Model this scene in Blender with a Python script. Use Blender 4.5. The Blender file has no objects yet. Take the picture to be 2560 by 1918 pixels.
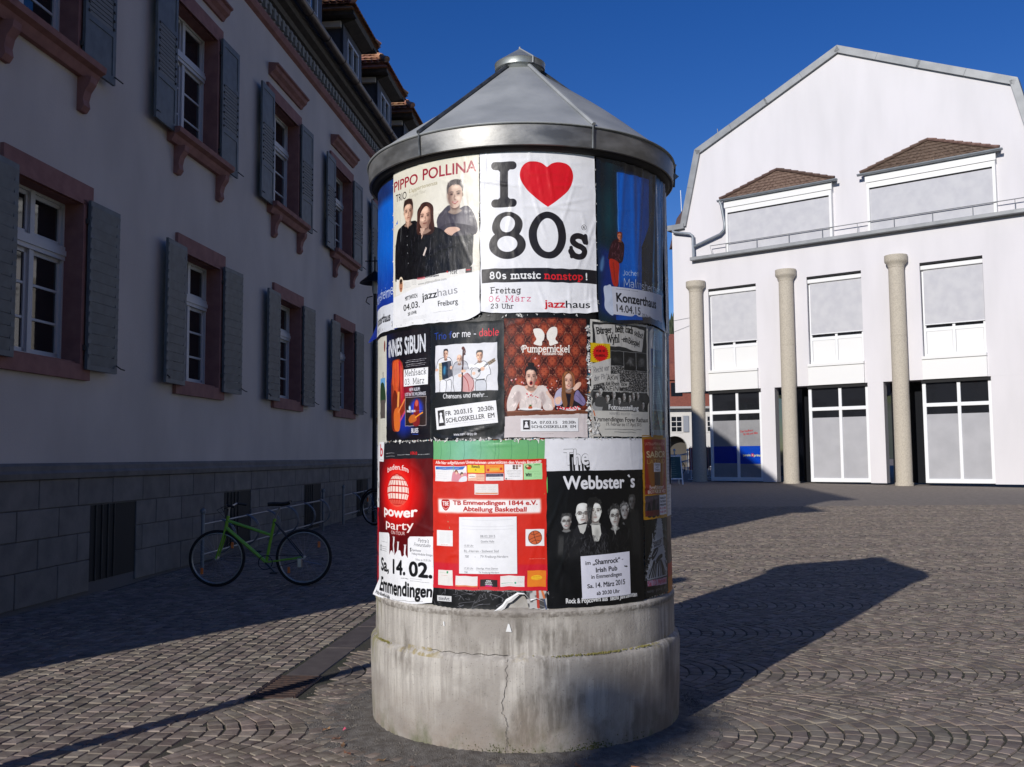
import bpy, bmesh, math, random
import numpy as np
from mathutils import Vector, Matrix
PI = math.pi; R_ = math.radians
sc = bpy.context.scene; COL = sc.collection
# ---------------------------------------------------------------- camera, sky, sun, exposure
cam_d = bpy.data.cameras.new('camera'); cam = bpy.data.objects.new('camera', cam_d); COL.objects.link(cam); sc.camera = cam
cam_d.sensor_fit = 'HORIZONTAL'; cam_d.sensor_width = 36; cam_d.lens = 36*2400/2560; cam_d.clip_start = .05; cam_d.clip_end = 4000
CAM_H, PITCH, ROLL = 1.56, .076, .008
cam.location = (0, 0, CAM_H); cam.rotation_mode = 'QUATERNION'
cam.rotation_quaternion = (Matrix.Rotation(PI/2+PITCH, 3, 'X') @ Matrix.Rotation(-ROLL, 3, 'Z')).to_quaternion()
SUN_AZ, SUN_EL = 33.0, 23.0        # shadows run 33 degrees right of straight ahead
wd = bpy.data.worlds.new('World'); sc.world = wd; wd.use_nodes = True; nt = wd.node_tree
sky = nt.nodes.new('ShaderNodeTexSky'); sky.sky_type = 'NISHITA'; sky.sun_disc = False
sky.sun_elevation = R_(SUN_EL); sky.sun_rotation = R_(180+SUN_AZ); sky.altitude = 1000; sky.air_density = 1.0; sky.dust_density = .0; sky.ozone_density = 3.0
hs_ = nt.nodes.new('ShaderNodeHueSaturation'); hs_.inputs['Saturation'].default_value = 1.33; hs_.inputs['Hue'].default_value = .52; nt.links.new(sky.outputs[0], hs_.inputs['Color'])
nt.links.new(hs_.outputs[0], nt.nodes['Background'].inputs[0]); nt.nodes['Background'].inputs[1].default_value = .092
sl = bpy.data.lights.new('sun', 'SUN'); sl.energy = 4.0; sl.angle = R_(.53); sl.color = (1, .955, .89)
so = bpy.data.objects.new('sun', sl); COL.objects.link(so)
_d = Vector((math.sin(R_(SUN_AZ))*math.cos(R_(SUN_EL)), math.cos(R_(SUN_AZ))*math.cos(R_(SUN_EL)), -math.sin(R_(SUN_EL))))
so.rotation_mode = 'QUATERNION'; so.rotation_quaternion = _d.to_track_quat('-Z', 'Y'); so.location = (-8, -12, 9)
sc.view_settings.view_transform = 'Standard'; sc.view_settings.look = 'None'; sc.view_settings.exposure = 0.0; sc.view_settings.gamma = 1; sc.view_settings.use_curve_mapping = False
sc.cycles.max_bounces = 6; sc.cycles.caustics_reflective = False; sc.cycles.caustics_refractive = False
rnd = random.Random(5)
# ---------------------------------------------------------------- helpers
def mat(name, c1, c2=None, rough=.8, nscale=4.0, detail=4, bump=0.0, bscale=40.0, metal=0.0, spec=.5, stretch=(1, 1, 1), contrast=(.35, .65), obj_rand=0.0, attr=None, rough2=None, coat=0.0):
    m = bpy.data.materials.new(name); m.use_nodes = True; n = m.node_tree.nodes; l = m.node_tree.links; b = n['Principled BSDF']
    b.inputs['Roughness'].default_value = rough; b.inputs['Metallic'].default_value = metal; b.inputs['Specular IOR Level'].default_value = spec; b.inputs['Coat Weight'].default_value = coat
    tc = n.new('ShaderNodeTexCoord'); mp = n.new('ShaderNodeMapping'); mp.inputs['Scale'].default_value = stretch; l.new(tc.outputs['Object'], mp.inputs[0])
    out = None
    if c2 is not None:
        t = n.new('ShaderNodeTexNoise'); t.inputs['Scale'].default_value = nscale; t.inputs['Detail'].default_value = detail; l.new(mp.outputs[0], t.inputs[0])
        r = n.new('ShaderNodeMapRange'); r.inputs[1].default_value = contrast[0]; r.inputs[2].default_value = contrast[1]; l.new(t.outputs[0], r.inputs[0])
        mx = n.new('ShaderNodeMix'); mx.data_type = 'RGBA'; mx.inputs[6].default_value = (*c1, 1); mx.inputs[7].default_value = (*c2, 1); l.new(r.outputs[0], mx.inputs[0]); out = mx.outputs[2]
        if rough2 is not None:
            rr = n.new('ShaderNodeMapRange'); rr.inputs[3].default_value = rough; rr.inputs[4].default_value = rough2; l.new(r.outputs[0], rr.inputs[0]); l.new(rr.outputs[0], b.inputs['Roughness'])
    else: b.inputs['Base Color'].default_value = (*c1, 1)
    if obj_rand or attr:
        oi = n.new('ShaderNodeObjectInfo'); v = oi.outputs['Random']
        if attr:
            at = n.new('ShaderNodeAttribute'); at.attribute_name = attr; ad = n.new('ShaderNodeMath'); ad.operation = 'ADD'; l.new(v, ad.inputs[0]); l.new(at.outputs['Fac'], ad.inputs[1])
            fr = n.new('ShaderNodeMath'); fr.operation = 'FRACT'; l.new(ad.outputs[0], fr.inputs[0]); v = fr.outputs[0]
        hs = n.new('ShaderNodeHueSaturation'); r2 = n.new('ShaderNodeMapRange'); r2.inputs[3].default_value = 1-obj_rand; r2.inputs[4].default_value = 1+obj_rand; l.new(v, r2.inputs[0]); l.new(r2.outputs[0], hs.inputs['Value'])
        m3 = n.new('ShaderNodeMath'); m3.operation = 'MULTIPLY'; m3.inputs[1].default_value = 7.31; l.new(v, m3.inputs[0]); f3 = n.new('ShaderNodeMath'); f3.operation = 'FRACT'; l.new(m3.outputs[0], f3.inputs[0])
        r3 = n.new('ShaderNodeMapRange'); r3.inputs[3].default_value = .5-.02*min(1, obj_rand*3); r3.inputs[4].default_value = .5+.02*min(1, obj_rand*3); l.new(f3.outputs[0], r3.inputs[0]); l.new(r3.outputs[0], hs.inputs['Hue'])
        if out is not None: l.new(out, hs.inputs['Color'])
        else: hs.inputs['Color'].default_value = (*c1, 1)
        out = hs.outputs[0]
    if out is not None: l.new(out, b.inputs['Base Color'])
    if bump:
        t2 = n.new('ShaderNodeTexNoise'); t2.inputs['Scale'].default_value = bscale; t2.inputs['Detail'].default_value = 6; l.new(mp.outputs[0], t2.inputs[0])
        bp = n.new('ShaderNodeBump'); bp.inputs['Strength'].default_value = 1; bp.inputs['Distance'].default_value = bump; l.new(t2.outputs[0], bp.inputs['Height']); l.new(bp.outputs[0], b.inputs['Normal'])
    return m
class MB:
    """collects vertices and faces of one mesh"""
    def __init__(s): s.v = []; s.f = []; s.uv = None
    def add(s, V, F):
        o = len(s.v); s.v += [tuple(p) for p in V]; s.f += [tuple(i+o for i in q) for q in F]; return s
    def box(s, x0, x1, y0, y1, z0, z1, M=None):
        V = [(x, y, z) for z in (z0, z1) for x, y in ((x0, y0), (x1, y0), (x1, y1), (x0, y1))]
        if M is not None: V = [tuple(M @ Vector(p)) for p in V]
        return s.add(V, [(3, 2, 1, 0), (4, 5, 6, 7), (0, 1, 5, 4), (1, 2, 6, 5), (2, 3, 7, 6), (3, 0, 4, 7)])
    def bev(s, x0, x1, y0, y1, z0, z1, b=.01, M=None):
        """box with its edges cut back (24 vertices)"""
        bm = bmesh.new(); bmesh.ops.create_cube(bm, size=1)
        for v in bm.verts: v.co = Vector(((x0+x1)/2+v.co.x*(x1-x0), (y0+y1)/2+v.co.y*(y1-y0), (z0+z1)/2+v.co.z*(z1-z0)))
        bmesh.ops.bevel(bm, geom=list(bm.edges), offset=min(b, .45*min(x1-x0, y1-y0, z1-z0)), segments=1, affect='EDGES')
        if M is not None: bm.transform(M)
        bm.verts.index_update(); s.add([v.co[:] for v in bm.verts], [[v.index for v in f.verts] for f in bm.faces]); bm.free(); return s
    def prism(s, P, a, b, axis='y', M=None):
        """outline P (2-D, any winding) pushed from a to b along an axis"""
        n = len(P)
        def pt(p, t): return {'y': (p[0], t, p[1]), 'x': (t, p[0], p[1]), 'z': (p[0], p[1], t)}[axis]
        V = [pt(p, a) for p in P]+[pt(p, b) for p in P]
        if M is not None: V = [tuple(M @ Vector(p)) for p in V]
        return s.add(V, [tuple(range(n)), tuple(range(2*n-1, n-1, -1))]+[(i, i+n, (i+1) % n+n, (i+1) % n) for i in range(n)])
    def tube(s, P, r, n=8, closed=False, cap=True, r2=None):
        P = [Vector(p) for p in P]; m = len(P); V = []; up = None
        for i, p in enumerate(P):
            if closed: d = P[(i+1) % m]-P[i-1]
            else: d = P[min(i+1, m-1)]-P[max(i-1, 0)]
            d.normalize()
            if up is None: up = Vector((0, 0, 1)) if abs(d.z) < .9 else Vector((1, 0, 0))
            a = d.cross(up); a.normalize(); b = a.cross(d); up = b
            q = r if r2 is None else r+(r2-r)*i/(m-1)
            for k in range(n): V.append(tuple(p+a*q*math.cos(2*PI*k/n)+b*q*math.sin(2*PI*k/n)))
        F = []; e = m if closed else m-1
        for i in range(e):
            j = (i+1) % m
            for k in range(n): F.append((i*n+k, i*n+(k+1) % n, j*n+(k+1) % n, j*n+k))
        if cap and not closed: F += [tuple(range(n-1, -1, -1)), tuple(range((m-1)*n, m*n))]
        return s.add(V, F)
    def lathe(s, prof, n=64, a0=0, a1=2*PI, c=(0, 0)):
        full = abs(a1-a0-2*PI) < 1e-6; m = n if full else n+1; V = []
        for r, z in prof:
            for k in range(m):
                a = a0+(a1-a0)*k/n; V.append((c[0]+r*math.sin(a), c[1]-r*math.cos(a), z))
        F = []
        for i in range(len(prof)-1):
            for k in range(n if full else n):
                k2 = (k+1) % m; F.append((i*m+k, i*m+k2, (i+1)*m+k2, (i+1)*m+k))
        return s.add(V, F)
    def build(s, name, m, parent=None, loc=None, smooth=False, kind=None, label=None):
        me = bpy.data.meshes.new(name); me.from_pydata(s.v, [], s.f); me.update()
        if m is not None: me.materials.append(m)
        if smooth: me.shade_smooth(); 
        o = bpy.data.objects.new(name, me); COL.objects.link(o)
        if smooth == 'auto': 
            me.set_sharp_from_angle(angle=R_(35))
        if parent is not None: o.parent = parent
        if loc: o.location = loc
        if kind: o['kind'] = kind
        if label: o['label'] = label
        return o
def thing(name, label, cat, loc=(0, 0, 0), rz=0.0, group=None):
    o = bpy.data.objects.new(name, None); COL.objects.link(o); o.location = loc; o.rotation_euler = (0, 0, rz); o.empty_display_size = .3
    o['label'] = label; o['category'] = cat
    if group: o['group'] = group
    return o
def tag(o, label, cat, group=None):
    o['label'] = label; o['category'] = cat
    if group: o['group'] = group
    return o
def dup(o, parent=None, loc=None):
    c = o.copy(); COL.objects.link(c)
    if parent is not None: c.parent = parent
    if loc is not None: c.location = loc
    for ch in list(o.children):
        dup(ch, c)
    return c
def gz(y): return .0145*max(0.0, y-12.0) if y < 60 else .0145*48
# ---------------------------------------------------------------- print painter (flat print of the posters, drawn in millimetres)
PXMM = 0.78
def _cov(w, h, loops, sub=4):
    """area coverage of closed loops (pixel units) on a w x h grid, winding clipped to 0..1"""
    a = []
    for L in loops:
        L = np.asarray(L, float)
        a.append(np.concatenate([L, np.roll(L, -1, 0)], 1))
    if not a: return np.zeros((h, w))
    e = np.concatenate(a)
    ys = (np.arange(h*sub)+0.5)/sub
    acc = np.zeros((h*sub, w+2))
    y0, y1 = e[:, 1], e[:, 3]
    keep = y0 != y1
    e = e[keep]; y0 = y0[keep]; y1 = y1[keep]
    lo = np.minimum(y0, y1); hi = np.maximum(y0, y1)
    i0 = np.clip(np.ceil(lo*sub-0.5).astype(int), 0, h*sub); i1 = np.clip(np.ceil(hi*sub-0.5).astype(int), 0, h*sub)
    n = np.maximum(i1-i0, 0); tot = int(n.sum())
    if tot == 0: return np.zeros((h, w))
    idx = np.repeat(np.arange(len(e)), n)
    off = np.arange(tot)-np.repeat(np.cumsum(n)-n, n)
    row = np.repeat(i0, n)+off
    yy = ys[row]; E_ = e[idx]
    x = E_[:, 0]+(yy-E_[:, 1])*(E_[:, 2]-E_[:, 0])/(E_[:, 3]-E_[:, 1])
    s = np.where(E_[:, 3] > E_[:, 1], 1.0, -1.0)
    x = np.clip(x, 0, w); fx = np.floor(x); fr = x-fx; fx = fx.astype(int)
    np.add.at(acc, (row, fx), s*(1-fr)); np.add.at(acc, (row, fx+1), s*fr)
    c = np.clip(np.abs(np.cumsum(acc, 1)[:, :w]), 0, 1)
    return c.reshape(h, sub, w).mean(1)
def _blur(a, r):
    r = int(round(r))
    if r < 1: return a
    for _ in range(2):
        for ax in (0, 1):
            p = [(0, 0)]*a.ndim; p[ax] = (r+1, r)
            c = np.cumsum(np.pad(a, p, mode='edge'), ax)
            n = a.shape[ax]
            s1 = [slice(None)]*a.ndim; s0 = [slice(None)]*a.ndim
            s1[ax] = slice(2*r+1, 2*r+1+n); s0[ax] = slice(0, n)
            a = (c[tuple(s1)]-c[tuple(s0)])/(2*r+1)
    return a
def _orient(L):
    L = np.asarray(L, float)
    ar = np.sum(L[:, 0]*np.roll(L[:, 1], -1)-np.roll(L[:, 0], -1)*L[:, 1])
    return L if ar > 0 else L[::-1]
def crom(P, n=6, closed=True):
    P = np.asarray(P, float); m = len(P); out = []
    rng_ = range(m) if closed else range(m-1)
    for i in rng_:
        if closed: a, b, c, d = P[i-1], P[i], P[(i+1) % m], P[(i+2) % m]
        else: a, b, c, d = P[max(i-1, 0)], P[i], P[i+1], P[min(i+2, m-1)]
        for k in range(n):
            t = k/n
            out.append(0.5*((2*b)+(-a+c)*t+(2*a-5*b+4*c-d)*t*t+(-a+3*b-3*c+d)*t**3))
    if not closed: out.append(P[-1])
    return np.array(out)
def arc(cx, cy, rx, ry, a0, a1, n=14):
    t = np.radians(np.linspace(a0, a1, n)); return [(cx+rx*math.cos(q), cy+ry*math.sin(q)) for q in t]
def stroke_loops(P, w):
    P = np.asarray(P, float); L = []
    r = w/2
    for a, b in zip(P[:-1], P[1:]):
        d = b-a; l = math.hypot(*d)
        if l < 1e-9: continue
        nrm = np.array([-d[1], d[0]])/l*r
        L.append(_orient([a+nrm, b+nrm, b-nrm, a-nrm]))
    k = 18 if w > 12 else 8
    t = np.arange(k)*2*math.pi/k
    for p in P: L.append(_orient(np.stack([p[0]+r*np.cos(t), p[1]+r*np.sin(t)], 1)))
    return L
# skeleton letters: width, strokes ; cap height 1, x-height .66
def _A(*a, **k): return arc(*a, **k)
X_ = .66
SK = {
 'a': (.52, [_A(.25, .2, .19, .2, 0, 360), [(.44, .42), (.44, 0)], _A(.25, .42, .19, .24, 0, 150)]),
 'b': (.56, [[(.1, 1), (.1, 0)], _A(.3, .33, .2, .33, 0, 360)]),
 'c': (.5, [_A(.28, .33, .21, .33, 50, 310)]),
 'd': (.56, [[(.46, 1), (.46, 0)], _A(.26, .33, .2, .33, 0, 360)]),
 'e': (.54, [[(.07, .36), (.47, .36)], _A(.27, .33, .2, .33, 0, 310)]),
 'f': (.36, [_A(.3, .8, .14, .2, 70, 180)+[(.16, 0)], [(.02, X_), (.32, X_)]]),
 'g': (.56, [_A(.26, .35, .19, .3, 0, 360), [(.46, .66), (.46, -.08)]+_A(.26, -.08, .2, .2, 0, -140)]),
 'h': (.56, [[(.1, 1), (.1, 0)], _A(.28, .44, .18, .22, 180, 0)+[(.46, 0)]]),
 'i': (.22, [[(.11, X_), (.11, 0)], [(.11, .9), (.11, .92)]]),
 'j': (.24, [[(.14, X_), (.14, -.1)]+_A(.0, -.1, .14, .16, 0, -90), [(.14, .9), (.14, .92)]]),
 'k': (.52, [[(.1, 1), (.1, 0)], [(.44, X_), (.12, .28)], [(.22, .38), (.46, 0)]]),
 'l': (.22, [[(.11, 1), (.11, 0)]]),
 'm': (.84, [[(.1, X_), (.1, 0)], _A(.26, .46, .16, .2, 180, 0)+[(.42, 0)], _A(.58, .46, .16, .2, 180, 0)+[(.74, 0)]]),
 'n': (.56, [[(.1, X_), (.1, 0)], _A(.28, .44, .18, .22, 180, 0)+[(.46, 0)]]),
 'o': (.56, [_A(.28, .33, .21, .33, 0, 360)]),
 'p': (.56, [[(.1, X_), (.1, -.3)], _A(.3, .33, .2, .33, 0, 360)]),
 'q': (.56, [[(.46, X_), (.46, -.3)], _A(.26, .33, .2, .33, 0, 360)]),
 'r': (.4, [[(.1, X_), (.1, 0)], _A(.28, .44, .18, .22, 180, 50)]),
 's': (.46, [_A(.23, .5, .16, .16, 40, 270, n=12)+_A(.23, .17, .17, .17, 90, -140, n=12)]),
 't': (.36, [[(.15, .9), (.15, .14)]+_A(.27, .14, .12, .14, 180, 290), [(.02, X_), (.32, X_)]]),
 'u': (.56, [[(.1, X_), (.1, .22)]+_A(.28, .22, .18, .22, 180, 360), [(.46, X_), (.46, 0)]]),
 'v': (.5, [[(.05, X_), (.25, 0), (.45, X_)]]),
 'w': (.76, [[(.05, X_), (.2, 0), (.38, .6), (.56, 0), (.71, X_)]]),
 'x': (.5, [[(.05, X_), (.45, 0)], [(.45, X_), (.05, 0)]]),
 'y': (.5, [[(.05, X_), (.25, 0)], [(.46, X_), (.2, -.2), (.06, -.3)]]),
 'z': (.5, [[(.06, X_), (.44, X_), (.06, 0), (.45, 0)]]),
 'A': (.74, [[(.05, 0), (.37, 1), (.69, 0)], [(.17, .35), (.57, .35)]]),
 'B': (.66, [[(.1, 0), (.1, 1)], [(.1, 1)]+_A(.32, .76, .22, .24, 90, -90)+[(.1, .52)], [(.32, .52)]+_A(.34, .26, .24, .26, 90, -90)+[(.1, 0)]]),
 'C': (.72, [_A(.4, .5, .32, .5, 50, 310)]),
 'D': (.72, [[(.1, 0), (.1, 1)]+_A(.3, .5, .34, .5, 90, -90)+[(.1, 0)]]),
 'E': (.6, [[(.54, 1), (.1, 1), (.1, 0), (.55, 0)], [(.1, .52), (.48, .52)]]),
 'F': (.58, [[(.54, 1), (.12, 1)], [(.12, 1), (.12, 0)], [(.12, .5), (.46, .5)]]),
 'G': (.74, [_A(.4, .5, .32, .5, 50, 350)+[(.71, .46), (.46, .46)]]), 'H': (.72, [[(.1, 0), (.1, 1)], [(.62, 0), (.62, 1)], [(.1, .52), (.62, .52)]]), 'V': (.7, [[(.05, 1), (.35, 0), (.65, 1)]]),
 'I': (.3, [[(.15, 0), (.15, 1)]]),
 'J': (.46, [[(.36, 1), (.36, .2)]+_A(.2, .2, .16, .2, 0, -160)]),
 'K': (.66, [[(.1, 0), (.1, 1)], [(.58, 1), (.12, .45)], [(.26, .6), (.6, 0)]]),
 'L': (.56, [[(.1, 1), (.1, 0), (.5, 0)]]),
 'M': (.84, [[(.1, 0), (.1, 1)], [(.1, 1), (.42, .2), (.74, 1)], [(.74, 1), (.74, 0)]]),
 'N': (.74, [[(.1, 0), (.1, 1)], [(.1, 1), (.64, 0)], [(.64, 0), (.64, 1)]]),
 'O': (.78, [_A(.39, .5, .33, .5, 0, 360)]),
 'P': (.62, [[(.1, 0), (.1, 1)], [(.1, 1)]+_A(.32, .74, .24, .26, 90, -90)+[(.1, .48)]]),
 'R': (.68, [[(.1, 0), (.1, 1)], [(.1, 1)]+_A(.32, .74, .24, .26, 90, -90)+[(.1, .48)], [(.3, .48), (.6, 0)]]),
 'S': (.6, [_A(.3, .75, .22, .25, 30, 270, n=12)+_A(.3, .25, .24, .25, 90, -150, n=12)]),
 'T': (.64, [[(.03, 1), (.61, 1)], [(.32, 1), (.32, 0)]]),
 'U': (.7, [[(.1, 1), (.1, .3)]+_A(.35, .3, .25, .3, 180, 360)+[(.6, 1)]]),
 'W': (1.0, [[(.04, 1), (.26, 0), (.5, .9), (.74, 0), (.96, 1)]]),
 'X': (.66, [[(.06, 1), (.6, 0)], [(.6, 1), (.06, 0)]]),
 '0': (.6, [_A(.3, .5, .22, .5, 0, 360)]),
 '1': (.5, [[(.12, .78), (.28, 1), (.28, 0)]]),
 '2': (.58, [_A(.28, .74, .2, .26, 170, -20)+[(.08, 0), (.5, 0)]]),
 '3': (.58, [_A(.26, .76, .19, .24, 150, -90)+_A(.27, .26, .22, .26, 90, -150)]),
 '4': (.6, [[(.42, 0), (.42, 1), (.06, .3), (.54, .3)]]),
 '5': (.58, [[(.46, 1), (.14, 1), (.12, .56)]+_A(.27, .31, .22, .31, 120, -140)]),
 '6': (.58, [_A(.28, .3, .2, .3, 0, 360), _A(.42, .3, .34, .7, 180, 100)]),
 '7': (.56, [[(.06, 1), (.5, 1), (.22, 0)]]),
 '8': (.6, [_A(.3, .75, .18, .25, 0, 360), _A(.3, .26, .23, .26, 0, 360)]),
 '9': (.58, [_A(.3, .7, .2, .3, 0, 360), _A(.16, .7, .34, .7, 0, -80)]),
 '.': (.22, [[(.11, .02), (.11, .03)]]), ',': (.22, [[(.12, .03), (.07, -.16)]]), '-': (.44, [[(.08, .36), (.36, .36)]]),
 '!': (.26, [[(.13, 1), (.13, .3)], [(.13, .02), (.13, .03)]]), ' ': (.34, []), "'": (.18, [[(.09, 1), (.08, .82)]]),
}
for _l, _b in (('ä', 'a'), ('ö', 'o'), ('ü', 'u')):
    _w, _s = SK[_b]; SK[_l] = (_w, _s+[[(_w*.3, .88), (_w*.3, .89)], [(_w*.7, .88), (_w*.7, .89)]])
def sk_layout(s, slab=0.0, gap=.04, jit=0, rs=None):
    x = 0; out = []
    for ch in s:
        w, st = SK.get(ch, SK['o'])
        dy = rs.normal(0, jit) if (jit and rs is not None) else 0
        for p in st:
            P = np.array(p, float)
            if slab:
                for i, j in ((0, 1), (-1, -2)):
                    if len(P) > 1 and ch not in '.,-!\'ä ' :
                        d = P[j]-P[i]
                        if abs(d[1]) > 1.6*abs(d[0]) and abs(d[1]) > .12 and min(abs(P[i][1]-q) for q in (0, X_, 1, -.3)) < .02:
                            e = P[i]
                            out.append(np.array([(x+e[0]-slab, e[1]), (x+e[0]+slab, e[1])]))
            out.append(P+np.array([x, dy]))
        x += w+gap+slab*.9
    return out, x-gap
_TXT = {}
def txt_tris(s, bold):
    """outline of a line of text in Blender's built-in font, as small loops (unit: cap height about .73)"""
    key = (s, bold)
    if key in _TXT: return _TXT[key]
    cu = bpy.data.curves.new('lettering', 'FONT'); cu.body = s; cu.resolution_u = 4; cu.dimensions = '2D'; cu.fill_mode = 'BOTH'
    ob = bpy.data.objects.new('lettering', cu); bpy.context.scene.collection.objects.link(ob)
    dg = bpy.context.evaluated_depsgraph_get(); dg.update()
    me = ob.evaluated_get(dg).to_mesh(); me.calc_loop_triangles()
    co = np.empty(len(me.vertices)*3); me.vertices.foreach_get('co', co); co = co.reshape(-1, 3)[:, :2]
    tr = np.empty(len(me.loop_triangles)*3, int); me.loop_triangles.foreach_get('vertices', tr); tr = tr.reshape(-1, 3)
    T = co[tr] if len(tr) else np.zeros((0, 3, 2))
    ar = (T[:, 1, 0]-T[:, 0, 0])*(T[:, 2, 1]-T[:, 0, 1])-(T[:, 2, 0]-T[:, 0, 0])*(T[:, 1, 1]-T[:, 0, 1])
    T[ar < 0] = T[ar < 0][:, ::-1]
    if bold > 0 and len(T):      # heavier weight: the outline laid over itself, shifted all round
        T = np.concatenate([T]+[T+bold*np.array([math.cos(q), math.sin(q)]) for q in np.arange(8)*math.pi/4])
    ob.evaluated_get(dg).to_mesh_clear(); bpy.data.objects.remove(ob); bpy.data.curves.remove(cu)
    _TXT[key] = T
    return T
class Paper:
    def __init__(s, w, h, bg=(1, 1, 1), px=PXMM, seed=1):
        s.w, s.h, s.k = w, h, px; s.W, s.H = int(round(w*px)), int(round(h*px))
        s.a = np.empty((s.H, s.W, 3)); s.a[:] = bg; s.rs = np.random.RandomState(seed)
    def _put(s, loops, col, a=1.0, soft=0.0, mult=None):
        if not loops: return
        L = [np.asarray(l, float)*s.k for l in loops]
        al = np.concatenate(L); pad = 2+int(3*soft*s.k)
        x0, y0 = np.floor(al.min(0)).astype(int)-pad; x1, y1 = np.ceil(al.max(0)).astype(int)+pad
        x0, y0, x1, y1 = max(x0, 0), max(y0, 0), min(x1, s.W), min(y1, s.H)
        if x1 <= x0 or y1 <= y0: return
        c = _cov(x1-x0, y1-y0, [l-np.array([x0, y0]) for l in L])
        if soft: c = _blur(c, soft*s.k)
        c = (c*a)[..., None]
        R = s.a[y0:y1, x0:x1]
        s.a[y0:y1, x0:x1] = R*(1-c)+np.asarray(col, float)*c
    def poly(s, P, col, a=1, soft=0): s._put([_orient(P)], col, a, soft)
    def blob(s, P, col, a=1, soft=0): s._put([_orient(crom(P))], col, a, soft)
    def rect(s, x0, y0, x1, y1, col, a=1, soft=0): s.poly([(x0, y0), (x1, y0), (x1, y1), (x0, y1)], col, a, soft)
    def ell(s, cx, cy, rx, ry, col, a=1, soft=0, rot=0):
        t = np.arange(40)*2*math.pi/40; c, n = math.cos(rot), math.sin(rot)
        x = rx*np.cos(t); y = ry*np.sin(t)
        s.poly(np.stack([cx+x*c-y*n, cy+x*n+y*c], 1), col, a, soft)
    def ring(s, cx, cy, rx, ry, ix, iy, col, icy=None):
        t = np.arange(60)*2*math.pi/60; icy = cy if icy is None else icy
        s._put([_orient(np.stack([cx+rx*np.cos(t), cy+ry*np.sin(t)], 1)), _orient(np.stack([cx+ix*np.cos(t), icy+iy*np.sin(t)], 1))[::-1]], col)
    def line(s, P, w, col, a=1, soft=0, smooth=False):
        if smooth: P = crom(P, 5, False)
        s._put(stroke_loops(P, w), col, a, soft)
    def _warp(s, L, x, y, sx, sy, rot, shear, bend):
        c, n = math.cos(rot), math.sin(rot); out = []
        for l in L:
            l = np.asarray(l, float); X = l[:, 0]*sx+l[:, 1]*sy*shear; Y = -l[:, 1]*sy
            if bend: Y = Y+bend(X)
            out.append(_orient(np.stack([x+X*c-Y*n, y+X*n+Y*c], 1)))
        return out
    def text(s, t, x, y, w, h, col, bold=0.0, rot=0, shear=0, a=1, bend=None, soft=0, outline=None):
        """t from x on, on base line y, w mm wide, capitals h mm high, in the built-in sans"""
        T = txt_tris(t, bold)
        if not len(T): return
        mn = T[..., 0].min(); mx = T[..., 0].max()
        T = T-np.array([mn, 0])
        sx = w/(mx-mn); sy = h/.729
        s._put(s._warp(list(T), x, y, sx, sy, rot, shear, bend), col, a, soft)
    def sk(s, t, x, y, w, h, col, wt=.12, slab=0.0, rot=0, shear=0, a=1, bend=None, gap=.04, jit=0):
        """the same in a drawn letter: wt = stroke weight in parts of the height, slab = half length of the serifs"""
        st, tot = sk_layout(t, slab, gap, jit, s.rs)
        sx = w/tot; L = []
        c, n = math.cos(rot), math.sin(rot)
        for P in st:
            X = P[:, 0]*sx+P[:, 1]*h*shear; Y = -P[:, 1]*h
            if bend: Y = Y+bend(X)
            L += stroke_loops(np.stack([x+X*c-Y*n, y+X*n+Y*c], 1), wt*h)
        s._put(L, col, a)
    def greek(s, x, y, w, col, h=3.0, a=.7, rot=0):
        """a line of print too small to read"""
        q = x; c, n = math.cos(rot), math.sin(rot)
        while q < x+w:
            l = s.rs.uniform(4, 13); e = min(q+l, x+w)
            s.line([(x+(q-x)*c, y+(q-x)*n), (x+(e-x)*c, y+(e-x)*n)], h*.55, col, a*s.rs.uniform(.6, 1))
            q += l+s.rs.uniform(2, 4)
    def yy(s): return (np.arange(s.H)+.5)[:, None]/s.k
    def xx(s): return (np.arange(s.W)+.5)[None, :]/s.k
    def field(s, m, col, a=1):
        m = np.clip(m, 0, 1)[..., None]*a; s.a = s.a*(1-m)+np.asarray(col, float)*m
    def noise(s, cell, seed=0):
        rs = np.random.RandomState(seed+7); gh = int(s.h/cell)+3; gw = int(s.w/cell)+3
        g = rs.rand(gh, gw); Y = (np.arange(s.H)/s.k/cell); X = (np.arange(s.W)/s.k/cell)
        yi = Y.astype(int); xi = X.astype(int); fy = (Y-yi)[:, None]; fx = (X-xi)[None, :]
        fy = fy*fy*(3-2*fy); fx = fx*fx*(3-2*fx)
        return (g[yi][:, xi]*(1-fy)*(1-fx)+g[yi][:, xi+1]*(1-fy)*fx+g[yi+1][:, xi]*fy*(1-fx)+g[yi+1][:, xi+1]*fy*fx)
    def scuffs(s, n, col=(.92, .92, .92), big=8, a=.7):
        for _ in range(n):
            x, y = s.rs.uniform(0, s.w), s.rs.uniform(0, s.h); l = s.rs.exponential(big); t = s.rs.uniform(0, 6.3)
            s.line([(x, y), (x+l*math.cos(t), y+l*math.sin(t))], s.rs.uniform(.5, 1.6), col, a*s.rs.uniform(.2, 1))
    def person(s, cx, top, w, h, skin, hair, coat=None, style='short', light=1, glasses=False, shade=.5, tilt=0.0, bw=False, mouth='closed', beard=0):
        """printed portrait head: cx, top of hair, width and height of the head in mm; light = lit side (+1 right)"""
        K = np.array(skin, float); hr = np.array(hair, float); cy = top+h*.54; dk = K*np.array([.42, .34, .32]); lt = np.minimum(K*1.16+.03, 1)
        def X(t): return cx+t*w
        def Y(t): return top+t*h
        if style == 'long':
            s.blob([(X(-.5), Y(.2)), (X(0), Y(-.03)), (X(.5), Y(.15)), (X(.56), Y(.6)), (X(.62), Y(1.1)), (X(.3), Y(1.25)), (X(-.35), Y(1.2)), (X(-.58), Y(1.08)), (X(-.55), Y(.6))], hr)
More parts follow.
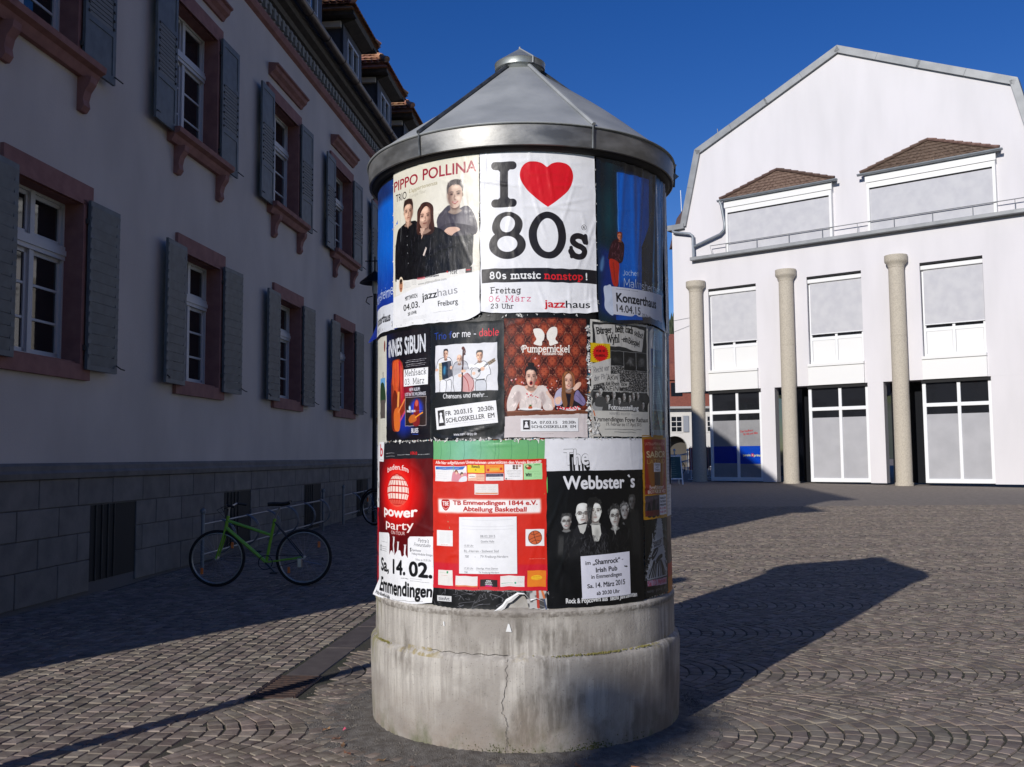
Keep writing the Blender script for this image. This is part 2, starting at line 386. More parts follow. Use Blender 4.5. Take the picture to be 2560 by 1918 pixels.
        s.blob([(X(-.24), Y(.8)), (X(.24), Y(.8)), (X(.27), Y(1.02)), (X(.4), Y(1.1)), (X(0), Y(1.2)), (X(-.4), Y(1.1)), (X(-.27), Y(1.02))], K*.68, 1, w*.015)
        s.ell(cx, Y(.96), w*.26, h*.07, dk, .75, soft=w*.05)
        s.blob([(X(-.43), Y(.34)), (X(-.3), Y(.12)), (X(0), Y(.05)), (X(.3), Y(.12)), (X(.43), Y(.34)), (X(.42), Y(.58)), (X(.36), Y(.76)), (X(.2), Y(.93)), (X(0), Y(.985)), (X(-.2), Y(.93)), (X(-.36), Y(.76)), (X(-.42), Y(.58))], K)
        for t, al in ((.40, .55), (.27, .4)): s.blob([(X(-light*t), Y(.16)), (X(-light*.46), Y(.4)), (X(-light*.42), Y(.72)), (X(-light*.14), Y(.97)), (X(-light*(t-.16)), Y(.8)), (X(-light*(t-.1)), Y(.5))], dk, al*(.5+shade), soft=w*.045)
        s.ell(X(light*.2), Y(.66), w*.11, h*.07, lt, .8, soft=w*.045); s.ell(X(light*.05), Y(.27), w*.22, h*.06, lt, .7, soft=w*.05)
        for q in (-1, 1): s.ell(X(q*.435), Y(.55), w*.045, h*.075, K*.78)
        ey = Y(.485)
        for q in (-1, 1):
            s.ell(X(q*.2), ey, w*.12, h*.05, dk, .5, soft=w*.03); s.ell(X(q*.2), ey+h*.008, w*.07, h*.018, (.05, .04, .04), .75, soft=w*.01)
            s.line([(X(q*.2-.11), Y(.425)+q*h*.004), (X(q*.2), Y(.408)), (X(q*.2+.11), Y(.425)-q*h*.004)], h*.024, hr*.7+dk*.2, .8, soft=w*.006)
            s.ell(X(q*.2-.02), ey+h*.05, w*.1, h*.018, dk, .25, soft=w*.025)
        s.blob([(X(-light*.02), Y(.5)), (X(-light*.085), Y(.64)), (X(-light*.02), Y(.675)), (X(light*.02), Y(.6))], dk, .55, soft=w*.018); s.ell(X(light*.01), Y(.63), w*.035, h*.03, lt, .6, soft=w*.015)
        s.ell(cx, Y(.685), w*.075, h*.012, dk, .8, soft=w*.012); s.ell(cx, Y(.725), w*.14, h*.02, dk, .3, soft=w*.025)
        if mouth == 'open':
            s.ell(cx, Y(.815), w*.13, h*.1, (.7, .14, .17)); s.ell(cx, Y(.81), w*.09, h*.07, (.2, .03, .04))
        elif mouth == 'smile':
            s.blob([(X(-.19), Y(.755)), (X(0), Y(.765)), (X(.19), Y(.755)), (X(0), Y(.84))], K*np.array([.75, .38, .38]), 1, w*.008); s.blob([(X(-.14), Y(.765)), (X(0), Y(.772)), (X(.14), Y(.765)), (X(0), Y(.805))], (.93, .9, .88), .95, w*.006)
        else:
            s.ell(cx, Y(.785), w*.14, h*.02, K*np.array([.78, .5, .48]), .9, soft=w*.012); s.line([(X(-.13), Y(.783)), (X(0), Y(.778)), (X(.13), Y(.783))], h*.014, dk*.6, .85, soft=w*.006)
        s.ell(cx, Y(.85), w*.1, h*.014, dk, .35, soft=w*.02)
        if beard: s.blob([(X(-.36), Y(.66)), (X(0), Y(.735)), (X(.36), Y(.66)), (X(.24), Y(.93)), (X(0), Y(1.0)), (X(-.24), Y(.93))], hr, beard, soft=w*.035)
        def strands(n, f, c0=.5, c1=2.4, wd=.018, al=.5):
            for _ in range(n): s.line(crom(f(), 4, False), w*wd, np.clip(hr*s.rs.uniform(c0, c1)+.02, 0, 1), al)
        R = s.rs.uniform
        if style in ('short', 'quiff', 'curly', 'bun'):
            u = -.05 if style == 'quiff' else .0
            s.blob([(X(-.44), Y(.46)), (X(-.48), Y(.24)), (X(-.34), Y(.06+u)), (X(0), Y(-.01+u)), (X(.34), Y(.05+u)), (X(.48), Y(.24)), (X(.44), Y(.46)), (X(.38), Y(.3)), (X(.2), Y(.19)), (X(-.1), Y(.17)), (X(-.36), Y(.27))], hr, 1, w*.012)
            strands(46, lambda: (lambda t: [(X(t), Y(R(.0, .05)+u)), (X(t*1.05+R(-.05, .08)), Y(R(.08, .13))), (X(t*1.08+R(-.04, .12)), Y(R(.15, .22)))])(R(-.4, .4)))
            strands(14, lambda: (lambda q, t: [(X(q*.44), Y(t)), (X(q*.46), Y(t+.1)), (X(q*.42), Y(t+.18))])(s.rs.choice([-1, 1]), R(.16, .28)))
            if style == 'curly':
                for _ in range(60):
                    t = R(2.9, 6.6); a_ = X(R(.4, .56)*math.cos(t)); b_ = Y(.36)+h*R(.26, .42)*math.sin(t); r = w*R(.04, .08); s.line(arc(a_, b_, r, r, R(0, 180), R(200, 360), 8), w*.025, np.clip(hr*R(.6, 3), 0, 1), .9)
            if style == 'bun': s.ell(X(.02), Y(-.05), w*.28, h*.11, hr); strands(12, lambda: [(X(R(-.2, .2)), Y(R(-.12, -.05))), (X(R(-.2, .2)), Y(R(-.08, .02)))])
        if style == 'long':
            s.blob([(X(-.48), Y(.95)), (X(-.52), Y(.4)), (X(-.3), Y(.04)), (X(.05), Y(-.03)), (X(.4), Y(.1)), (X(.54), Y(.45)), (X(.54), Y(1.05)), (X(.4), Y(.78)), (X(.38), Y(.36)), (X(.06), Y(.13)), (X(-.3), Y(.36)), (X(-.38), Y(.8))], hr)
            strands(60, lambda: (lambda q, t: [(X(q*R(.05, .3)), Y(R(.0, .1))), (X(q*t*.92), Y(R(.25, .45))), (X(q*t), Y(R(.6, .8))), (X(q*t*1.04), Y(R(.9, 1.15)))])(s.rs.choice([-1, 1]), R(.38, .56)), .5, 2.6)
        if style == 'bald': s.ell(X(light*.1), Y(.17), w*.2, h*.06, lt, .8, soft=w*.05)
        if glasses:
            for q in (-1, 1): s.line(arc(X(q*.2), ey+h*.008, w*.145, h*.06, 0, 360, 20), w*.026, (.03, .03, .03), .9)
            s.line([(X(-.06), ey), (X(.06), ey)], w*.03, (.03, .03, .03))
    def cloth(s, x0, y0, x1, y1, col, n=40, ln=40, a=.3, lean=0.0):
        """soft folds in printed clothing"""
        for _ in range(n):
            x, y = s.rs.uniform(x0, x1), s.rs.uniform(y0, y1); l = s.rs.uniform(.3, 1)*ln; t = math.pi/2+lean+s.rs.normal(0, .45)
            P = crom([(x, y), (x+l*.5*math.cos(t)+s.rs.normal(0, 3), y+l*.5*math.sin(t)), (x+l*math.cos(t+.2), y+l*math.sin(t+.2))], 4, False); s.line(P, s.rs.uniform(1.5, 5), np.array(col)*s.rs.uniform(.6, 1.7), a, soft=1.6)
    def image(s, name, age=1.0):
        a = s.a
        n = s.noise(60, 3)*.5+s.noise(17, 5)*.3+s.noise(5, 9)*.2
        a = a*(1-.07*age*(n[..., None]))
        a = np.clip(a, 0, 1)
        out = np.ones((s.H, s.W, 4), np.float32); out[..., :3] = a[::-1]
        im = bpy.data.images.new(name, s.W, s.H); im.colorspace_settings.name = 'sRGB'
        im.pixels.foreach_set(out.ravel()); im.update(); im.pack()
        return im
# ---------------------------------------------------------------- ground
CX, CY = .0685, 6.1
M_bed = mat('joint sand', (.06, .05, .038), (.035, .04, .02), rough=.95, nscale=3, bump=.006, bscale=90)
M_sett = mat('paving stone', (.168, .133, .104), (.245, .205, .166), rough=.72, nscale=9, bump=.0022, bscale=50, obj_rand=.3, attr='tone', rough2=.9, contrast=(.4, .62))
M_far = mat('distant paving', (.175, .145, .12), (.24, .205, .172), rough=.9, nscale=11, stretch=(1, .45, 1), contrast=(.3, .7), bump=.02, bscale=22)
M_grit = mat('grit', (.2, .185, .165), (.115, .10, .085), rough=.95, nscale=16, bump=.012, bscale=120)
m = MB(); xs = [-160, -60, -30, -14, -7, 0, 7, 14, 30, 60, 160]; ys = [-60, -20, -5, 0, 4, 8, 12, 16, 20, 30, 45, 60, 90, 160, 400]
for y in ys:
    for x in xs: m.v.append((x, y, gz(y)-.0065))
for j in range(len(ys)-1):
    for i in range(len(xs)-1): a = j*len(xs)+i; m.f.append((a, a+1, a+len(xs)+1, a+len(xs)))
ground = m.build('ground', M_bed, kind='structure')
m = MB(); 
for y in (25.4, 45, 60, 90, 160):
    for x in (-60, 60): m.v.append((x, y, gz(y)-.004))
for j in range(4): m.f.append((2*j, 2*j+1, 2*j+3, 2*j+2))
m.build('square', M_far, kind='structure')
SD = Vector((.0995, .995, 0)); SN = Vector((.995, -.0995, 0)); ST0 = Vector((-1.53, 7.05, 0))   # channel strip, parallel to the town house
nr = np.random.RandomState(11)
def side_of_strip(x, y): return (x-ST0.x)*SN.x+(y-ST0.y)*SN.y
rad_noise = nr.rand(64)
def apron(x, y):
    a = math.atan2(x-CX, CY-y); t = (a/(2*PI)*64) % 64; i = int(t); f = t-i
    base = 1.17+.16*(rad_noise[i]*(1-f)+rad_noise[(i+1) % 64]*f)
    if a < 0: base += .16*math.sin(min(-a, 1.6)*2)
    return base
stones = []      # corners (4,2), distance
def add_stone(c):
    x = sum(p[0] for p in c)/4; y = sum(p[1] for p in c)/4
    rr_ = math.hypot(x-CX, y-CY); ap = apron(x, y)
    if rr_ < ap and not (rr_ > 1.02 and nr.rand() < 1.15*(rr_-1.0)/(ap-.98)): return
    s_ = side_of_strip(x, y)
    if -.13 < s_ < .17 and 6.4 < y < 24: return
    if (x-(-6.1+.1*y)) < .04: return
    if abs(x) > .56*y+1.2 or y < 3.2 or y > 25.5: return
    stones.append(([(p[0]+nr.normal(0, .0035), p[1]+nr.normal(0, .0035)) for p in c], x, y))
# segmental arches right of the strip: bands run across the view, the arcs bulge to the right
B = 1.53; A_ = .55; PH = .098
EJ = {}
for band in range(-2, 14):
    yc = 5.6+band*B
    for r in range(0, 190):
        x0 = -3.4+r*PH; t = -B/2+EJ.setdefault((band, r), nr.uniform(-.04, .04)); TE = B/2+EJ.setdefault((band+1, r), nr.uniform(-.04, .04))
        if abs(x0) > .56*(yc+1)+1.8: continue
        while t < TE-.03:
            l = nr.uniform(.078, .118); t1 = min(t+l/math.sqrt(1+(A_*PI/B*math.sin(PI*t/B))**2), TE)
            if TE-t1 < .035: t1 = TE
            f = lambda q: x0+A_*math.cos(PI*q/B)
            jr = .0062; jc = .0028
            def nx(q):
                d = -A_*PI/B*math.sin(PI*q/B); return q-d/(1+d*d)*PH*max(0, min(1, (B/2-abs(q)-.01)/.13))
            u0, u1 = nx(t), nx(t1); c = [(f(t)+jr, yc+t+jc), (f(u0)+PH-jr*.4, yc+u0+jc), (f(u1)+PH-jr*.4, yc+u1-jc), (f(t1)+jr, yc+t1-jc)]
            if side_of_strip(c[0][0], c[0][1]) > (.19 if c[0][1] > 6.35 else -.2): add_stone(c)
            t = t1
# rows left of the strip, parallel to the house wall
for r in range(0, 140):
    n0 = -.16-r*.1
    s_ = -5+nr.uniform(0, .1)
    while s_ < 20:
        l = nr.uniform(.1, .15); j = .0045; w = .016*math.sin(s_*1.1+r*.3)
        P = [ST0+SN*(n0-.1+j+w)+SD*(s_+j), ST0+SN*(n0-j+w)+SD*(s_+j), ST0+SN*(n0-j+w)+SD*(s_+l-j), ST0+SN*(n0-.1+j+w)+SD*(s_+l-j)]
        add_stone([(q.x, q.y) for q in P]); s_ += l
def stone_geo(c, gzv, rs):
    P = np.array(c); ce = P.mean(0); inn = P+(ce-P)*.10
    t = rs.normal(0, .0011); tx, ty = rs.normal(0, .016), rs.normal(0, .016)
    z = gzv+t+(inn[:, 0]-ce[0])*tx+(inn[:, 1]-ce[1])*ty
    V = [(P[i][0], P[i][1], gzv-.008) for i in range(4)]+[(inn[i][0], inn[i][1], z[i]) for i in range(4)]+[(ce[0], ce[1], gzv+t+.002)]
    F = [(i, (i+1) % 4, 4+(i+1) % 4, 4+i) for i in range(4)]+[(4+i, 4+(i+1) % 4, 8) for i in range(4)]
    return V, F
# the 300 that show largest are stones of their own, the rest one mesh
def seen(x, y):
    if abs(x/y) > .53 or y < 4.78: return False
    if math.hypot(x-CX, y-CY) < 1.0: return False
    # hidden behind the drum
    if y > CY and abs(x/y-CX/CY) < .155: return False
    return True
order = sorted(range(len(stones)), key=lambda i: stones[i][2]**2+.3*stones[i][1]**2 if seen(stones[i][1], stones[i][2]) else 1e9)
own = set(order[:300]); mm = MB(); tone = []
for i, (c, x, y) in enumerate(stones):
    V, F = stone_geo(c, gz(y), nr)
    if i in own:
        q = MB(); q.add([(a-x, b-y, d) for a, b, d in V], F); q.build('paving_stone', M_sett, ground, loc=(x, y, 0))
    else:
        mm.add(V, F); tone += [nr.rand()]*8
o = mm.build('paving_stones', M_sett, ground, kind='stuff'); o['label'] = 'small dark granite setts laid in arches across the square'
at = o.data.attributes.new('tone', 'FLOAT', 'FACE'); at.data.foreach_set('value', np.array(tone, np.float32))
# apron of grit round the drum
m = MB(); n = 260
rr = [.9, .96, 1.02, 1.08, 1.14, 1.2, 1.26, 1.32, 1.42]; zz = [.014, .010, .006, .003, .001, -.001, -.003, -.006, -.02]
for k in range(n):
    a = 2*PI*k/n
    for r, z in zip(rr, zz):
        e = (r-.9)/.52; rad = r+(apron(CX+math.sin(a), CY-math.cos(a))-1.22)*e
        m.v.append((CX+rad*math.sin(a), CY-rad*math.cos(a), z+nr.uniform(-.005, .004)))
q = len(rr)
for k in range(n):
    for j in range(q-1): a = k*q+j; b = ((k+1) % n)*q+j; m.f.append((a, a+1, b+1, b))
m.build('grit_bed', M_grit, smooth=True, kind='structure')
m = MB(); rs = np.random.RandomState(4)
for k in range(9000):
    a = rs.uniform(-1.9, 1.9); r = .95+abs(rs.normal(0, .2)); x, y = CX+r*math.sin(a), CY-r*math.cos(a)
    h = rs.uniform(.0015, .005)*(2.2 if rs.rand() < .05 else 1); z = .004 if r < 1.1 else 0.0
    V = [(x+h*rs.uniform(.6, 1.3)*math.cos(t), y+h*rs.uniform(.6, 1.3)*math.sin(t), z-.002) for t in (0, 1.57, 3.14, 4.71)]+[(x, y, z+h*.9)]
    m.add(V, [(0, 1, 4), (1, 2, 4), (2, 3, 4), (3, 0, 4)])
M_peb = mat('pebbles', (.19, .17, .145), (.09, .078, .065), rough=.9, nscale=60)
m.build('gravel', M_peb, kind='stuff', label='loose grit and crumbs lying round the foot of the advertising column')
# moss in the joints
M_moss = mat('moss', (.05, .075, .012), (.09, .085, .03), rough=1, nscale=40)
m = MB()
for k in range(2600):
    if k % 3: x, y = rs.uniform(-2.6, -.4), rs.uniform(4.9, 9.5)
    else: x, y = rs.uniform(.6, 3), rs.uniform(4.8, 8)
    if rs.rand() < .7: x = round(x/.13)*.13+rs.normal(0, .01)
    if math.hypot(x-CX, y-CY) < 1.3: continue
    h = rs.uniform(.004, .009)
    m.add([(x-h, y-h, -.012), (x+h, y-h, -.012), (x+h, y+h, -.012), (x-h, y+h, -.012), (x, y, -.006+h*.3)], [(0, 1, 4), (1, 2, 4), (2, 3, 4), (3, 0, 4)])
m.build('moss', M_moss, kind='stuff', label='moss growing in the joints of the paving')
# drainage channel
M_slab = mat('channel slab', (.085, .068, .062), (.12, .1, .09), rough=.7, nscale=7, bump=.0015, bscale=60, obj_rand=.12)
M_iron = mat('cast iron', (.055, .04, .035), (.1, .06, .045), rough=.6, nscale=18, bump=.001, metal=.5)
chan = thing('drain_channel', 'dark flush drainage channel of slabs running along the paving towards the old house', 'drain', (ST0.x, ST0.y, 0), -math.atan2(SD.x, SD.y))
for k in range(17):
    y0 = k*1.0+.0; g = max(0, gz(7.05+y0+.5)); MB().bev(-.125, .125, y0+.006, y0+.994, -.03+g, .001+g, .006).build('slab', M_slab, chan)
g_ = MB()
for x in (-.15, .15): g_.bev(x-.012, x+.012, -.62, -.02, -.03, .004, .004)
for y in (-.62, -.02): g_.bev(-.15, .15, y-.012, y+.012, -.03, .004, .004)
gr = thing('drain_grate', 'rusty iron drain grate at the near end of the dark channel', 'grate', (ST0.x, ST0.y, 0), -math.atan2(SD.x, SD.y))
g_.build('frame', M_iron, gr); MB().box(-.14, .14, -.61, -.03, -.05, -.045).build('pit', mat('pit', (.01, .01, .01)), gr)
for k in range(11): MB().bev(-.138, .138, -.6+k*.053, -.575+k*.053, -.02, .003, .004).build('bar', M_iron, gr)
# litter
def litter(name, label, cat, x, y, mb, m_, rz): o = mb.build(name, m_, None, (x, y, 0)); o.rotation_euler = (0, 0, rz); tag(o, label, cat)
q = MB(); q.tube([(0, 0, .012), (.045, 0, .012)], .004, 8); litter('cigarette_end', 'orange cigarette end lying at the foot of the concrete drum', 'cigarette', .58, 4.93, q, mat('filter paper', (.65, .3, .12), rough=.8), -.5)
q = MB(); q.add([(0, 0, .012), (.02, .004, .02), (.03, .02, .012), (.008, .018, .018), (.015, .01, .03)], [(0, 1, 4), (1, 2, 4), (2, 3, 4), (3, 0, 4)]); litter('candy_wrapper', 'crumpled pink scrap lying left of the concrete drum', 'scrap', -.98, 5.6, q, mat('pink scrap', (.7, .1, .18), rough=.6), .4)
def leaf(): 
    q = MB(); q.add([(0, 0, .006), (.02, -.012, .013), (.045, -.01, .008), (.06, 0, .02), (.045, .013, .008), (.02, .012, .014)], [(0, 1, 5), (1, 2, 4, 5), (2, 3, 4)]); return q
M_leaf = mat('dead leaf', (.16, .07, .035), (.22, .12, .06), rough=.8, nscale=30, obj_rand=.3)
lf = None
for x, y, a, lbl in ((-1.02, 5.45, .3, 'brown dead leaf just below the pink scrap'), (-.93, 5.3, 1.6, 'brown dead leaf, third down in the row left of the drum'), (-.86, 5.17, 2.4, 'brown dead leaf, fourth down in the row left of the drum'), (-1.1, 5.62, .9, 'brown dead leaf left of the pink scrap, farthest from the camera'), (-.72, 5.06, .2, 'brown dead leaf at the near end of the row left of the drum'), (.33, 4.93, 2.0, 'brown dead leaf beside the orange cigarette end'), (-.5, 4.97, 4, 'lone brown dead leaf on the grit, left of centre below the drum')):
    if lf is None: o = leaf().build('dead_leaf', M_leaf)
    else: o = lf.copy(); COL.objects.link(o)
    lf = lf or o; o.location = (x, y, 0); o.rotation_euler = (0, 0, a)
    tag(o, lbl, 'leaf', 'dead leaves round the drum')
# ---------------------------------------------------------------- old town house on the left (local x = outwards, y = along the wall, z = up)
HX0 = -6.1
M_pl = mat('grey lilac plaster', (.60, .55, .51), (.47, .43, .40), rough=.92, nscale=.9, detail=8, stretch=(1, 1, .55), contrast=(.3, .7), bump=.004, bscale=60)
M_plin = mat('plinth stone', (.18, .17, .16), (.13, .125, .12), rough=.85, nscale=5, bump=.003, bscale=40, obj_rand=.08)
M_sand = mat('red sandstone', (.29, .14, .125), (.225, .105, .095), rough=.85, nscale=6, bump=.002, bscale=60)
M_shut = mat('blue grey shutter paint', (.115, .135, .15), (.085, .10, .112), rough=.6, nscale=7)
M_slatpanel = mat('grey slats', (.17, .175, .17), rough=.7)
M_wfr = mat('old white window paint', (.5, .52, .55), rough=.5)
M_glass = mat('window glass', (.012, .014, .017), rough=.04, spec=.8)
M_wood = mat('dark eaves wood', (.035, .032, .028), (.055, .05, .045), rough=.7, nscale=8)
M_cream = mat('cream frieze', (.42, .39, .33), rough=.9)
M_gut = mat('brown gutter', (.06, .045, .035), (.09, .07, .055), rough=.45, nscale=5, metal=.4)
M_slate = mat('slate cheeks', (.035, .037, .045), rough=.6)
M_tile = mat('clay roof tile', (.42, .22, .13), (.28, .15, .095), rough=.8, nscale=9, obj_rand=.3, attr='tone')
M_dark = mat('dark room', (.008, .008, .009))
H = thing('town_house', 'long grey old house with blue grey shutters, sandstone window frames and tiled dormers', 'house', (HX0, 0, 0), -math.atan(.1))
Y0, Y1 = 4.2, 58.0; ZT = 9.4
BAYS = [18.0+3.95*k for k in range(-3, 9)]; LOW = .28; BAYS = [b for b in BAYS if Y0+1 < b < Y1-1]
def gzl(y): return gz(y*.995)
# wall skin with openings
m = MB(); zs = [(-.3, 2.66), (2.66, 4.55), (4.55, 6.2), (6.2, 8.15), (8.15, 10.3)]
cuts = [Y0]+[c for b in BAYS for c in (b-.65, b+.65)]+[Y1]
for zi, (a, b) in enumerate(zs):
    if zi in (1, 3):
        lo, hi = (LOW, LOW) if zi == 1 else (.06, -.14)
        for i in range(0, len(cuts)-1, 2): m.box(-.35, 0, cuts[i]+(lo if i else 0), cuts[i+1]+(hi if i < len(cuts)-2 else 0), a, b)
    else: m.box(-.35, 0, Y0, Y1, a, b)
m.box(-11, -.35, Y0, Y0+.35, -.3, 10.2); m.box(-11, -.35, Y1-.35, Y1, -.3, 10.7); m.box(-11.35, -11, Y0, Y1, -.3, 10.7)
m.build('wall', M_pl, H)
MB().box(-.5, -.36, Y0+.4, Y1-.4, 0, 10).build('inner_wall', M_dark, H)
# gable ends and roof
rid = (-5.6, 15.4)
m = MB(); m.prism([(-11.3, 10.2), (0, 10.2), (rid[0], rid[1]-.2)], Y0+.01, Y0+.3); m.prism([(-11.3, 10.7), (0, 10.7), (rid[0], rid[1]-.2)], Y1-.3, Y1-.01); m.build('gable', M_pl, H)
m = MB()
for s in (0, 1):
    P = [(.30, 10.14), (rid[0], rid[1])] if s == 0 else [(-11.55, 10.14), (rid[0], rid[1])]
    m.prism([P[0], P[1], (P[1][0], P[1][1]+.12), (P[0][0], P[0][1]+.12)], Y0-.3, Y1+.3)
m.build('roof', M_tile, H)
# cornice
m = MB(); m.prism([(0, 9.36), (.07, 9.40), (.10, 9.47), (.10, 9.52), (0, 9.52)], Y0, Y1); m.build('string_course', M_sand, H)
m = MB(); m.box(.002, .035, Y0, Y1, 9.52, 9.9); m.build('frieze', M_cream, H)
td = MB().box(.035, .1, 0, .105, 9.6, 9.8); td.box(.035, .085, .105, .235, 9.74, 9.8); d0 = td.build('dentil', mat('dentil paint', (.23, .24, .235), rough=.9), H)
k = 0; y = 9.6
while y < 40:
    o = d0 if k == 0 else d0.copy()
    if k: COL.objects.link(o)
    o.location = (0, y, 0); y += .235; k += 1
m = MB(); m.prism([(.03, 9.86), (.1, 9.88), (.14, 9.95), (.26, 9.99), (.3, 10.04), (.3, 10.1), (.33, 10.12), (.33, 10.18), (0, 10.18)], Y0-.3, Y1+.3); m.build('cornice', M_wood, H)
m = MB(); V = []; n_ = 9
m.prism([(.44+.095*math.cos(R_(180+q*20)), 10.16+.095*math.sin(R_(180+q*20))) for q in range(10)]+[(.52, 10.17), (.36, 10.17)], Y0-.3, Y1+.3); m.build('gutter', M_gut, H)
for y in [10+1.15*k for k in range(26)]:
    MB().prism([(.44+.107*math.cos(R_(180+q*30)), 10.16+.107*math.sin(R_(180+q*30))) for q in range(7)], y, y+.04).build('gutter_joint', M_gut, H)
# plinth
m = MB(); m.prism([(0, 1.36), (.09, 1.36), (.1, 1.42), (.07, 1.45), (.07, 1.5), (.03, 1.53), (0, 1.53)], Y0, Y1); m.build('plinth_moulding', M_plin, H)
MB().box(0, .045, Y0, Y1, -.3, 1.36).build('plinth_bed', mat('plinth joint', (.09, .09, .1)), H)
CW = [(b+1.2, b+2.3) for b in BAYS]     # cellar openings
rs = np.random.RandomState(3)
for r, (z0, z1) in enumerate(((1.045, 1.352), (.73, 1.037), (.415, .722), (.05, .407))):
    y = 8.0+(r % 2)*.38
    while y < 31:
        L = .76
        cw = next((c for c in CW if c[0]-.02 < y+L/2 < c[1]+.02), None)
        a, b = y+.006, y+L-.006
        if r > 0:
            for c in CW:
                if a < c[1] and b > c[0]:
                    if a < c[0]: b = c[0]
                    elif b > c[1]: a = c[1]
                    else: a = b
        if b-a > .08: MB().bev(.03, .062+rs.uniform(0, .004), a, b, z0, z1, .006).build('plinth_block', M_plin, H)
        y += L
for c in CW:
    if c[1] < 31:
        o = MB().box(.046, .05, c[0], c[1], .15, 1.03).build('cellar_window', M_dark, H)
        q = MB(); 
        for k in range(4): q.tube([(.058, c[0]+.14*(k+1), .15), (.058, c[0]+.14*(k+1), 1.03)], .009, 6)
        q.build('bars', M_wood, o)
# windows
def window(b, z0, z1, upper):
    w = .75 if upper else .65; fr = MB()
    for y0, y1 in ((b-w, b-w+.06), (b+w-.06, b+w), (b-.04, b+.04)): fr.box(-.24, -.17, y0, y1, z0, z1)
    for a, c in ((z0, z0+.07), (z1-.06, z1)): fr.box(-.24, -.175, b-w, b+w, a, c)
    zt = z0+(z1-z0)*.66; fr.box(-.24, -.14, b-w, b+w, zt, zt+.06); fr.box(-.24, -.155, b-w, b+w, zt-.05, zt+.11)
    f = fr.build('window', M_wfr, H)
    for s in (-1, 1):
        y0, y1 = (b-w+.06, b-.04) if s < 0 else (b+.04, b+w-.06)
        lf = MB()
        for a, c in ((z0+.07, zt-.05), (zt+.11, z1-.06)):
            lf.box(-.235, -.2, y0, y0+.045, a, c); lf.box(-.235, -.2, y1-.045, y1, a, c); lf.box(-.235, -.2, y0, y1, a, a+.045); lf.box(-.235, -.2, y0, y1, c-.045, c)
        lf.build('sash', M_wfr, f)
        h3 = (zt-.05-z0-.07)/3
        for k in (1, 2): MB().box(-.232, -.205, y0, y1, z0+.07+k*h3-.014, z0+.07+k*h3+.014).build('glazing_bar', M_wfr, f)
        for k in range(3): MB().box(-.222, -.218, y0+.04, y1-.04, z0+.07+k*h3+.02, z0+.07+(k+1)*h3-.02).build('pane', M_glass, f)
        MB().box(-.222, -.218, y0+.04, y1-.04, zt+.13, z1-.08).build('pane', M_glass, f)
def frame(b, z0, z1, upper):
    m = MB(); w = .75 if upper else .65; o = .20; p = .045
    for s in (-1, 1):
        y0, y1 = (b-w-o, b-w+.03) if s < 0 else (b+w-.03, b+w+o)
        m.box(.0, p, y0, y1, z0-.0, z1); m.box(-.25, 0, min(y0, y1) if False else (b-w-.001 if s < 0 else b+w-.03), (b-w+.03 if s < 0 else b+w+.001), z0, z1)
        m.box(p, p+.015, (b-w-.03 if s < 0 else b+w-.03), (b-w+.03 if s < 0 else b+w+.03), z0, z1+.03)
    m.box(0, p, b-w-o, b+w+o, z1, z1+.22); m.box(-.25, 0, b-w, b+w, z1-.03, z1+.001); m.box(p, p+.015, b-w-.03, b+w+.03, z1-.03, z1+.03)
    if not upper: m.box(0, p+.01, b-w-o, b+w+o, z0-.18, z0); m.box(-.25, 0, b-w, b+w, z0-.001, z0+.03)
    f = m.build('window_surround', M_sand, H)
    if upper:
        m = MB(); m.prism([(0, z0-.2), (.07, z0-.2), (.1, z0-.15), (.12, z0-.1), (.19, z0-.07), (.2, z0), (-.25, z0+.005), (-.25, z0-.05)], b-.85, b+1.12); m.build('sill', M_sand, H)
        for s in (-.56, .9):
            m = MB(); m.prism([(0, z0-.2), (.17, z0-.2), (.16, z0-.27), (.1, z0-.36), (.075, z0-.46), (.09, z0-.54), (.05, z0-.6), (0, z0-.6)], b+s-.07, b+s+.07); m.build('sill_bracket', M_sand, H)
        m = MB(); m.prism([(0, z1+.40), (.04, z1+.40), (.07, z1+.45), (.13, z1+.5), (.15, z1+.56), (.19, z1+.58), (.19, z1+.61), (0, z1+.63)], b-.85, b+.98); m.build('hood_moulding', M_sand, H)
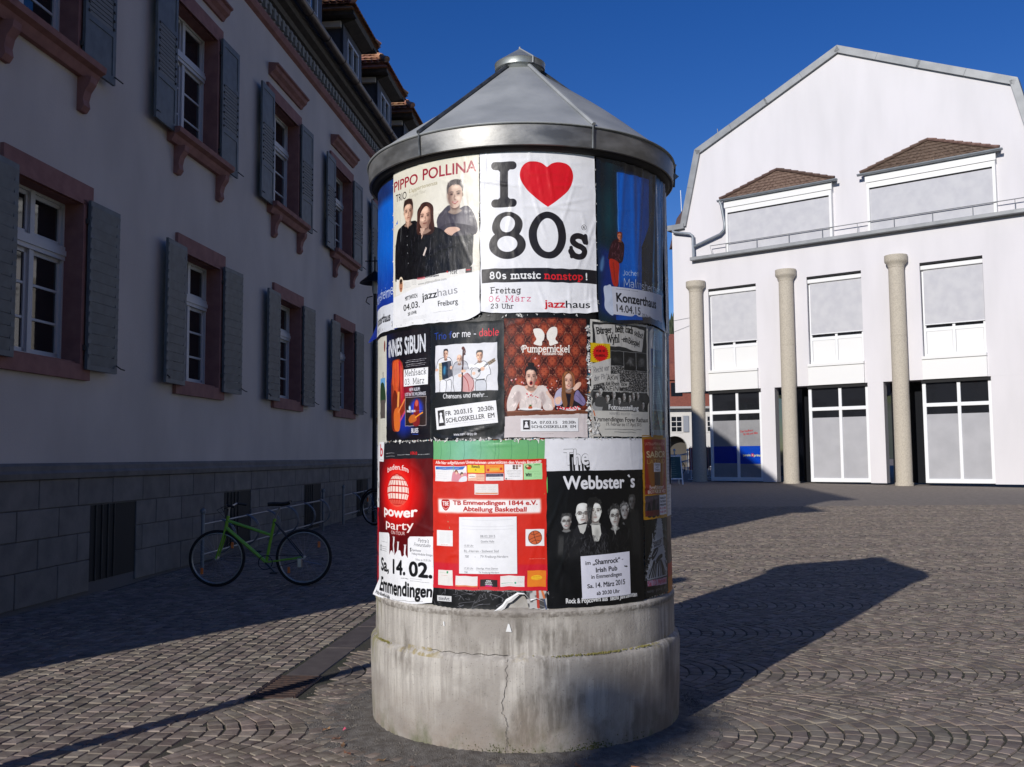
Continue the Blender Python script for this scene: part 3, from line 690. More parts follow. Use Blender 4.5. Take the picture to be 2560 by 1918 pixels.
def shutter(b, s, z0, z1, upper):
    w = .66; hy = b+s*(.79 if upper else .69); ang = s*R_(rnd.uniform(.5, 3))
    # leaf built from its hinge: local x across the leaf (away from window), y thickness
    M = Matrix.Translation(Vector((.075, hy, 0))) @ Matrix.Rotation(-ang, 4, 'Z')
    def bx(m, a0, a1, t0, t1, c0, c1, bev_=None):
        x0, x1 = sorted((s*a0, s*a1)); MM = M
        if bev_: m.bev(t0, t1, x0, x1, c0, c1, bev_, MM)
        else: m.box(t0, t1, x0, x1, c0, c1, MM)
    m = MB(); T = .036
    for a0, a1 in ((0, .07), (w-.07, w)): bx(m, a0, a1, 0, T, z0, z1)
    rails = [z0, z0+.09, z1-.09, z1]
    if upper:
        a = z0+(z1-z0)*.30; c = z0+(z1-z0)*.67
        for q0, q1 in ((z0, z0+.1), (a-.04, a+.03), (c-.03, c+.04), (z1-.1, z1)): bx(m, .07, w-.07, 0, T, q0, q1)
        sh = m.build('shutter', M_shut, H)
        for q0, q1 in ((z0+.1, a-.04), (c+.04, z1-.1)): n_ = MB(); bx(n_, .065, w-.065, .008, .026, q0, q1); n_.build('panel', M_shut, sh)
        nsl = 13; dz = (c-a-.06)/nsl
        for k in range(nsl): n_ = MB(); bx(n_, .08, w-.08, .006, .033, a+.033+k*dz, a+.033+(k+.82)*dz); n_.build('slat', M_slatpanel, sh)
        n_ = MB()
        for k in range(7):
            for e in (.06, w-.06): bx(n_, e-.012, e+.012, T-.004, T+.014, a+.06+k*(c-a-.12)/6-.014, a+.06+k*(c-a-.12)/6+.014)
        n_.build('studs', M_wood, sh, kind='stuff')
    else:
        for q0, q1 in ((z0, z0+.06), (z1-.06, z1)): bx(m, .07, w-.07, 0, T, q0, q1)
        sh = m.build('shutter', M_shut, H); nsl = 15; dz = (z1-z0-.12)/nsl
        for k in range(nsl):
            n_ = MB(); x0, x1 = sorted((s*.01, s*(w-.01))); zc = z0+.06+(k+.5)*dz
            MM = M @ Matrix.Translation(Vector((T*.5+.008, 0, zc))) @ Matrix.Rotation(.14, 4, 'Y')
            n_.box(-.01, .012, x0, x1, -dz*.47, dz*.47, MM); n_.build('slat', M_shut, sh)
    hg = MB()
    for z in (z0+.25, z1-.25): hg.box(.02, .09, hy-.03, hy+.03, z-.03, z+.03)
    hg.build('hinge', M_wood, sh)
    hk = MB(); hk.tube([tuple(M @ Vector((.04, s*(w-.03), z0+.1))), tuple(M @ Vector((.09, s*(w-.01), z0+.06))), tuple(M @ Vector((.1, s*(w+.06), z0+.05)))], .009, 6); hk.build('latch', M_wood, sh)
for b in BAYS:
    if b > 36: continue
    c = b+LOW; d = b-.04; window(c, 2.66, 4.55, False); frame(c, 2.66, 4.55, False); window(d, 6.2, 8.15, True); frame(d, 6.2, 8.15, True)
    for s in (-1, 1): shutter(c, s, 2.6, 4.58, False); shutter(d, s, 6.12, 8.19, True)
# dormers
def dormer(b):
    d = MB(); w = .83; zb, zt = 10.15, 11.75
    d.box(-3.2, .0, b-w, b-w+.08, zb, zt); d.box(-3.2, .0, b+w-.08, b+w, zb, zt); c = d.build('dormer', M_slate, H)
    f = MB(); f.box(-.06, .02, b-w, b-w+.3, zb, zt); f.box(-.06, .02, b+w-.3, b+w, zb, zt); f.box(-.06, .02, b-w+.3, b+w-.3, zt-.22, zt); f.box(-.06, .02, b-w+.3, b+w-.3, zb, zb+.35); f.build('front', M_slate, c)
    g = MB(); z0, z1 = zb+.35, zt-.22
    for y0, y1 in ((b-.5, b-.44), (b+.44, b+.5), (b-.03, b+.03)): g.box(-.04, .035, y0, y1, z0, z1)
    for q in (z0, z0+.38, z1-.06): g.box(-.04, .04, b-.5, b+.5, q, q+.06)
    g.build('window_frame', M_wfr, c); MB().box(-.03, -.02, b-.5, b+.5, z0, z1).build('pane', M_glass, c)
    e = MB(); e.prism([(.05, zt-.02), (.3, zt+.06), (.34, zt+.12), (.34, zt+.17), (-3.2, zt+.17), (-3.2, zt-.02)], b-w-.02, b+w+.02)
    e.box(-3.0, .34, b-w-.3, b-w-.02, zt+.08, zt+.17); e.box(-3.0, .34, b+w+.02, b+w+.3, zt+.08, zt+.17); e.build('eaves', M_wood, c)
    MB().box(-1.3, -.02, b-w-.10, b-w-.003, zt-.12, zt+.02).build('side_board', mat('pale board', (.5, .47, .4), rough=.8) if 'pale board' not in bpy.data.materials else bpy.data.materials['pale board'], c)
    # hipped roof, flared, in overlapping tiles
    ez = zt+.17; W = w+.42; rz = ez+1.35; R0 = -.95
    base = MB(); base.add([(.38, b-W, ez), (.38, b+W, ez), (-3.4, b+W, ez), (-3.4, b-W, ez), (R0, b, rz), (-3.4, b, rz)], [(0, 3, 5, 4), (1, 4, 5, 2), (0, 4, 1), (0, 1, 2, 3)]); base.build('roof', M_tile, c)
    t = MB(); tone = []
    def slope(A, B_, apexA, apexB, rows):   # eave A->B, top apexA->apexB
        A, B_, P, Q = map(Vector, (A, B_, apexA, apexB)); nrm = (B_-A).cross(P-A).normalized()
        if nrm.z < 0: nrm = -nrm
        for r in range(rows):
            f0, f1 = r/rows, min(1, (r+1.35)/rows); fl = .10*(1-f0)**3; l0 = A.lerp(P, f0); r0 = B_.lerp(Q, f0); l1 = A.lerp(P, f1); r1 = B_.lerp(Q, f1); n_ = max(1, int((r0-l0).length/.17)); off = .5*(r % 2)/n_
            for k in range(n_+1):
                a0 = max(0, (k-off*n_)/n_+.003/1); a1 = min(1, (k+1-off*n_)/n_-.02/max(n_, 1))
                if a1-a0 < .01: continue
                p0 = l0.lerp(r0, a0); p1 = l0.lerp(r0, a1); p3 = l1.lerp(r1, a0); p2 = l1.lerp(r1, a1); mid = l0.lerp(r0, (a0+a1)/2)-(P-A).normalized()*.045
                up = nrm*.038+Vector((0, 0, fl)); lo = nrm*.008
                V = [p0+up, mid+up, p1+up, p2+lo, p3+lo, p0+up-nrm*.022, mid+up-nrm*.022, p1+up-nrm*.022]; t.add([tuple(v) for v in V], [(0, 1, 2, 3, 4), (0, 5, 6, 1), (1, 6, 7, 2), (2, 7, 3), (0, 4, 5)]); tone.extend([rnd.random()]*5)
    slope((.38, b-W, ez), (-3.4, b-W, ez), (R0, b, rz), (-3.4, b, rz), 9); slope((-3.4, b+W, ez), (.38, b+W, ez), (-3.4, b, rz), (R0, b, rz), 9); slope((.38, b+W, ez), (.38, b-W, ez), (R0, b, rz), (R0, b, rz), 9)
    o = t.build('roof_tiles', M_tile, c, kind='stuff'); at = o.data.attributes.new('tone', 'FLOAT', 'FACE'); at.data.foreach_set('value', np.array(tone, np.float32))
    for s in (-1, 1):
        for k in range(7):
            u0, u1 = k/7, (k+1.15)/7; A = Vector((.38, b+s*W, ez+.05)); P = Vector((R0, b, rz+.05)); fz = .1*(1-u0)**3
            q = MB(); q.tube([tuple(A.lerp(P, u0)+Vector((0, 0, .03+fz))), tuple(A.lerp(P, min(u1, 1))+Vector((0, 0, .0+fz*.6)))], .085, 8, r2=.065); q.build('ridge_tile', M_tile, c, smooth='auto')
for b in (6.0, 9.36, 12.72, 16.08, 19.44, 22.8, 26.16, 29.52, 32.9): dormer(b)
# lamp, sign, door surround far along the wall
M_fe = mat('black iron', (.012, .013, .014), rough=.5, metal=.3)
lp = thing('street_lamp', 'old fashioned post lamp with flat disc shade half hidden left behind the poster column', 'street lamp', (-3.07, 21.4, gz(21.4)))
q = MB(); q.tube([(0, 0, 0), (0, 0, 2.2), (0, 0, 5.5)], .06, 10, r2=.035); q.build('pole', M_fe, lp, smooth='auto')
q = MB(); q.lathe([(.02, 5.62), (.1, 5.56), (.22, 5.46), (.33, 5.37), (.345, 5.34), (.32, 5.34), (.1, 5.42)], 28); q.build('shade', M_fe, lp, smooth='auto')
q = MB(); q.lathe([(.05, 5.1), (.07, 5.2), (.06, 5.4)], 14); q.build('bulb_glass', mat('frosted glass', (.5, .5, .48), rough=.3), lp, smooth=True)
q = MB(); q.tube([(-.05, 0, 5.05), (-.17, 0, 5.02), (-.2, 0, 4.92), (-.12, 0, 4.86)], .012, 6); q.tube([(-.22, 0, 5.85), (0, 0, 5.85), (.22, 0, 5.85)], .014, 6); q.tube([(0, 0, 5.5), (0, 0, 5.95)], .02, 6); q.build('scroll', M_fe, lp)
sg = thing('wall_sign', 'small square reddish sign fixed to the plaster wall beside the poster column', 'sign', (HX0+.1*25+.03, 25.0, .42), -math.atan(.1))
MB().bev(0, .03, -.22, .22, 2.95, 3.4, .006).build('board', mat('red sign', (.33, .12, .12), (.28, .1, .1), rough=.5, nscale=3), sg); MB().box(.031, .033, .02, .12, 3.15, 3.26).build('emblem', M_dark, sg)
# ---------------------------------------------------------------- shop building on the right (local x = along the front, y = into the building, z = up)
SY = 41.5; SX = 8.6; SG = gz(SY)
M_lil = mat('pale lilac render', (.71, .69, .71), (.62, .605, .62), rough=.9, nscale=1.1, detail=8, stretch=(1, 1, .22), contrast=(.38, .85), bump=.0015, bscale=40)
M_wht = mat('white panel', (.78, .78, .77), rough=.5)
M_alu = mat('white window frame', (.82, .83, .84), rough=.35)
M_cop = mat('zinc coping', (.23, .24, .25), (.3, .31, .32), rough=.55, nscale=2, metal=.3)
M_pip = mat('zinc downpipe', (.27, .30, .33), (.34, .37, .4), rough=.4, nscale=4, metal=.5)
M_bld = mat('grey roller blind', (.56, .56, .58), (.5, .5, .53), rough=.85, nscale=3)
M_agg = mat('exposed aggregate concrete', (.53, .48, .395), (.43, .385, .315), rough=.9, nscale=26, detail=3, bump=.004, bscale=60, contrast=(.45, .62))
M_rt = mat('brown roof tile', (.11, .065, .05), (.17, .11, .085), rough=.85, nscale=9, obj_rand=.3)
M_sgl = mat('shop glass', (.016, .017, .02), rough=.05, spec=.9)
S = thing('shop_building', 'pale lilac gabled shop building with zinc coping and white framed display windows on the right', 'building', (SX, SY, SG), math.atan2(-.616, .788))
z_ = lambda w: w-SG
KN = [(-1.71, z_(11.8)), (-1.13, z_(11.8)), (-.36, z_(15.0)), (2.9, z_(16.5)), (6.0, z_(17.95)), (9.1, z_(16.5)), (12.36, z_(15.0)), (13.1, z_(11.8)), (13.7, z_(11.8))]
z_ov = z_(4.33)
# front above the ground floor: solid outline plus window recess built from strips
m = MB(); m.prism([(-1.71, z_(8.78))]+[p for p in KN]+[(13.7, z_(8.78))], 0, .4); 
for u0 in (0.0, 4.4, 8.8): pass
ups = [(0.0, 2.2), (4.4, 6.6), (8.8, 11.0)]
edges = [-1.71]+[c for u in ups for c in u]+[13.7]
for i in range(0, len(edges)-1, 2): m.box(edges[i], edges[i+1], 0, .4, z_ov, z_(8.78))
m.build('front_wall', M_lil, S)
q = MB(); D = 9.0; sh = D*.14
body = [(-1.71, z_ov)]+KN+[(13.7, z_ov)]
n_ = len(body)
q.add([(x, .4, z) for x, z in body]+[(x+ (D*.55 if i in (0, 1) else (D*.55 if x < 0 else 0)), D, z) for i, (x, z) in enumerate(body)], [tuple(range(n_)), tuple(range(2*n_-1, n_-1, -1))]+[(i, i+n_, (i+1) % n_+n_, (i+1) % n_) for i in range(n_)]); q.build('rear_block', M_lil, S)
# coping along the gable
def cop(P, w=.3, t=.28):
    for i, (a, b) in enumerate(zip(P[:-1], P[1:])):
        A, B_ = Vector((a[0], 0, a[1])), Vector((b[0], 0, b[1])); d = (B_-A).normalized(); nn = Vector((-d.z, 0, d.x)); L = (B_-A).length; k = max(1, round(L/2.0))
        for j in range(k):
            p0 = A+d*(L*j/k+(.004 if j else -.05)); p1 = A+d*(L*(j+1)/k-.004+(.05 if j == k-1 else 0))
            q = MB(); V = [p0-nn*(t*.6), p1-nn*(t*.6), p1+nn*(t*.4), p0+nn*(t*.4)]
            q.add([(v.x, -.12, v.z) for v in V]+[(v.x, .3, v.z) for v in V], [(0, 1, 2, 3), (7, 6, 5, 4), (0, 4, 5, 1), (1, 5, 6, 2), (2, 6, 7, 3), (3, 7, 4, 0)]); q.build('coping', M_cop, S)
cop(KN[1:8])
MB().box(-1.9, -1.05, -.16, .3, z_(11.62), z_(11.85)).build('coping', M_cop, S)
# windows upstairs
def upper(u0, u1):
    w = MB(); y = .12; za, zb = z_(5.2), z_(8.62)
    for a, c in ((u0+.03, u0+.12), (u1-.09, u1), ((u0+u1)/2-.05, (u0+u1)/2+.05)): w.box(a, c, y, y+.07, za, zb)
    for a, c in ((za, za+.1), (z_(6.15), z_(6.28)), (z_(6.38)-.0, z_(6.44)), (zb-.1, zb)): w.box(u0+.03, u1, y-.002, y+.072, a, c)
    f = w.build('window', M_alu, S)
    for a, c in ((u0+.12, (u0+u1)/2-.05), ((u0+u1)/2+.05, u1-.09)):
        MB().bev(a+.008, c-.008, y+.01, y+.055, za+.105, z_(6.145), .008).build('panel', M_wht, f); MB().box(a, c, y+.035, y+.045, z_(6.28), z_(6.38)).build('pane', M_sgl, f)
        MB().box(a, c, y+.035, y+.045, z_(6.44), zb-.1).build('pane', M_sgl, f)
    b = MB(); b.box(u0+.1, u1-.02, y-.05, y-.042, z_(6.42), z_(8.5)); b.build('roller_blind', M_bld, f)
    MB().bev(u0+.02, u1-.0, y-.12, y-.03, z_(8.5), z_(8.66), .015).build('blind_box', M_wht, f); MB().box(u0+.1, u1-.02, y-.06, y-.035, z_(6.39), z_(6.42)).build('blind_rail', M_alu, f)
    MB().box(u0-.0, u1, .0, .4, z_(8.7), z_(8.779)).build('lintel', M_dark, S)
    MB().bev(u0-.03, u1+.02, -.14, .2, z_(5.08), z_(5.2), .008).build('window_sill', M_wht, S)
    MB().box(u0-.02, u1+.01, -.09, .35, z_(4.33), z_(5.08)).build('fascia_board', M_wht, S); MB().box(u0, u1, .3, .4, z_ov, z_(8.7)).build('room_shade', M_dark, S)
for a, b in ups: upper(a, b)
# ground floor
def film():
    p = Paper(2200, 2600, (.6, .6, .61), px=.22, seed=50); p.rect(0, 1180, 2200, 1960, (.02, .2, .66)); p.rect(1180, 1180, 2200, 1990, (.03, .25, .72))
    p.text('Das Kaufhaus', 1290, 560, 560, 100, (.75, .12, .14), .01, rot=-.1); p.text('für Alle und Alles', 1420, 690, 640, 100, (.75, .12, .14), .01, rot=-.1)
    p.text('preis', 1380, 1640, 330, 110, (.9, .88, .55), .02); p.text('prinz', 1860, 1650, 310, 110, (.9, .88, .55), .02); p.poly([(1745, 1560), (1760, 1500), (1785, 1550), (1805, 1490), (1825, 1550), (1850, 1500), (1845, 1660), (1750, 1660)], (.8, .1, .12)); p.text('P', 1775, 1640, 50, 80, (.95, .9, .85), .03)
    p.greek(1700, 2120, 460, (.2, .35, .8), 24); p.field(p.noise(300, 2)*.25, (.3, .3, .32), .6); p.rect(1180, 40, 2200, 400, (.62, .62, .62), .5, soft=60)
    return p
fim = film().image('shop window film')
def film_mat():
    m = bpy.data.materials.new('shop window film'); m.use_nodes = True; n = m.node_tree.nodes; l = m.node_tree.links; t = n.new('ShaderNodeTexImage'); t.image = fim; l.new(t.outputs[0], n['Principled BSDF'].inputs['Base Color']); n['Principled BSDF'].inputs['Roughness'].default_value = .18; return m
M_film = film_mat()
def shopwin(u0, printed):
    u1 = u0+2.2; w = MB(); y = .1
    for a, c in ((u0-.1, u0+.03), (u0+1.12, u0+1.24), (u1-.02, u1+.1)): w.bev(a, c, y-.04, y+.06, 0.02, z_(4.2), .01)
    f = w.build('display_window', M_alu, S)
    for a, c in ((.02, .18), (z_(3.3), z_(3.44))): MB().bev(u0-.1, u1+.1, y-.045, y+.065, a, c, .01).build('rail', M_alu, f)
    for a, c in ((u0+.03, u0+1.12), (u0+1.24, u1-.02)):
        MB().box(a, c, y+.02, y+.03, z_(3.44), z_(4.2)).build('pane', M_sgl, f); MB().box(a, c, y+.02, y+.03, z_(3.02), z_(3.3)).build('pane', M_sgl, f)
        q = MB(); q.add([(a, y+.015, .18), (c, y+.015, .18), (c, y+.015, z_(3.02)), (a, y+.015, z_(3.02))], [(0, 1, 2, 3)]); o = q.build('frosted_pane', M_film if printed else mat('frosted pane', (.45, .45, .47), (.4, .4, .42), rough=.2, nscale=1.5) if 'frosted pane' not in bpy.data.materials else bpy.data.materials['frosted pane'], f)
        uv = o.data.uv_layers.new(name='UVMap'); W_ = 2.2
        for i, t in enumerate([((a-u0)/W_, 0), ((c-u0)/W_, 0), ((c-u0)/W_, 1), ((a-u0)/W_, 1)]): uv.data[i].uv = t
    MB().box(u0-.1, u1+.1, -.02, .35, z_(4.2), z_ov-.004).build('lintel', M_dark, S)
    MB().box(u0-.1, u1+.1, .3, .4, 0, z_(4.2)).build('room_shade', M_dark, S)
    q = MB(); q.bev(u0+1.3, u0+1.36, .22, .26, z_(3.75), z_(3.95), .01); q.build('strip_light', M_wht, f)
for k, u in enumerate((0.0, 4.4, 8.8)): shopwin(u, k == 0)
for a, b in ((2.3, 2.9), (6.7, 7.3), (11.1, 13.7)): MB().box(a, b, -.005, .4, 0, z_ov-.002).build('pier', M_lil, S)
for a in (2.9, 7.3): MB().box(a, a+1.4, .9, 1.1, 0, z_ov-.002).build('recessed_door_wall', M_sgl, S)
def column(u):
    c = MB(); c.lathe([(.335, -.1), (.335, .03), (.305, .04), (.30, z_(3.4)), (.288, z_(8.67)), (.30, z_(8.68)), (.3, z_(8.74)), (.35, z_(8.82)), (.41, z_(8.89)), (.42, z_(8.92)), (.42, z_(9.14)), (.0, z_(9.15))], 36, c=(u, -.20)); o = c.build('round_column', M_agg, S, smooth='auto')
    for z in (2.9, 5.6): MB().lathe([(.301, z), (.3035, z+.006), (.301, z+.012)], 36, c=(u, -.20)).build('joint', M_agg, o)
for u in (-.5, 3.6, 8.0): column(u)
# soffit side wall set back behind the corner column
MB().box(-.15, -.05, .5, 8.5, 0, z_ov-.003).build('side_glazing', M_sgl, S)
# balcony ledge, railing, bay with small tiled roof
MB().bev(-.72, 13.0, -.28, .0, z_(10.1), z_(10.24), .01).build('ledge', M_cop, S)
r = MB(); r.tube([(.35, -.24, z_(10.24)), (.25, -.24, z_(10.62)), (12.6, -.24, z_(10.62))], .018, 6)
rl = r.build('railing', M_cop, S)
for k in range(9): MB().tube([(1.0+1.4*k, -.24, z_(10.24)), (1.0+1.4*k, -.24, z_(10.62))], .012, 6).build('post', M_cop, rl)
def bay(u0, u1):
    zb, zt = z_(10.24), z_(12.5)
    q = MB(); q.box(u0, u1, -.22, 0, zt-.55, zt); q.box(u0, u0+.1, -.22, 0, zb, zt-.55); q.box(u1-.1, u1, -.22, 0, zb, zt-.55); f = q.build('bay', M_wht, S)
    MB().box(u0-.04, u1+.04, -.26, -.22, zt-.33, zt+.02).build('fascia_board', M_wht, f); MB().box(u0+.1, u1-.1, -.16, -.15, zb, zt-.56).build('roller_blind', M_bld, f); MB().box(u0+.1, u1-.1, -.17, -.14, zt-.6, zt-.55).build('blind_box', M_dark, f)
    q = MB(); q.prism([(-.34+.085*math.cos(R_(180+t*22.5)), zt+.03+.085*math.sin(R_(180+t*22.5))) for t in range(9)], u0-.3, u1+.3, 'x'); q.build('gutter', M_pip, f)
    base = MB(); A = (u0-.2, -.3, zt+.04); B_ = (u1+.2, -.3, zt+.04); P = (u0+2.3, .0, zt+.95); Q = (u1-2.3, .0, zt+.95)
    base.add([A, B_, Q, P, (u0-.2, 0, zt+.04), (u1+.2, 0, zt+.04)], [(0, 1, 2, 3), (0, 3, 4), (1, 5, 2)]); rf = base.build('roof', M_rt, f)
    A, B_, P, Q = map(Vector, (A, B_, P, Q)); rows = 7; t = MB()
    for r_ in range(rows):
        l0, r0 = A.lerp(P, r_/rows), B_.lerp(Q, r_/rows); l1, r1 = A.lerp(P, (r_+1.2)/rows), B_.lerp(Q, (r_+1.2)/rows); k = int((r0-l0).length/.24)
        for i in range(k):
            a, b = i/k+.004, (i+1)/k-.004; o_ = Vector((0, -.035, .02)); o2 = Vector((0, -.008, .005)); a_, b_, c_, d_ = l0.lerp(r0, a)+o_, l0.lerp(r0, b)+o_, l1.lerp(r1, b)+o2, l1.lerp(r1, a)+o2
            t.add([tuple(a_), tuple(b_), tuple(c_), tuple(d_), tuple(a_-o_), tuple(b_-o_)], [(0, 1, 2, 3), (4, 5, 1, 0)])
    t.build('roof_tiles', M_rt, rf, kind='stuff')
    for s, (a, p) in enumerate(((A, P), (B_, Q))):
        q = MB()
        for k in range(8): q.tube([tuple(a.lerp(p, k/8)+Vector((0, -.05, .05))), tuple(a.lerp(p, (k+1.1)/8)+Vector((0, -.05, .03)))], .07, 6, r2=.055)
        q.build('hip_tiles', M_rt, rf)
bay(1.0, 5.6); bay(7.0, 11.6)
q = MB(); q.tube([(-1.6, -.14, z_(11.58)), (-1.5, -.16, z_(11.5)), (-.75, -.16, z_(11.32)), (-.6, -.16, z_(11.2)), (-.58, -.16, z_(10.26))], .065, 10); q.build('downpipe', M_pip, S, smooth='auto')
q = MB(); q.tube([(.8, -.34, z_(12.5)), (.86, -.3, z_(12.3)), (.93, -.16, z_(11.5)), (.9, -.16, z_(11.25)), (.7, -.16, z_(11.08)), (-.55, -.16, z_(10.72))], .06, 10); q.build('downpipe', M_pip, S, smooth='auto')
# two thin cables
q = MB(); q.tube([(-1.7, -.02, z_(7.55)), (-.78, -.02, z_(7.62))], .006, 5); q.tube([(-1.7, -.02, z_(7.05)), (-.78, -.02, z_(7.3))], .006, 5); q.build('cable', M_cop, S)
q = MB(); q.tube([(.6, .1, z_(15.5)), (.58, .1, z_(15.85))], .02, 5); q.build('vent_pipe', M_cop, S)
# clothes racks at the shop corner
def rack(x, y, cols, lab, g=None):
    t = thing('clothes_rack', lab, 'clothes rack', (x, y, gz(y)), .4, g)
    q = MB(); q.tube([(-.4, 0, .1), (-.4, 0, 1.5), (.4, 0, 1.5), (.4, 0, .1)], .015, 6); q.tube([(-.4, -.25, .08), (-.4, .25, .08)], .015, 6); q.tube([(.4, -.25, .08), (.4, .25, .08)], .015, 6); q.build('rail_frame', M_alu, t)
    for k in range(9):
        c = cols[k % len(cols)]; mm_ = bpy.data.materials.get('cloth %s' % (c,)) or mat('cloth %s' % (c,), c, rough=.9)
        MB().bev(-.36+k*.085, -.3+k*.085, -.24, .24, .55+rnd.uniform(-.1, .1), 1.46, .02).build('garment', mm_, t)
rack(8.62, 43.9, [(.45, .04, .06), (.5, .48, .45), (.3, .03, .05)], 'rack of red and white clothes half hidden behind the round concrete column')
rack(8.1, 41.9, [(.42, .04, .05), (.05, .05, .06), (.5, .3, .3)], 'low rack of dark red clothes left of the round concrete column')
# ---------------------------------------------------------------- far things between the column and the shop
M_red = mat('red brown roof', (.24, .075, .05), (.18, .055, .04), rough=.85, nscale=8)
M_hw = mat('white house render', (.68, .66, .63), (.62, .6, .57), rough=.9, nscale=1)
FY = 72.0; g = gz(FY)
RH = thing('red_roofed_house', 'white house with red mansard roof, grey shutters and an archway far behind the square', 'house', (0, FY, g))
X0, X1 = 4.5, 15.9
q = MB()       # wall with arch
za = 4.5; ax, ar = 12.15, .95
arc_ = [(ax+ar*math.cos(t), 1.35+ar*math.sin(t)) for t in np.linspace(PI, 0, 13)]
q.prism([(X0, 0), (X0, za), (X1, za), (X1, 0), (ax+ar, 0)]+arc_[::-1]+[(ax-ar, 0)], 0, .4); q.build('wall', M_hw, RH)
q = MB(); q.box(X0+.2, X1-.2, .9, 8, 0, za); q.build('arcade_depth', mat('arcade shade', (.09, .08, .07), rough=.9), RH)
q = MB(); arc2 = [(ax+(ar+.16)*math.cos(t), 1.35+(ar+.16)*math.sin(t)) for t in np.linspace(0, PI, 13)]; q.prism(arc_+arc2, -.03, .0); q.build('arch_moulding', M_hw, RH)
q = MB(); q.prism([(-.45, za), (.9, za+3.35), (1.2, za+3.5), (4, za+6.0), (7, za+3.4), (8.6, za)], X0-.3, X1+.3, 'x'); q.build('roof', M_red, RH)
MB().box(X0-.3, X1+.3, -.5, 0, za-.16, za).build('eaves', mat('grey eaves', (.4, .4, .4), rough=.8), RH)
MB().box(X0-.3, X1+.3, .35, .95, za+2.02, za+2.12).build('roof_break', M_dark, RH)
def rwin(x, z, w, h, sh=True):
    f = MB(); f.box(x-w/2-.08, x+w/2+.08, -.04, .0, z-.08, z+h+.08); o = f.build('window', M_hw, RH)
    for i in range(2):
        for j in range(3): MB().box(x-w/2+i*w/2+.03, x+(i-1)*w/2+w/2-.03, -.055, -.041, z+j*h/3+.03, z+(j+1)*h/3-.03).build('pane', M_glass, o)
    if sh:
        for s in (-1, 1): MB().bev(x+s*(w/2+.32)-.2, x+s*(w/2+.32)+.2, -.08, -.042, z-.02, z+h+.05, .01).build('shutter', mat('grey shutter', (.28, .3, .34), rough=.7) if 'grey shutter' not in bpy.data.materials else bpy.data.materials['grey shutter'], o)
for x in (6.6, 9.4, 12.3, 15.0): rwin(x, 2.62, .8, 1.15, x < 14)
def rdorm(x):
    o = MB().box(x-.7, x+.7, -.1, 1.4, za+.55, za+2.0).build('dormer', M_red, RH); MB().prism([(x-.95, za+2.0), (x+.95, za+2.0), (x, za+2.5)], -.25, 1.6).build('dormer_roof', M_red, o); MB().box(x-.42, x+.42, -.14, -.101, za+.7, za+1.8).build('pane', M_glass, o); MB().box(x-.5, x+.5, -.16, -.1, za+.58, za+.68).build('window_sill', M_wht, o)
for x in (9.2, 12.35, 15.2): rdorm(x)
# tower house behind the gable
TH = thing('roof_tower', 'narrow white roof tower with brown tiled roof rising behind the sloping zinc gable edge', 'tower', (0, 78, gz(60)))
MB().box(14.1, 17.5, 0, 3, 0, 18.6).build('wall', M_hw, TH); q = MB(); q.prism([(13.6, 18.5), (18.0, 18.5), (17.4, 21.2), (14.3, 21.2)], -.5, 3.4); q.build('roof', M_rt, TH)
q = MB(); 
for k in range(6): q.tube([(14.9+k*.28, -.62, 19.9), (14.9+k*.28, -.62, 21.0)], .04, 5)
for z in (19.9, 20.45, 21.0): q.tube([(14.8, -.62, z), (16.5, -.62, z)], .04, 5)
q.build('snow_grid', M_alu, TH); MB().tube([(14.3, 1, 21.2), (14.25, 1, 23.0)], .03, 5).build('aerial', M_alu, TH)
# white railings and parked bicycles by the archway
rail = thing('white_railing', 'white tube railing with ball topped posts before the arched house', 'railing', (0, 52, gz(52)))
for k in range(9): 
    q = MB(); x = 7.3+k*.72; q.tube([(x, 0, 0), (x, 0, 1.2)], .035, 6); q.lathe([(.001, 1.34), (.06, 1.3), (.075, 1.26), (.06, 1.22), (.001, 1.18)], 8, c=(x, 0)); q.build('post', M_wht, rail)
for z, a in ((1.0, 0), (.62, 0), (.3, 0)): MB().tube([(7.0, 0, z), (13.4, 0, z)], .025, 6).build('rail', M_wht, rail)
rp = thing('ramp_handrail', 'sloping white handrail running down in front of the arched house', 'railing', (0, 48, gz(48)))
for z in (.5, .85): MB().tube([(7.2, 0, z-.05), (10.2, 1.5, z+.55)], .028, 6).build('rail', M_wht, rp)
for k in range(4): MB().tube([(7.6+k*.8, .2+k*.4, 0), (7.6+k*.8, .2+k*.4, .85+k*.16)], .025, 6).build('post', M_wht, rp)
# folding board
ab = thing('pavement_board', 'dark green folding advertising board with silver frame standing on the paving behind the column', 'sign board', (6.35, 38.9, gz(38.9)), .12)
M_chk = mat('green board', (.02, .075, .075), (.015, .055, .06), rough=.45, nscale=3)
T = Matrix.Rotation(.22, 4, 'X')
for s in (1, -1):
    TT = Matrix.Translation(Vector((0, s*-.02, 1.16))) @ Matrix.Rotation(-s*.22, 4, 'X')
    q = MB(); q.box(-.46, -.41, -.02, .02, -1.19, 0, TT); q.box(.41, .46, -.02, .02, -1.19, 0, TT); q.box(-.41, .41, -.02, .02, -.05, 0, TT); q.box(-.41, .41, -.02, .02, -.98, -.93, TT); q.build('frame', M_alu, ab); MB().box(-.41, .41, -.012, .012, -.93, -.05, TT).build('panel', M_chk, ab)
q = MB(); rs = np.random.RandomState(2); TT = Matrix.Translation(Vector((0, -.02, 1.16))) @ Matrix.Rotation(-.22, 4, 'X')
for k in range(9): q.box(-.3+rs.uniform(0, .1), .1+rs.uniform(0, .2), -.0145, -.0125, -.16-k*.085, -.145-k*.085, TT)
q.build('chalk_lines', mat('chalk', (.16, .22, .2), rough=.9), ab)
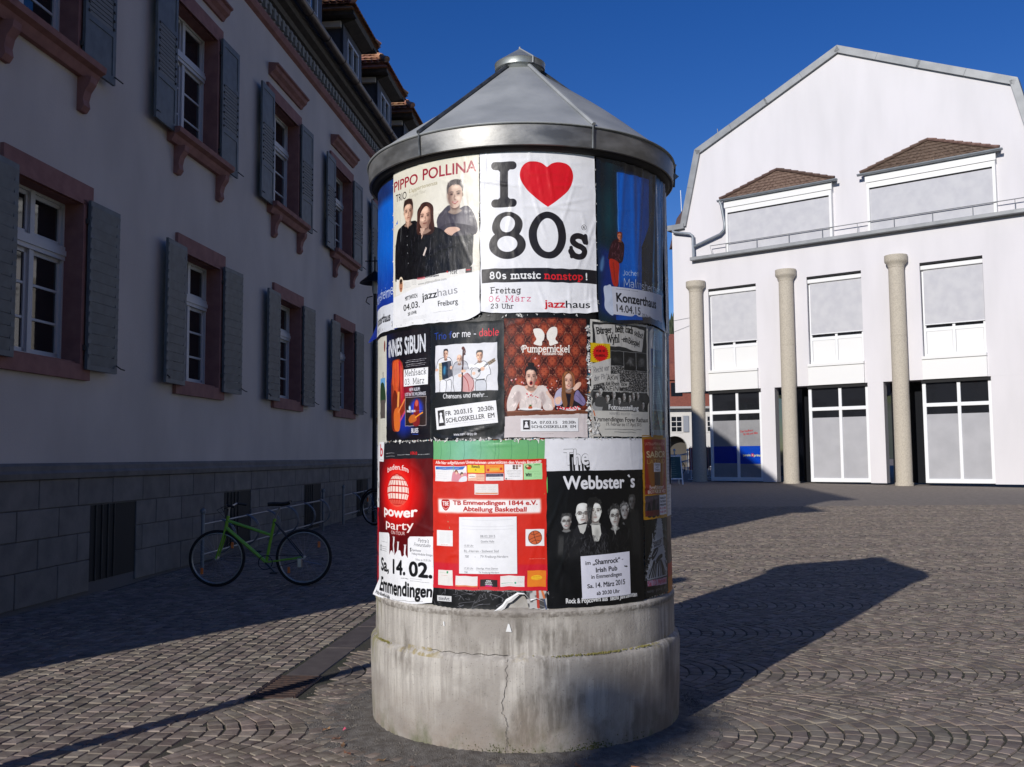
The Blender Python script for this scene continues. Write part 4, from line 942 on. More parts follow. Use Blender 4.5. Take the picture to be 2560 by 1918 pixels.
# hill with wood
M_hill = mat('hill', (.05, .06, .035), (.07, .075, .05), rough=1, nscale=.05)
q = MB(); n_ = 40
for j, (y, z) in enumerate(((170, -.5), (230, 14), (300, 30), (380, 40), (520, 44))):
    for i in range(n_+1): x = -260+i*14; q.v.append((x, y, z*(.65+.3*math.sin(x*.011+.7)+.12*math.sin(x*.035))))
for j in range(4):
    for i in range(n_): a = j*(n_+1)+i; q.f.append((a, a+1, a+n_+2, a+n_+1))
q.build('hill', M_hill, kind='structure', smooth=True)
M_fir = mat('fir foliage', (.03, .042, .022), (.05, .06, .03), rough=1, nscale=.6); q = MB(); rs = np.random.RandomState(8)
for k in range(520):
    x = rs.uniform(20, 95); y = rs.uniform(225, 320); zb = (14+(y-230)*.22)*(.65+.3*math.sin(x*.011+.7)+.12*math.sin(x*.035))-2; h = rs.uniform(9, 17); r = h*.2
    for t in range(5):
        z0 = zb+h*(.1+.17*t); rr = r*(1-t*.17); n2 = 7; a0 = rs.uniform(0, 1)
        V = [(x+rr*rs.uniform(.6, 1.2)*math.cos(a0+2*PI*i/n2), y+rr*rs.uniform(.6, 1.2)*math.sin(a0+2*PI*i/n2), z0+rs.uniform(-.6, .2)) for i in range(n2)]+[(x, y, z0+h*.28)]
        q.add(V, [(i, (i+1) % n2, n2) for i in range(n2)])
q.build('wood', M_fir, kind='stuff', label='dark conifer wood on the hill seen in the gap right of the column')

# unseen house across the street, added to bounce sunlight onto the shaded side
OH = thing('added_bounce_house', 'unseen pale house right of the picture, added for its bounced sunlight', 'house', (12.5, -16.0, 0))
M_oh = mat('cream render', (.36, .33, .28), (.32, .29, .25), rough=.9, nscale=.5)
MB().box(0, 9, 0, 30, -.2, 9.6).build('wall', M_oh, OH); q = MB(); q.prism([(-.5, 9.6), (4.5, 14.2), (9.5, 9.6)], -.3, 30.3); q.build('roof', M_red, OH)
for k in range(8):
    for z in (1.2, 4.1, 7.0):
        w_ = MB().box(-.06, 0, 1.4+k*3.6, 2.7+k*3.6, z, z+1.7).build('window', M_wht, OH); MB().box(-.08, -.061, 1.5+k*3.6, 2.02+k*3.6, z+.1, z+1.6).build('pane', M_glass, w_); MB().box(-.08, -.061, 2.08+k*3.6, 2.6+k*3.6, z+.1, z+1.6).build('pane', M_glass, w_)
# ---------------------------------------------------------------- bicycles and stands before the old house
M_tyre = mat('tyre rubber', (.012, .012, .012), rough=.8); M_rim = mat('aluminium', (.35, .35, .36), rough=.35, metal=.8); M_chrome = mat('spoke steel', (.4, .4, .42), rough=.3, metal=.9)
M_grn = mat('lime green paint', (.23, .5, .03), rough=.35, coat=.3); M_blk = mat('black paint', (.015, .015, .018), rough=.35); M_sad = mat('saddle vinyl', (.02, .02, .022), rough=.6); M_org = mat('orange reflector', (.75, .16, .02), rough=.3)
def circ(c, r, n=40): return [(c[0]+r*math.cos(2*PI*i/n), c[1], c[2]+r*math.sin(2*PI*i/n)) for i in range(n)]
def bicycle(label, loc, rz, paint, basket, scale=1.0):
    """front of the bicycle points to local -x, rear wheel at the origin"""
    b = thing('bicycle', label, 'bicycle', loc, rz, 'bicycles parked along the old house'); b.scale = (scale,)*3
    R = .345; wb = 1.06; bb = Vector((-.46, 0, .29)); seat = Vector((-.36, 0, .82)); hd = Vector((-.93, 0, .86)); hdb = Vector((-.96, 0, .70)); rw = Vector((0, 0, R)); fw = Vector((-wb, 0, R)); sadd = Vector((-.30, 0, 1.0))
    for nm, c in (('rear', rw), ('front', fw)):
        w = MB().tube(circ(c, R-.018), .019, 8, closed=True).build('wheel', M_tyre, b, smooth=True)
        MB().tube(circ(c, R-.04), .010, 6, closed=True).build('rim', M_rim, w, smooth=True)
        s = MB()
        for k in range(28):
            a = 2*PI*k/28; s.tube([(c.x+.02*math.cos(a+.9*(-1)**k), .025*(-1)**k, c.z+.02*math.sin(a+.9*(-1)**k)), (c.x+(R-.045)*math.cos(a), 0, c.z+(R-.045)*math.sin(a))], .0012, 4)
        s.build('spokes', M_chrome, w, kind='stuff'); MB().tube([(c.x, -.05, c.z), (c.x, .05, c.z)], .018, 10).build('hub', M_rim, w)
        for a in (.7, .7+PI): MB().bev(c.x+.24*math.cos(a)-.016, c.x+.24*math.cos(a)+.016, -.012, .012, c.z+.24*math.sin(a)-.038, c.z+.24*math.sin(a)+.038, .006).build('reflector', M_org, w)
    f = MB(); f.tube([bb, seat], .018, 10); f.tube([hdb+Vector((0, 0, .02)), bb], .022, 10); f.tube([hd-Vector((0, 0, .06)), bb.lerp(seat, .62)], .018, 10); f.tube([hd, hdb], .02, 10)
    for s in (-1, 1): f.tube([bb+Vector((0, s*.02, 0)), rw+Vector((-.02, s*.06, 0))], .01, 8)
    f.build('frame', paint, b, smooth='auto')
    q = MB()
    for s in (-1, 1): q.tube([seat+Vector((0, s*.015, -.04)), rw+Vector((0, s*.06, 0))], .0085, 8)
    q.build('seat_stays', M_blk if paint is M_grn else paint, b)
    q = MB(); 
    for s in (-1, 1): q.tube([hdb+Vector((0, s*.03, 0)), hdb+Vector((-.02, s*.055, -.1)), fw+Vector((.0, s*.055, 0))], .011, 8)
    q.build('fork', paint, b); MB().tube([seat, sadd-Vector((0, 0, .04))], .013, 8).build('seatpost', M_rim, b)
    q = MB(); P = [(.14, .085), (.15, .04), (.1, .075), (0, .055), (-.1, .025), (-.15, .014)]
    V = []; 
    for x, w_, z in ((.13, .075, .028), (.1, .085, .012), (.02, .06, .0), (-.08, .025, .004), (-.15, .014, 0)):
        for t in range(7): a = PI*t/6; V.append((sadd.x+x, w_*math.cos(a), sadd.z+z+.02*math.sin(a)))
        V.append((sadd.x+x, 0, sadd.z+z-.03))
    q.add(V, [(i*8+k, i*8+(k+1) % 8, (i+1)*8+(k+1) % 8, (i+1)*8+k) for i in range(4) for k in range(8)]+[tuple(range(8)), tuple(range(39, 31, -1))]); q.build('saddle', M_sad, b, smooth=True)
    st = hd+Vector((.02, 0, .1)); q = MB(); q.tube([hd, hd+Vector((.01, 0, .12))], .013, 8); q.build('stem', M_rim, b)
    q = MB(); q.tube([(st.x+.12, -.28, st.z+.02), (st.x+.02, -.22, st.z+.04), (st.x-.02, -.06, st.z), (st.x-.02, .06, st.z), (st.x+.02, .22, st.z+.04), (st.x+.12, .28, st.z+.02)], .011, 8); hb = q.build('handlebar', M_rim, b, smooth='auto')
    for s in (-1, 1): MB().tube([(st.x+.13, s*.285, st.z+.02), (st.x+.03, s*.23, st.z+.038)], .016, 8).build('grip', M_sad, hb)
    q = MB(); q.tube(circ(bb+Vector((0, -.045, 0)), .085, 28), .006, 6, closed=True); q.tube([bb+Vector((0, -.05, 0)), bb+Vector((.12, -.06, -.12))], .01, 6); q.tube([bb+Vector((0, .05, 0)), bb+Vector((-.12, .06, .12))], .01, 6); ck = q.build('crank', M_blk, b)
    for s in (-1, 1): MB().bev(bb.x-s*.12-.045, bb.x-s*.12+.045, s*.07, s*.15, bb.z+s*.12-.01, bb.z+s*.12+.01, .004).build('pedal', M_sad, ck)
    q = MB(); q.tube([bb+Vector((0, -.045, .085)), rw+Vector((0, -.045, .03))], .004, 5); q.tube([bb+Vector((0, -.045, -.085)), rw+Vector((0, -.045, -.03))], .004, 5); q.build('chain', M_blk, b)
    MB().bev(rw.x-.07, rw.x-.01, -.09, -.05, rw.z-.12, rw.z-.0, .01).build('derailleur', M_rim, b); MB().tube([rw+Vector((.02, -.06, -.04)), rw+Vector((.22, -.03, -.09))], .006, 6).build('kickstand', M_rim, b)
    q = MB(); q.tube([(st.x-.0, -.2, st.z+.03), (st.x-.12, -.15, st.z-.02), hd+Vector((0, -.02, -.06))], .003, 4); q.tube([(st.x-.0, .2, st.z+.03), (st.x-.14, .12, st.z-.0), hd+Vector((.02, .02, -.1)), bb.lerp(seat, .6)], .003, 4)
    for s in (-1, 1): q.tube([(st.x+.05, s*.24, st.z+.02), (st.x-.02, s*.2, st.z-.0)], .006, 5)
    q.build('brake_cables', M_blk, b)
    if basket:
        q = MB(); 
        for z in (.78, .9, 1.02): q.tube([(-1.3, -.16, z), (-.98, -.16, z), (-.98, .16, z), (-1.3, .16, z)], .006, 5, closed=True)
        q.bev(-1.29, -.99, -.15, .15, .77, 1.0, .02); q.build('basket', M_blk, b)
        q = MB(); q.tube([(st.x-.02, -.05, st.z), (st.x-.05, -.08, st.z+.14)], .006, 5); q.tube([(st.x-.05, -.02, st.z-.02), (st.x-.2, -.05, st.z-.1), (st.x-.1, -.05, st.z-.25)], .004, 5); q.build('cables', M_blk, b)
        fd = MB(); pts = [(rw.x+(R+.03)*math.cos(t), 0, rw.z+(R+.03)*math.sin(t)) for t in np.linspace(-.2, 2.6, 16)]; fd.tube(pts, .018, 6); fd.build('mudguard', M_blk, b)
    return b
bicycle('lime green bicycle without mudguards parked in the shade of the old house', (-2.58, 11.95, .0), 0.03, M_grn, False)
bicycle('black bicycle with front basket standing by the wall close to the poster column', (-2.95, 20.6, gz(20.6)), 2.55, M_blk, True, 1.08)
proto_ = bicycle('dark bicycle standing before the arched white house, leftmost of three there', (7.35, 50.2, gz(50.2)), .5, M_blk, False)
for x_, y_, a_, l_ in ((8.0, 50.8, .8, 'dark bicycle standing before the arched white house, middle of three there'), (8.7, 50.3, .3, 'dark bicycle standing before the arched white house, rightmost of three there')):
    c_ = dup(proto_); c_.location = (x_, y_, gz(y_)); c_.rotation_euler = (0, 0, a_); c_['label'] = l_
# stands
M_galv = mat('galvanised tube', (.16, .18, .21), (.2, .22, .25), rough=.45, nscale=10, metal=.5)
def stand(y0, y1, off, label):
    t = thing('bicycle_stand', label, 'bicycle stand', (0, 0, 0), 0, 'tube bicycle stands along the wall')
    P = lambda y, z: (HX0+.1*y+off, y, gz(y)+z)
    for y in (y0, y1): 
        q = MB(); q.tube([P(y, 0), P(y, .78)], .026, 8); x, yy_, z = P(y, .80); q.lathe([(.001, z+.05), (.035, z+.03), (.042, z), (.03, z-.03), (.001, z-.04)], 10, c=(x, yy_)); q.build('post', M_galv, t, smooth='auto')
    for z in (.2, .62): MB().tube([P(y0, z), P(y1, z)], .016, 8).build('rail', M_galv, t)
    n = int((y1-y0)/.95)
    for k in range(n):
        y = y0+.5+k*.95; a = []
        for q_ in np.linspace(-1.3, 1.3, 9): a.append((HX0+.1*y+off+.28*math.cos(q_)-.02, y, gz(y)+.41+.25*math.sin(q_)))
        q = MB(); q.tube(a, .009, 6); q.tube([(p[0], p[1]+.07, p[2]) for p in a], .009, 6); q.build('hoop', M_galv, t)
stand(13.6, 19.3, .38, 'nearer grey tube bicycle stand behind the lime green bicycle'); stand(20.9, 25.4, .34, 'farther grey tube bicycle stand with ball topped post behind the black bicycle')
# street lamps behind the photographer's left shoulder: their shadows cross the paving and the drum
def street_lamp(x, y, h, label):
    t = thing('street_lamp', label, 'street lamp', (x, y, 0))
    MB().tube([(0, 0, 0), (0, 0, h*.3), (0, 0, h-.35)], .075, 12, r2=.05).build('pole', M_fe, t, smooth='auto'); MB().lathe([(.1, 0), (.1, .25), (.06, .32)], 16).build('base', M_fe, t, smooth='auto')
    k = 1 if h < 6 else 1.8; MB().lathe([(.05, h-.38*k), (.1*k, h-.34*k), (.14*k, h-.1*k), (.17*k, h-.08*k), (.12*k, h), (.01, h+.08)], 16).build('lantern', M_fe, t, smooth='auto')
street_lamp(-3.35, 3.9, 4.25, 'black pole lamp standing before the old house, outside the picture on the left')
street_lamp(-14.12, -17.4, 11.8, 'black pole lamp standing behind the photographer on the left')
# ---------------------------------------------------------------- the posters, one drawing each
BLK = (.075, .07, .08); PAPER = (.93, .93, .945); DARK = (.12, .11, .12)
def pr_pippo():
    p = Paper(651, 925, (.86, .84, .77), seed=2)
    p.field((p.noise(90, 1)-.3)*.5, (.95, .93, .88)); p.rect(300, 100, 651, 700, (.93, .91, .87), .5, soft=40)
    p.field(np.clip((p.yy()-(748-.14*p.xx()))/6, 0, 1)*np.ones((p.H, p.W)), (.93, .93, .94))
    p.text('PIPPO', 10, 112, 234, 62, (.6, .09, .17), .012, rot=-.03); p.text('POLLINA', 284, 97, 352, 66, (.6, .09, .17), .012)
    p.text('TRIO', 32, 178, 112, 46, (.1, .08, .1), .0, rot=-.02)
    p.text("L'appartenenza", 168, 151, 222, 24, (.68, .64, .52), .004, rot=-.06, shear=.2); p.text('Europa Tour', 172, 180, 136, 20, (.72, .7, .64), -.004, rot=-.06, shear=.2)
    # man on the right, arms folded
    g = (.27, .25, .29)
    p.blob([(395, 640), (392, 420), (388, 340), (420, 300), (468, 270), (520, 296), (580, 286), (625, 345), (640, 430), (600, 480), (585, 640)], g)
    p.cloth(400, 300, 600, 560, (.3, .28, .32), 70, 60, .4)
    for k in range(34):
        x = p.rs.uniform(395, 630); y = p.rs.uniform(300, 400); p.line([(x, y), (x+p.rs.uniform(-12, 4), y+p.rs.uniform(30, 90))], .9, (.5, .48, .52), .35)
    p.person(505, 128, 108, 165, (.86, .74, .66), (.3, .27, .26), style='short', light=1, mouth='smile')
    p.field(np.clip(1-((p.xx()-560)/60)**2-((p.yy()-420)/190)**2, 0, 1), (.97, .96, .94), .35)
    p.blob([(398, 400), (470, 372), (600, 400), (636, 440), (560, 462), (420, 452)], (.23, .21, .25)); p.line([(404, 445), (520, 452), (628, 448)], 4, (.1, .09, .1), .7)
    p.blob([(428, 440), (440, 408), (470, 395), (520, 400), (536, 418), (500, 432), (462, 462), (440, 458)], (.85, .7, .62))
    for k in range(4): p.line([(432+k*9, 440+k*6), (456+k*9, 424+k*5)], 2, (.55, .4, .35), .8)
    # two men in black
    b = (.06, .055, .065)
    p.blob([(24, 640), (26, 470), (50, 360), (90, 335), (128, 322), (170, 318), (236, 330), (256, 420), (262, 660), (130, 655), (60, 645)], b)
    p.person(158, 190, 92, 132, (.87, .7, .6), (.16, .1, .08), style='quiff', light=-1)
    p.poly([(138, 318), (172, 320), (158, 358)], (.8, .64, .55)); p.line([(92, 332), (84, 420)], 2.5, (.85, .85, .85), .6)
    p.blob([(215, 660), (228, 420), (280, 386), (345, 372), (420, 402), (470, 440), (560, 455), (612, 452), (610, 560), (598, 628), (480, 640), (330, 660)], b)
    p.person(300, 232, 112, 150, (.88, .71, .62), (.2, .11, .08), style='long', light=-1, beard=.25)
    p.poly([(262, 372), (300, 378), (276, 440)], (.82, .68, .6)); p.line([(262, 400), (276, 422), (290, 396)], 2, (.2, .1, .1))
    p.poly([(284, 530), (306, 486), (316, 494), (294, 538)], (.86, .8, .76))
    p.cloth(40, 380, 240, 600, (.16, .15, .17), 50, 60, .35); p.cloth(240, 430, 560, 600, (.15, .14, .16), 60, 60, .35)
    for y in (400, 452, 500, 560): p.ell(150+(y-400)*.06, y, 2.2, 2.2, (.8, .8, .82))
    p.poly([(40, 640), (130, 657), (250, 664), (600, 634), (600, 700), (30, 735)], (.91, .9, .88)); p.field(np.clip((p.yy()-(742-.135*p.xx()))/4, 0, 1)*np.ones((p.H, p.W)), (.93, .93, .94))
    for k in range(130):       # glints on creases of the glued paper, drawn into the print
        x = p.rs.uniform(300, 620); y = p.rs.uniform(430, 640); p.line([(x, y), (x+p.rs.normal(0, 3), y+p.rs.exponential(32))], p.rs.uniform(.8, 2.2), (.72, .72, .76), p.rs.uniform(.2, .6))
    for k in range(26):
        x = p.rs.uniform(30, 300); y = p.rs.uniform(360, 640); p.line([(x, y), (x+p.rs.normal(0, 3), y+p.rs.exponential(22))], 1.1, (.7, .7, .75), .4)
    p.ell(88, 676, 25, 46, (.93, .86, .76)); p.ell(88, 682, 17, 38, (.72, .5, .38)); p.ell(88, 655, 15, 12, (.2, .15, .12)); p.rect(76, 668, 100, 672, (.2, .12, .1)); p.ell(88, 700, 8, 3, (.4, .15, .12))
    for k in range(5): p.greek(118, 672+k*7, 62, (.5, .5, .5), 3); p.greek(190, 664+k*7, 40, (.5, .5, .5), 3)
    p.rect(238, 655, 300, 668, (.8, .25, .3), .6); p.greek(240, 662, 56, (.95, .9, .9), 4); p.text('kulturnews', 303, 664, 96, 12, (.15, .15, .17), .02)
    p.poly([(446, 646), (456, 636), (462, 650)], (.75, .2, .2)); p.sk('fcet', 474, 660, 44, 22, (.1, .1, .1), wt=.12)
    for k in range(4): p.greek(530, 638+k*7, 32, (.5, .5, .5), 3); p.greek(612, 628+k*7, 34, (.55, .5, .5), 3)
    p.rect(568, 630, 606, 662, (.13, .11, .12)); p.rect(572, 642, 598, 650, (.7, .15, .2))
    p.text('www.pippopollina.com', 245, 700, 205, 15, (.5, .5, .5), -.005, rot=-.05)
    p.text('jazz', 277, 790, 112, 44, (.1, .1, .1), .012, rot=-.08); p.text('haus', 392, 780, 130, 46, (.55, .55, .57), .0, rot=-.08)
    p.text('Freiburg', 395, 835, 128, 31, (.12, .12, .13), .004, rot=-.05)
    p.text('MITTWOCH', 130, 776, 108, 25, (.1, .1, .1), .005, rot=-.06); p.text('04.03.', 114, 834, 144, 38, (.08, .08, .08), .008, rot=-.05); p.text('20 UHR', 155, 866, 78, 19, (.1, .1, .1), .008, rot=-.05)
    for k in range(3): p.greek(110, 884+k*7, 200, (.6, .6, .6), 2.5, rot=-.05)
    p.greek(360, 868, 130, (.5, .5, .5), 3.5, rot=-.05)
    return p
def pr_eighties():
    p = Paper(656, 905, (.925, .925, .94), seed=3); k = (.13, .115, .125)
    def rr(x0, y0, x1, y1, r): return arc(x0+r, y0+r, r, r, 180, 270, 6)+arc(x1-r, y0+r, r, r, 270, 360, 6)+arc(x1-r, y1-r, r, r, 0, 90, 6)+arc(x0+r, y1-r, r, r, 90, 180, 6)
    p.poly(rr(63, 64, 204, 110, 22), k); p.poly(rr(63, 274, 204, 320, 22), k); p.rect(112, 90, 156, 300, k)
    for a, b in (((112, 124), 1), ((156, 124), -1)): p.poly([(a[0], 108), (a[0]-b*12, 108), (a[0], 120)], k); p.poly([(a[0], 276), (a[0]-b*12, 276), (a[0], 264)], k)
    H = [(374, 321)]+crom([(374, 321), (300, 262), (252, 214), (223, 158), (228, 108), (258, 74), (299, 64), (340, 72), (373, 98)], 6, False).tolist()+crom([(373, 98), (404, 72), (446, 64), (492, 76), (518, 110), (521, 160), (494, 216), (446, 264), (374, 321)], 6, False).tolist()
    p.poly(H, (.86, .09, .13))
    p.ring(151, 424, 84, 78, 41, 45, k, icy=415); p.ring(151, 530, 101, 78, 55, 44, k, icy=524); p.ell(151, 415, 41, 45, (.925, .925, .94)); p.ell(151, 524, 55, 44, (.925, .925, .94))
    p.ring(373, 477, 104, 131, 59, 94, k)
    st = crom([(590, 505), (578, 482), (549, 474), (521, 484), (516, 508), (540, 527), (566, 536), (584, 556), (574, 582), (548, 592), (520, 583), (503, 560)], 6, False); p.line(st, 33, k)
    p.line([(592, 470), (596, 512)], 21, k); p.line([(504, 540), (507, 590)], 21, k)
    t = np.arange(31)*2*math.pi/30; p.line(np.stack([583+14*np.cos(t), 423+14*np.sin(t)], 1), 2, DARK); p.text('R', 577, 431, 12, 15, DARK, .01)
    p.rect(8, 660, 656, 737, (.11, .1, .12))
    p.sk('80s', 52, 716, 96, 36, (.95, .95, .95), wt=.2, slab=.1); p.sk('music', 170, 717, 168, 36, (.95, .95, .95), wt=.2, slab=.1, gap=.0); p.sk('nonstop', 353, 719, 224, 36, (.86, .12, .16), wt=.2, slab=.1, gap=.0); p.text('!', 590, 718, 9, 40, (.95, .95, .95), .04)
    p.sk('Freitag', 54, 796, 170, 31, k, wt=.15, slab=.1, gap=.02)
    p.sk('06.März', 42, 843, 240, 31, (.78, .2, .36), wt=.1, slab=.11, gap=.06); p.sk('23 Uhr', 56, 880, 128, 24, k, wt=.15, slab=.1, gap=.02)
    p.text('jazz', 350, 876, 116, 42, (.8, .12, .16), .02); p.text('haus', 470, 876, 142, 42, (.1, .1, .11), .004)
    return p
def pr_malms():
    p = Paper(700, 925, (.03, .05, .11), seed=4); n = p.noise(120, 2); m = p.noise(40, 6)
    p.field((.3+.9*n)*np.clip(1-abs(p.xx()-90)/130, 0, 1), (.02, .26, .3), .8)
    p.poly([(146, 66), (452, 50), (446, 330), (350, 470), (340, 905), (120, 905), (148, 700)], (.0, .3, .68)); p.poly([(150, 66), (330, 60), (336, 640), (150, 700)], (.02, .4, .82), .8, soft=14)
    p.poly([(20, 500), (145, 560), (145, 900), (20, 880)], (.04, .15, .5), .8, soft=20)
    p.poly([(452, 40), (700, 0), (700, 925), (345, 925), (352, 470), (440, 330)], (.17, .17, .2)); p.field(np.clip((p.xx()-470)/60, 0, 1)*(.35+.65*m), (.36, .36, .4), .6)
    p.line([(345, 60), (372, 260), (352, 420), (346, 700)], 4, (.25, .5, .9), .5); p.line([(150, 384), (340, 380)], 2.5, (.3, .5, .85), .5); p.line([(149, 70), (150, 725)], 2.5, (.55, .75, .95), .8)
    p.blob([(74, 560), (100, 480), (136, 452), (180, 462), (196, 500), (182, 570), (150, 590), (80, 578)], (.2, .05, .09))
    for k in range(24):
        x = p.rs.uniform(96, 184); y = p.rs.uniform(470, 575); p.line([(x, y), (x+p.rs.normal(0, 9), y+p.rs.uniform(4, 26))], 2, (.75, .55, .6), .5)
    p.blob([(82, 574), (146, 584), (150, 640), (140, 716), (106, 716), (90, 650)], (.72, .16, .08)); p.line([(110, 590), (122, 700)], 4, (.4, .06, .05), .7)
    p.person(160, 410, 40, 50, (.78, .45, .32), (.4, .12, .05), style='short', light=-1); p.blob([(20, 590), (40, 560), (44, 610), (30, 650), (16, 640)], (.5, .7, .9), .6, soft=5)
    p.sk('Jochen', 180, 655, 138, 30, (.85, .88, .95), wt=.09, rot=-.06, gap=.0, jit=.03); p.sk('Malmsheimer', 183, 717, 400, 46, (.8, .84, .92), wt=.08, rot=.0, gap=.0, jit=.04)
    p.blob([(40, 740), (60, 728), (95, 730), (105, 880), (50, 860), (44, 800)], (.78, .82, .9)); p.scuffs(40, (.6, .65, .75), 10, .5)
    return p
def pr_konz():
    p = Paper(517, 160, (.82, .83, .88), seed=5)
    p.greek(30, 12, 110, (.3, .3, .35), 4); p.greek(150, 12, 60, (.3, .3, .35), 4)
    p.text('Konzerthaus', 28, 84, 386, 52, (.1, .1, .13), .03); p.text('14.04.15', 26, 142, 200, 44, (.12, .12, .14), .006); p.text('20Uhr', 240, 148, 70, 18, (.2, .2, .22), 0)
    return p
def pr_blue():
    p = Paper(640, 900, (.02, .38, .8), seed=6)
    p.field(np.clip(1-(p.yy()-70)/60, 0, 1)*np.ones((p.H, p.W)), (.08, .12, .3), .85); p.field(np.clip((p.yy()-420)/330, 0, 1)*np.ones((p.H, p.W)), (.08, .12, .5), .9)
    p.field(p.noise(70, 4)*.5, (.1, .42, .85), .5)
    for k in range(60):
        x = p.rs.uniform(380, 640); y = p.rs.uniform(100, 600); p.line([(x, y), (x+p.rs.normal(0, 3), y+p.rs.exponential(60))], 1.6, (.4, .65, .95), .3)
    p.sk('Malmsheimer', 150, 705, 470, 62, (.88, .92, .97), wt=.08, rot=-.03, gap=0, jit=.04)
    p.rect(190, 740, 600, 900, (.88, .89, .92)); p.text('Konzerthaus', 216, 840, 330, 52, (.12, .12, .14), .03); p.text('14.04.15', 216, 888, 130, 30, (.12, .12, .14), 0); p.rect(560, 850, 578, 880, (.7, .7, .74))
    return p
def pr_crumple(seed, base=(.55, .56, .6)):
    p = Paper(520, 925, base, px=.4, seed=seed); p.field(p.noise(60, seed), (.8, .8, .84), .5); p.field(p.noise(20, seed+1)-.4, (.3, .3, .33), .6)
    return p
def pr_innes():
    p = Paper(436, 630, (.06, .055, .09), seed=7); n = p.noise(60, 2)
    for k in range(26):
        for j in range(7):
            x = j*70+(k % 2)*35; y = k*24; p.rect(x+2, y+2, x+66, y+21, (.2, .12, .12), .35*p.rs.uniform(.2, 1))
    p.field(np.clip(1-p.xx()/150, 0, 1)*np.clip(1-abs(p.yy()-240)/330, 0, 1), (.06, .16, .62), .95)
    p.field(np.clip(1-((p.xx()-215)/120)**2-((p.yy()-520)/110)**2, 0, 1), (.08, .2, .75), .8)
    p.blob([(80, 176), (110, 160), (160, 162), (196, 185), (214, 240), (218, 320), (232, 420), (222, 470), (180, 500), (165, 570), (90, 566), (74, 440), (70, 300), (84, 240)], (.55, .18, .1))
    p.blob([(92, 180), (130, 164), (165, 180), (168, 280), (150, 360), (130, 420), (104, 330), (84, 280)], (.85, .34, .14)); p.blob([(160, 180), (196, 200), (212, 300), (214, 400), (190, 420), (176, 300)], (.75, .1, .22), .85)
    for k in range(60):
        x = p.rs.uniform(92, 205); p.line([(x, p.rs.uniform(175, 220)), (x+p.rs.normal(4, 7), p.rs.uniform(260, 420))], 1.8, [(1, .6, .3), (.4, .08, .06), (.95, .3, .3)][k % 3], .55)
    p.blob([(78, 420), (110, 340), (150, 380), (160, 480), (120, 560), (80, 550)], (.42, .13, .07)); p.poly([(150, 350), (170, 352), (160, 470), (140, 470)], (.93, .62, .32))
    p.blob([(110, 460), (160, 440), (180, 500), (168, 575), (120, 570), (104, 520)], (.85, .42, .16)); p.line([(158, 470), (222, 400)], 12, (.9, .5, .25)); p.line([(176, 520), (235, 460)], 12, (.9, .3, .45), .9, soft=2); p.rect(216, 318, 300, 380, (.6, .08, .18), .85, soft=10)
    p.text('iNNES', 32, 137, 166, 102, (.84, .85, .88), .03); p.text('SiBUN', 222, 135, 180, 102, (.84, .85, .88), .03)
    for k in range(120):
        x = p.rs.uniform(30, 405); y = p.rs.uniform(35, 138); p.line([(x, y), (x+p.rs.uniform(-9, 9), y+p.rs.uniform(-3, 3))], 1.4, (.1, .08, .1), .6)
    for y in (176, 186, 200, 210): p.greek(230+(y % 3)*6, y, 165, (.85, .85, .88), 5, .9)
    p.text('NEW ALBUM:', 268, 354, 92, 20, (.78, .78, .82), .02); p.text('LOST IN THE WILDERNESS', 228, 381, 176, 20, (.78, .78, .82), .02)
    p.rect(228, 387, 407, 553, (.7, .65, .65)); p.rect(231, 390, 404, 550, (.19, .12, .11))
    for k in range(10): p.line([(231, 398+k*16), (404, 398+k*16)], 1, (.08, .05, .05), .8)
    p.ell(330, 450, 52, 48, (.15, .25, .85), .9, soft=12); p.blob([(300, 545), (306, 470), (312, 425), (330, 402), (350, 420), (354, 480), (352, 548)], (.5, .1, .12)); p.ell(332, 425, 13, 18, (.8, .35, .28)); p.ell(272, 450, 9, 14, (.8, .93, 1), 1, soft=3)
    p.blob([(262, 512), (285, 490), (320, 492), (330, 520), (290, 535), (268, 530)], (.75, .38, .14)); p.line([(320, 505), (378, 478)], 8, (.95, .6, .15)); p.text('INNES SIBUN', 246, 474, 74, 13, (.9, .9, .92), .03); p.greek(322, 468, 60, (.9, .9, .9), 3)
    p.text('BLUES', 286, 590, 58, 26, (.86, .86, .9), .03); p.line([(296, 598), (344, 600)], 3, (.2, .35, .8)); p.scuffs(46, (.75, .75, .8), 7, .6)
    return p
def pr_mehl():
    p = Paper(204, 97, (.94, .94, .95), px=1.0, seed=8)
    p.sk('Mehlsack', 10, 38, 184, 33, (.1, .1, .1), wt=.09, slab=.08, gap=.0); p.sk('03. März', 8, 88, 172, 32, (.1, .1, .1), wt=.09, slab=.08, gap=.0)
    return p
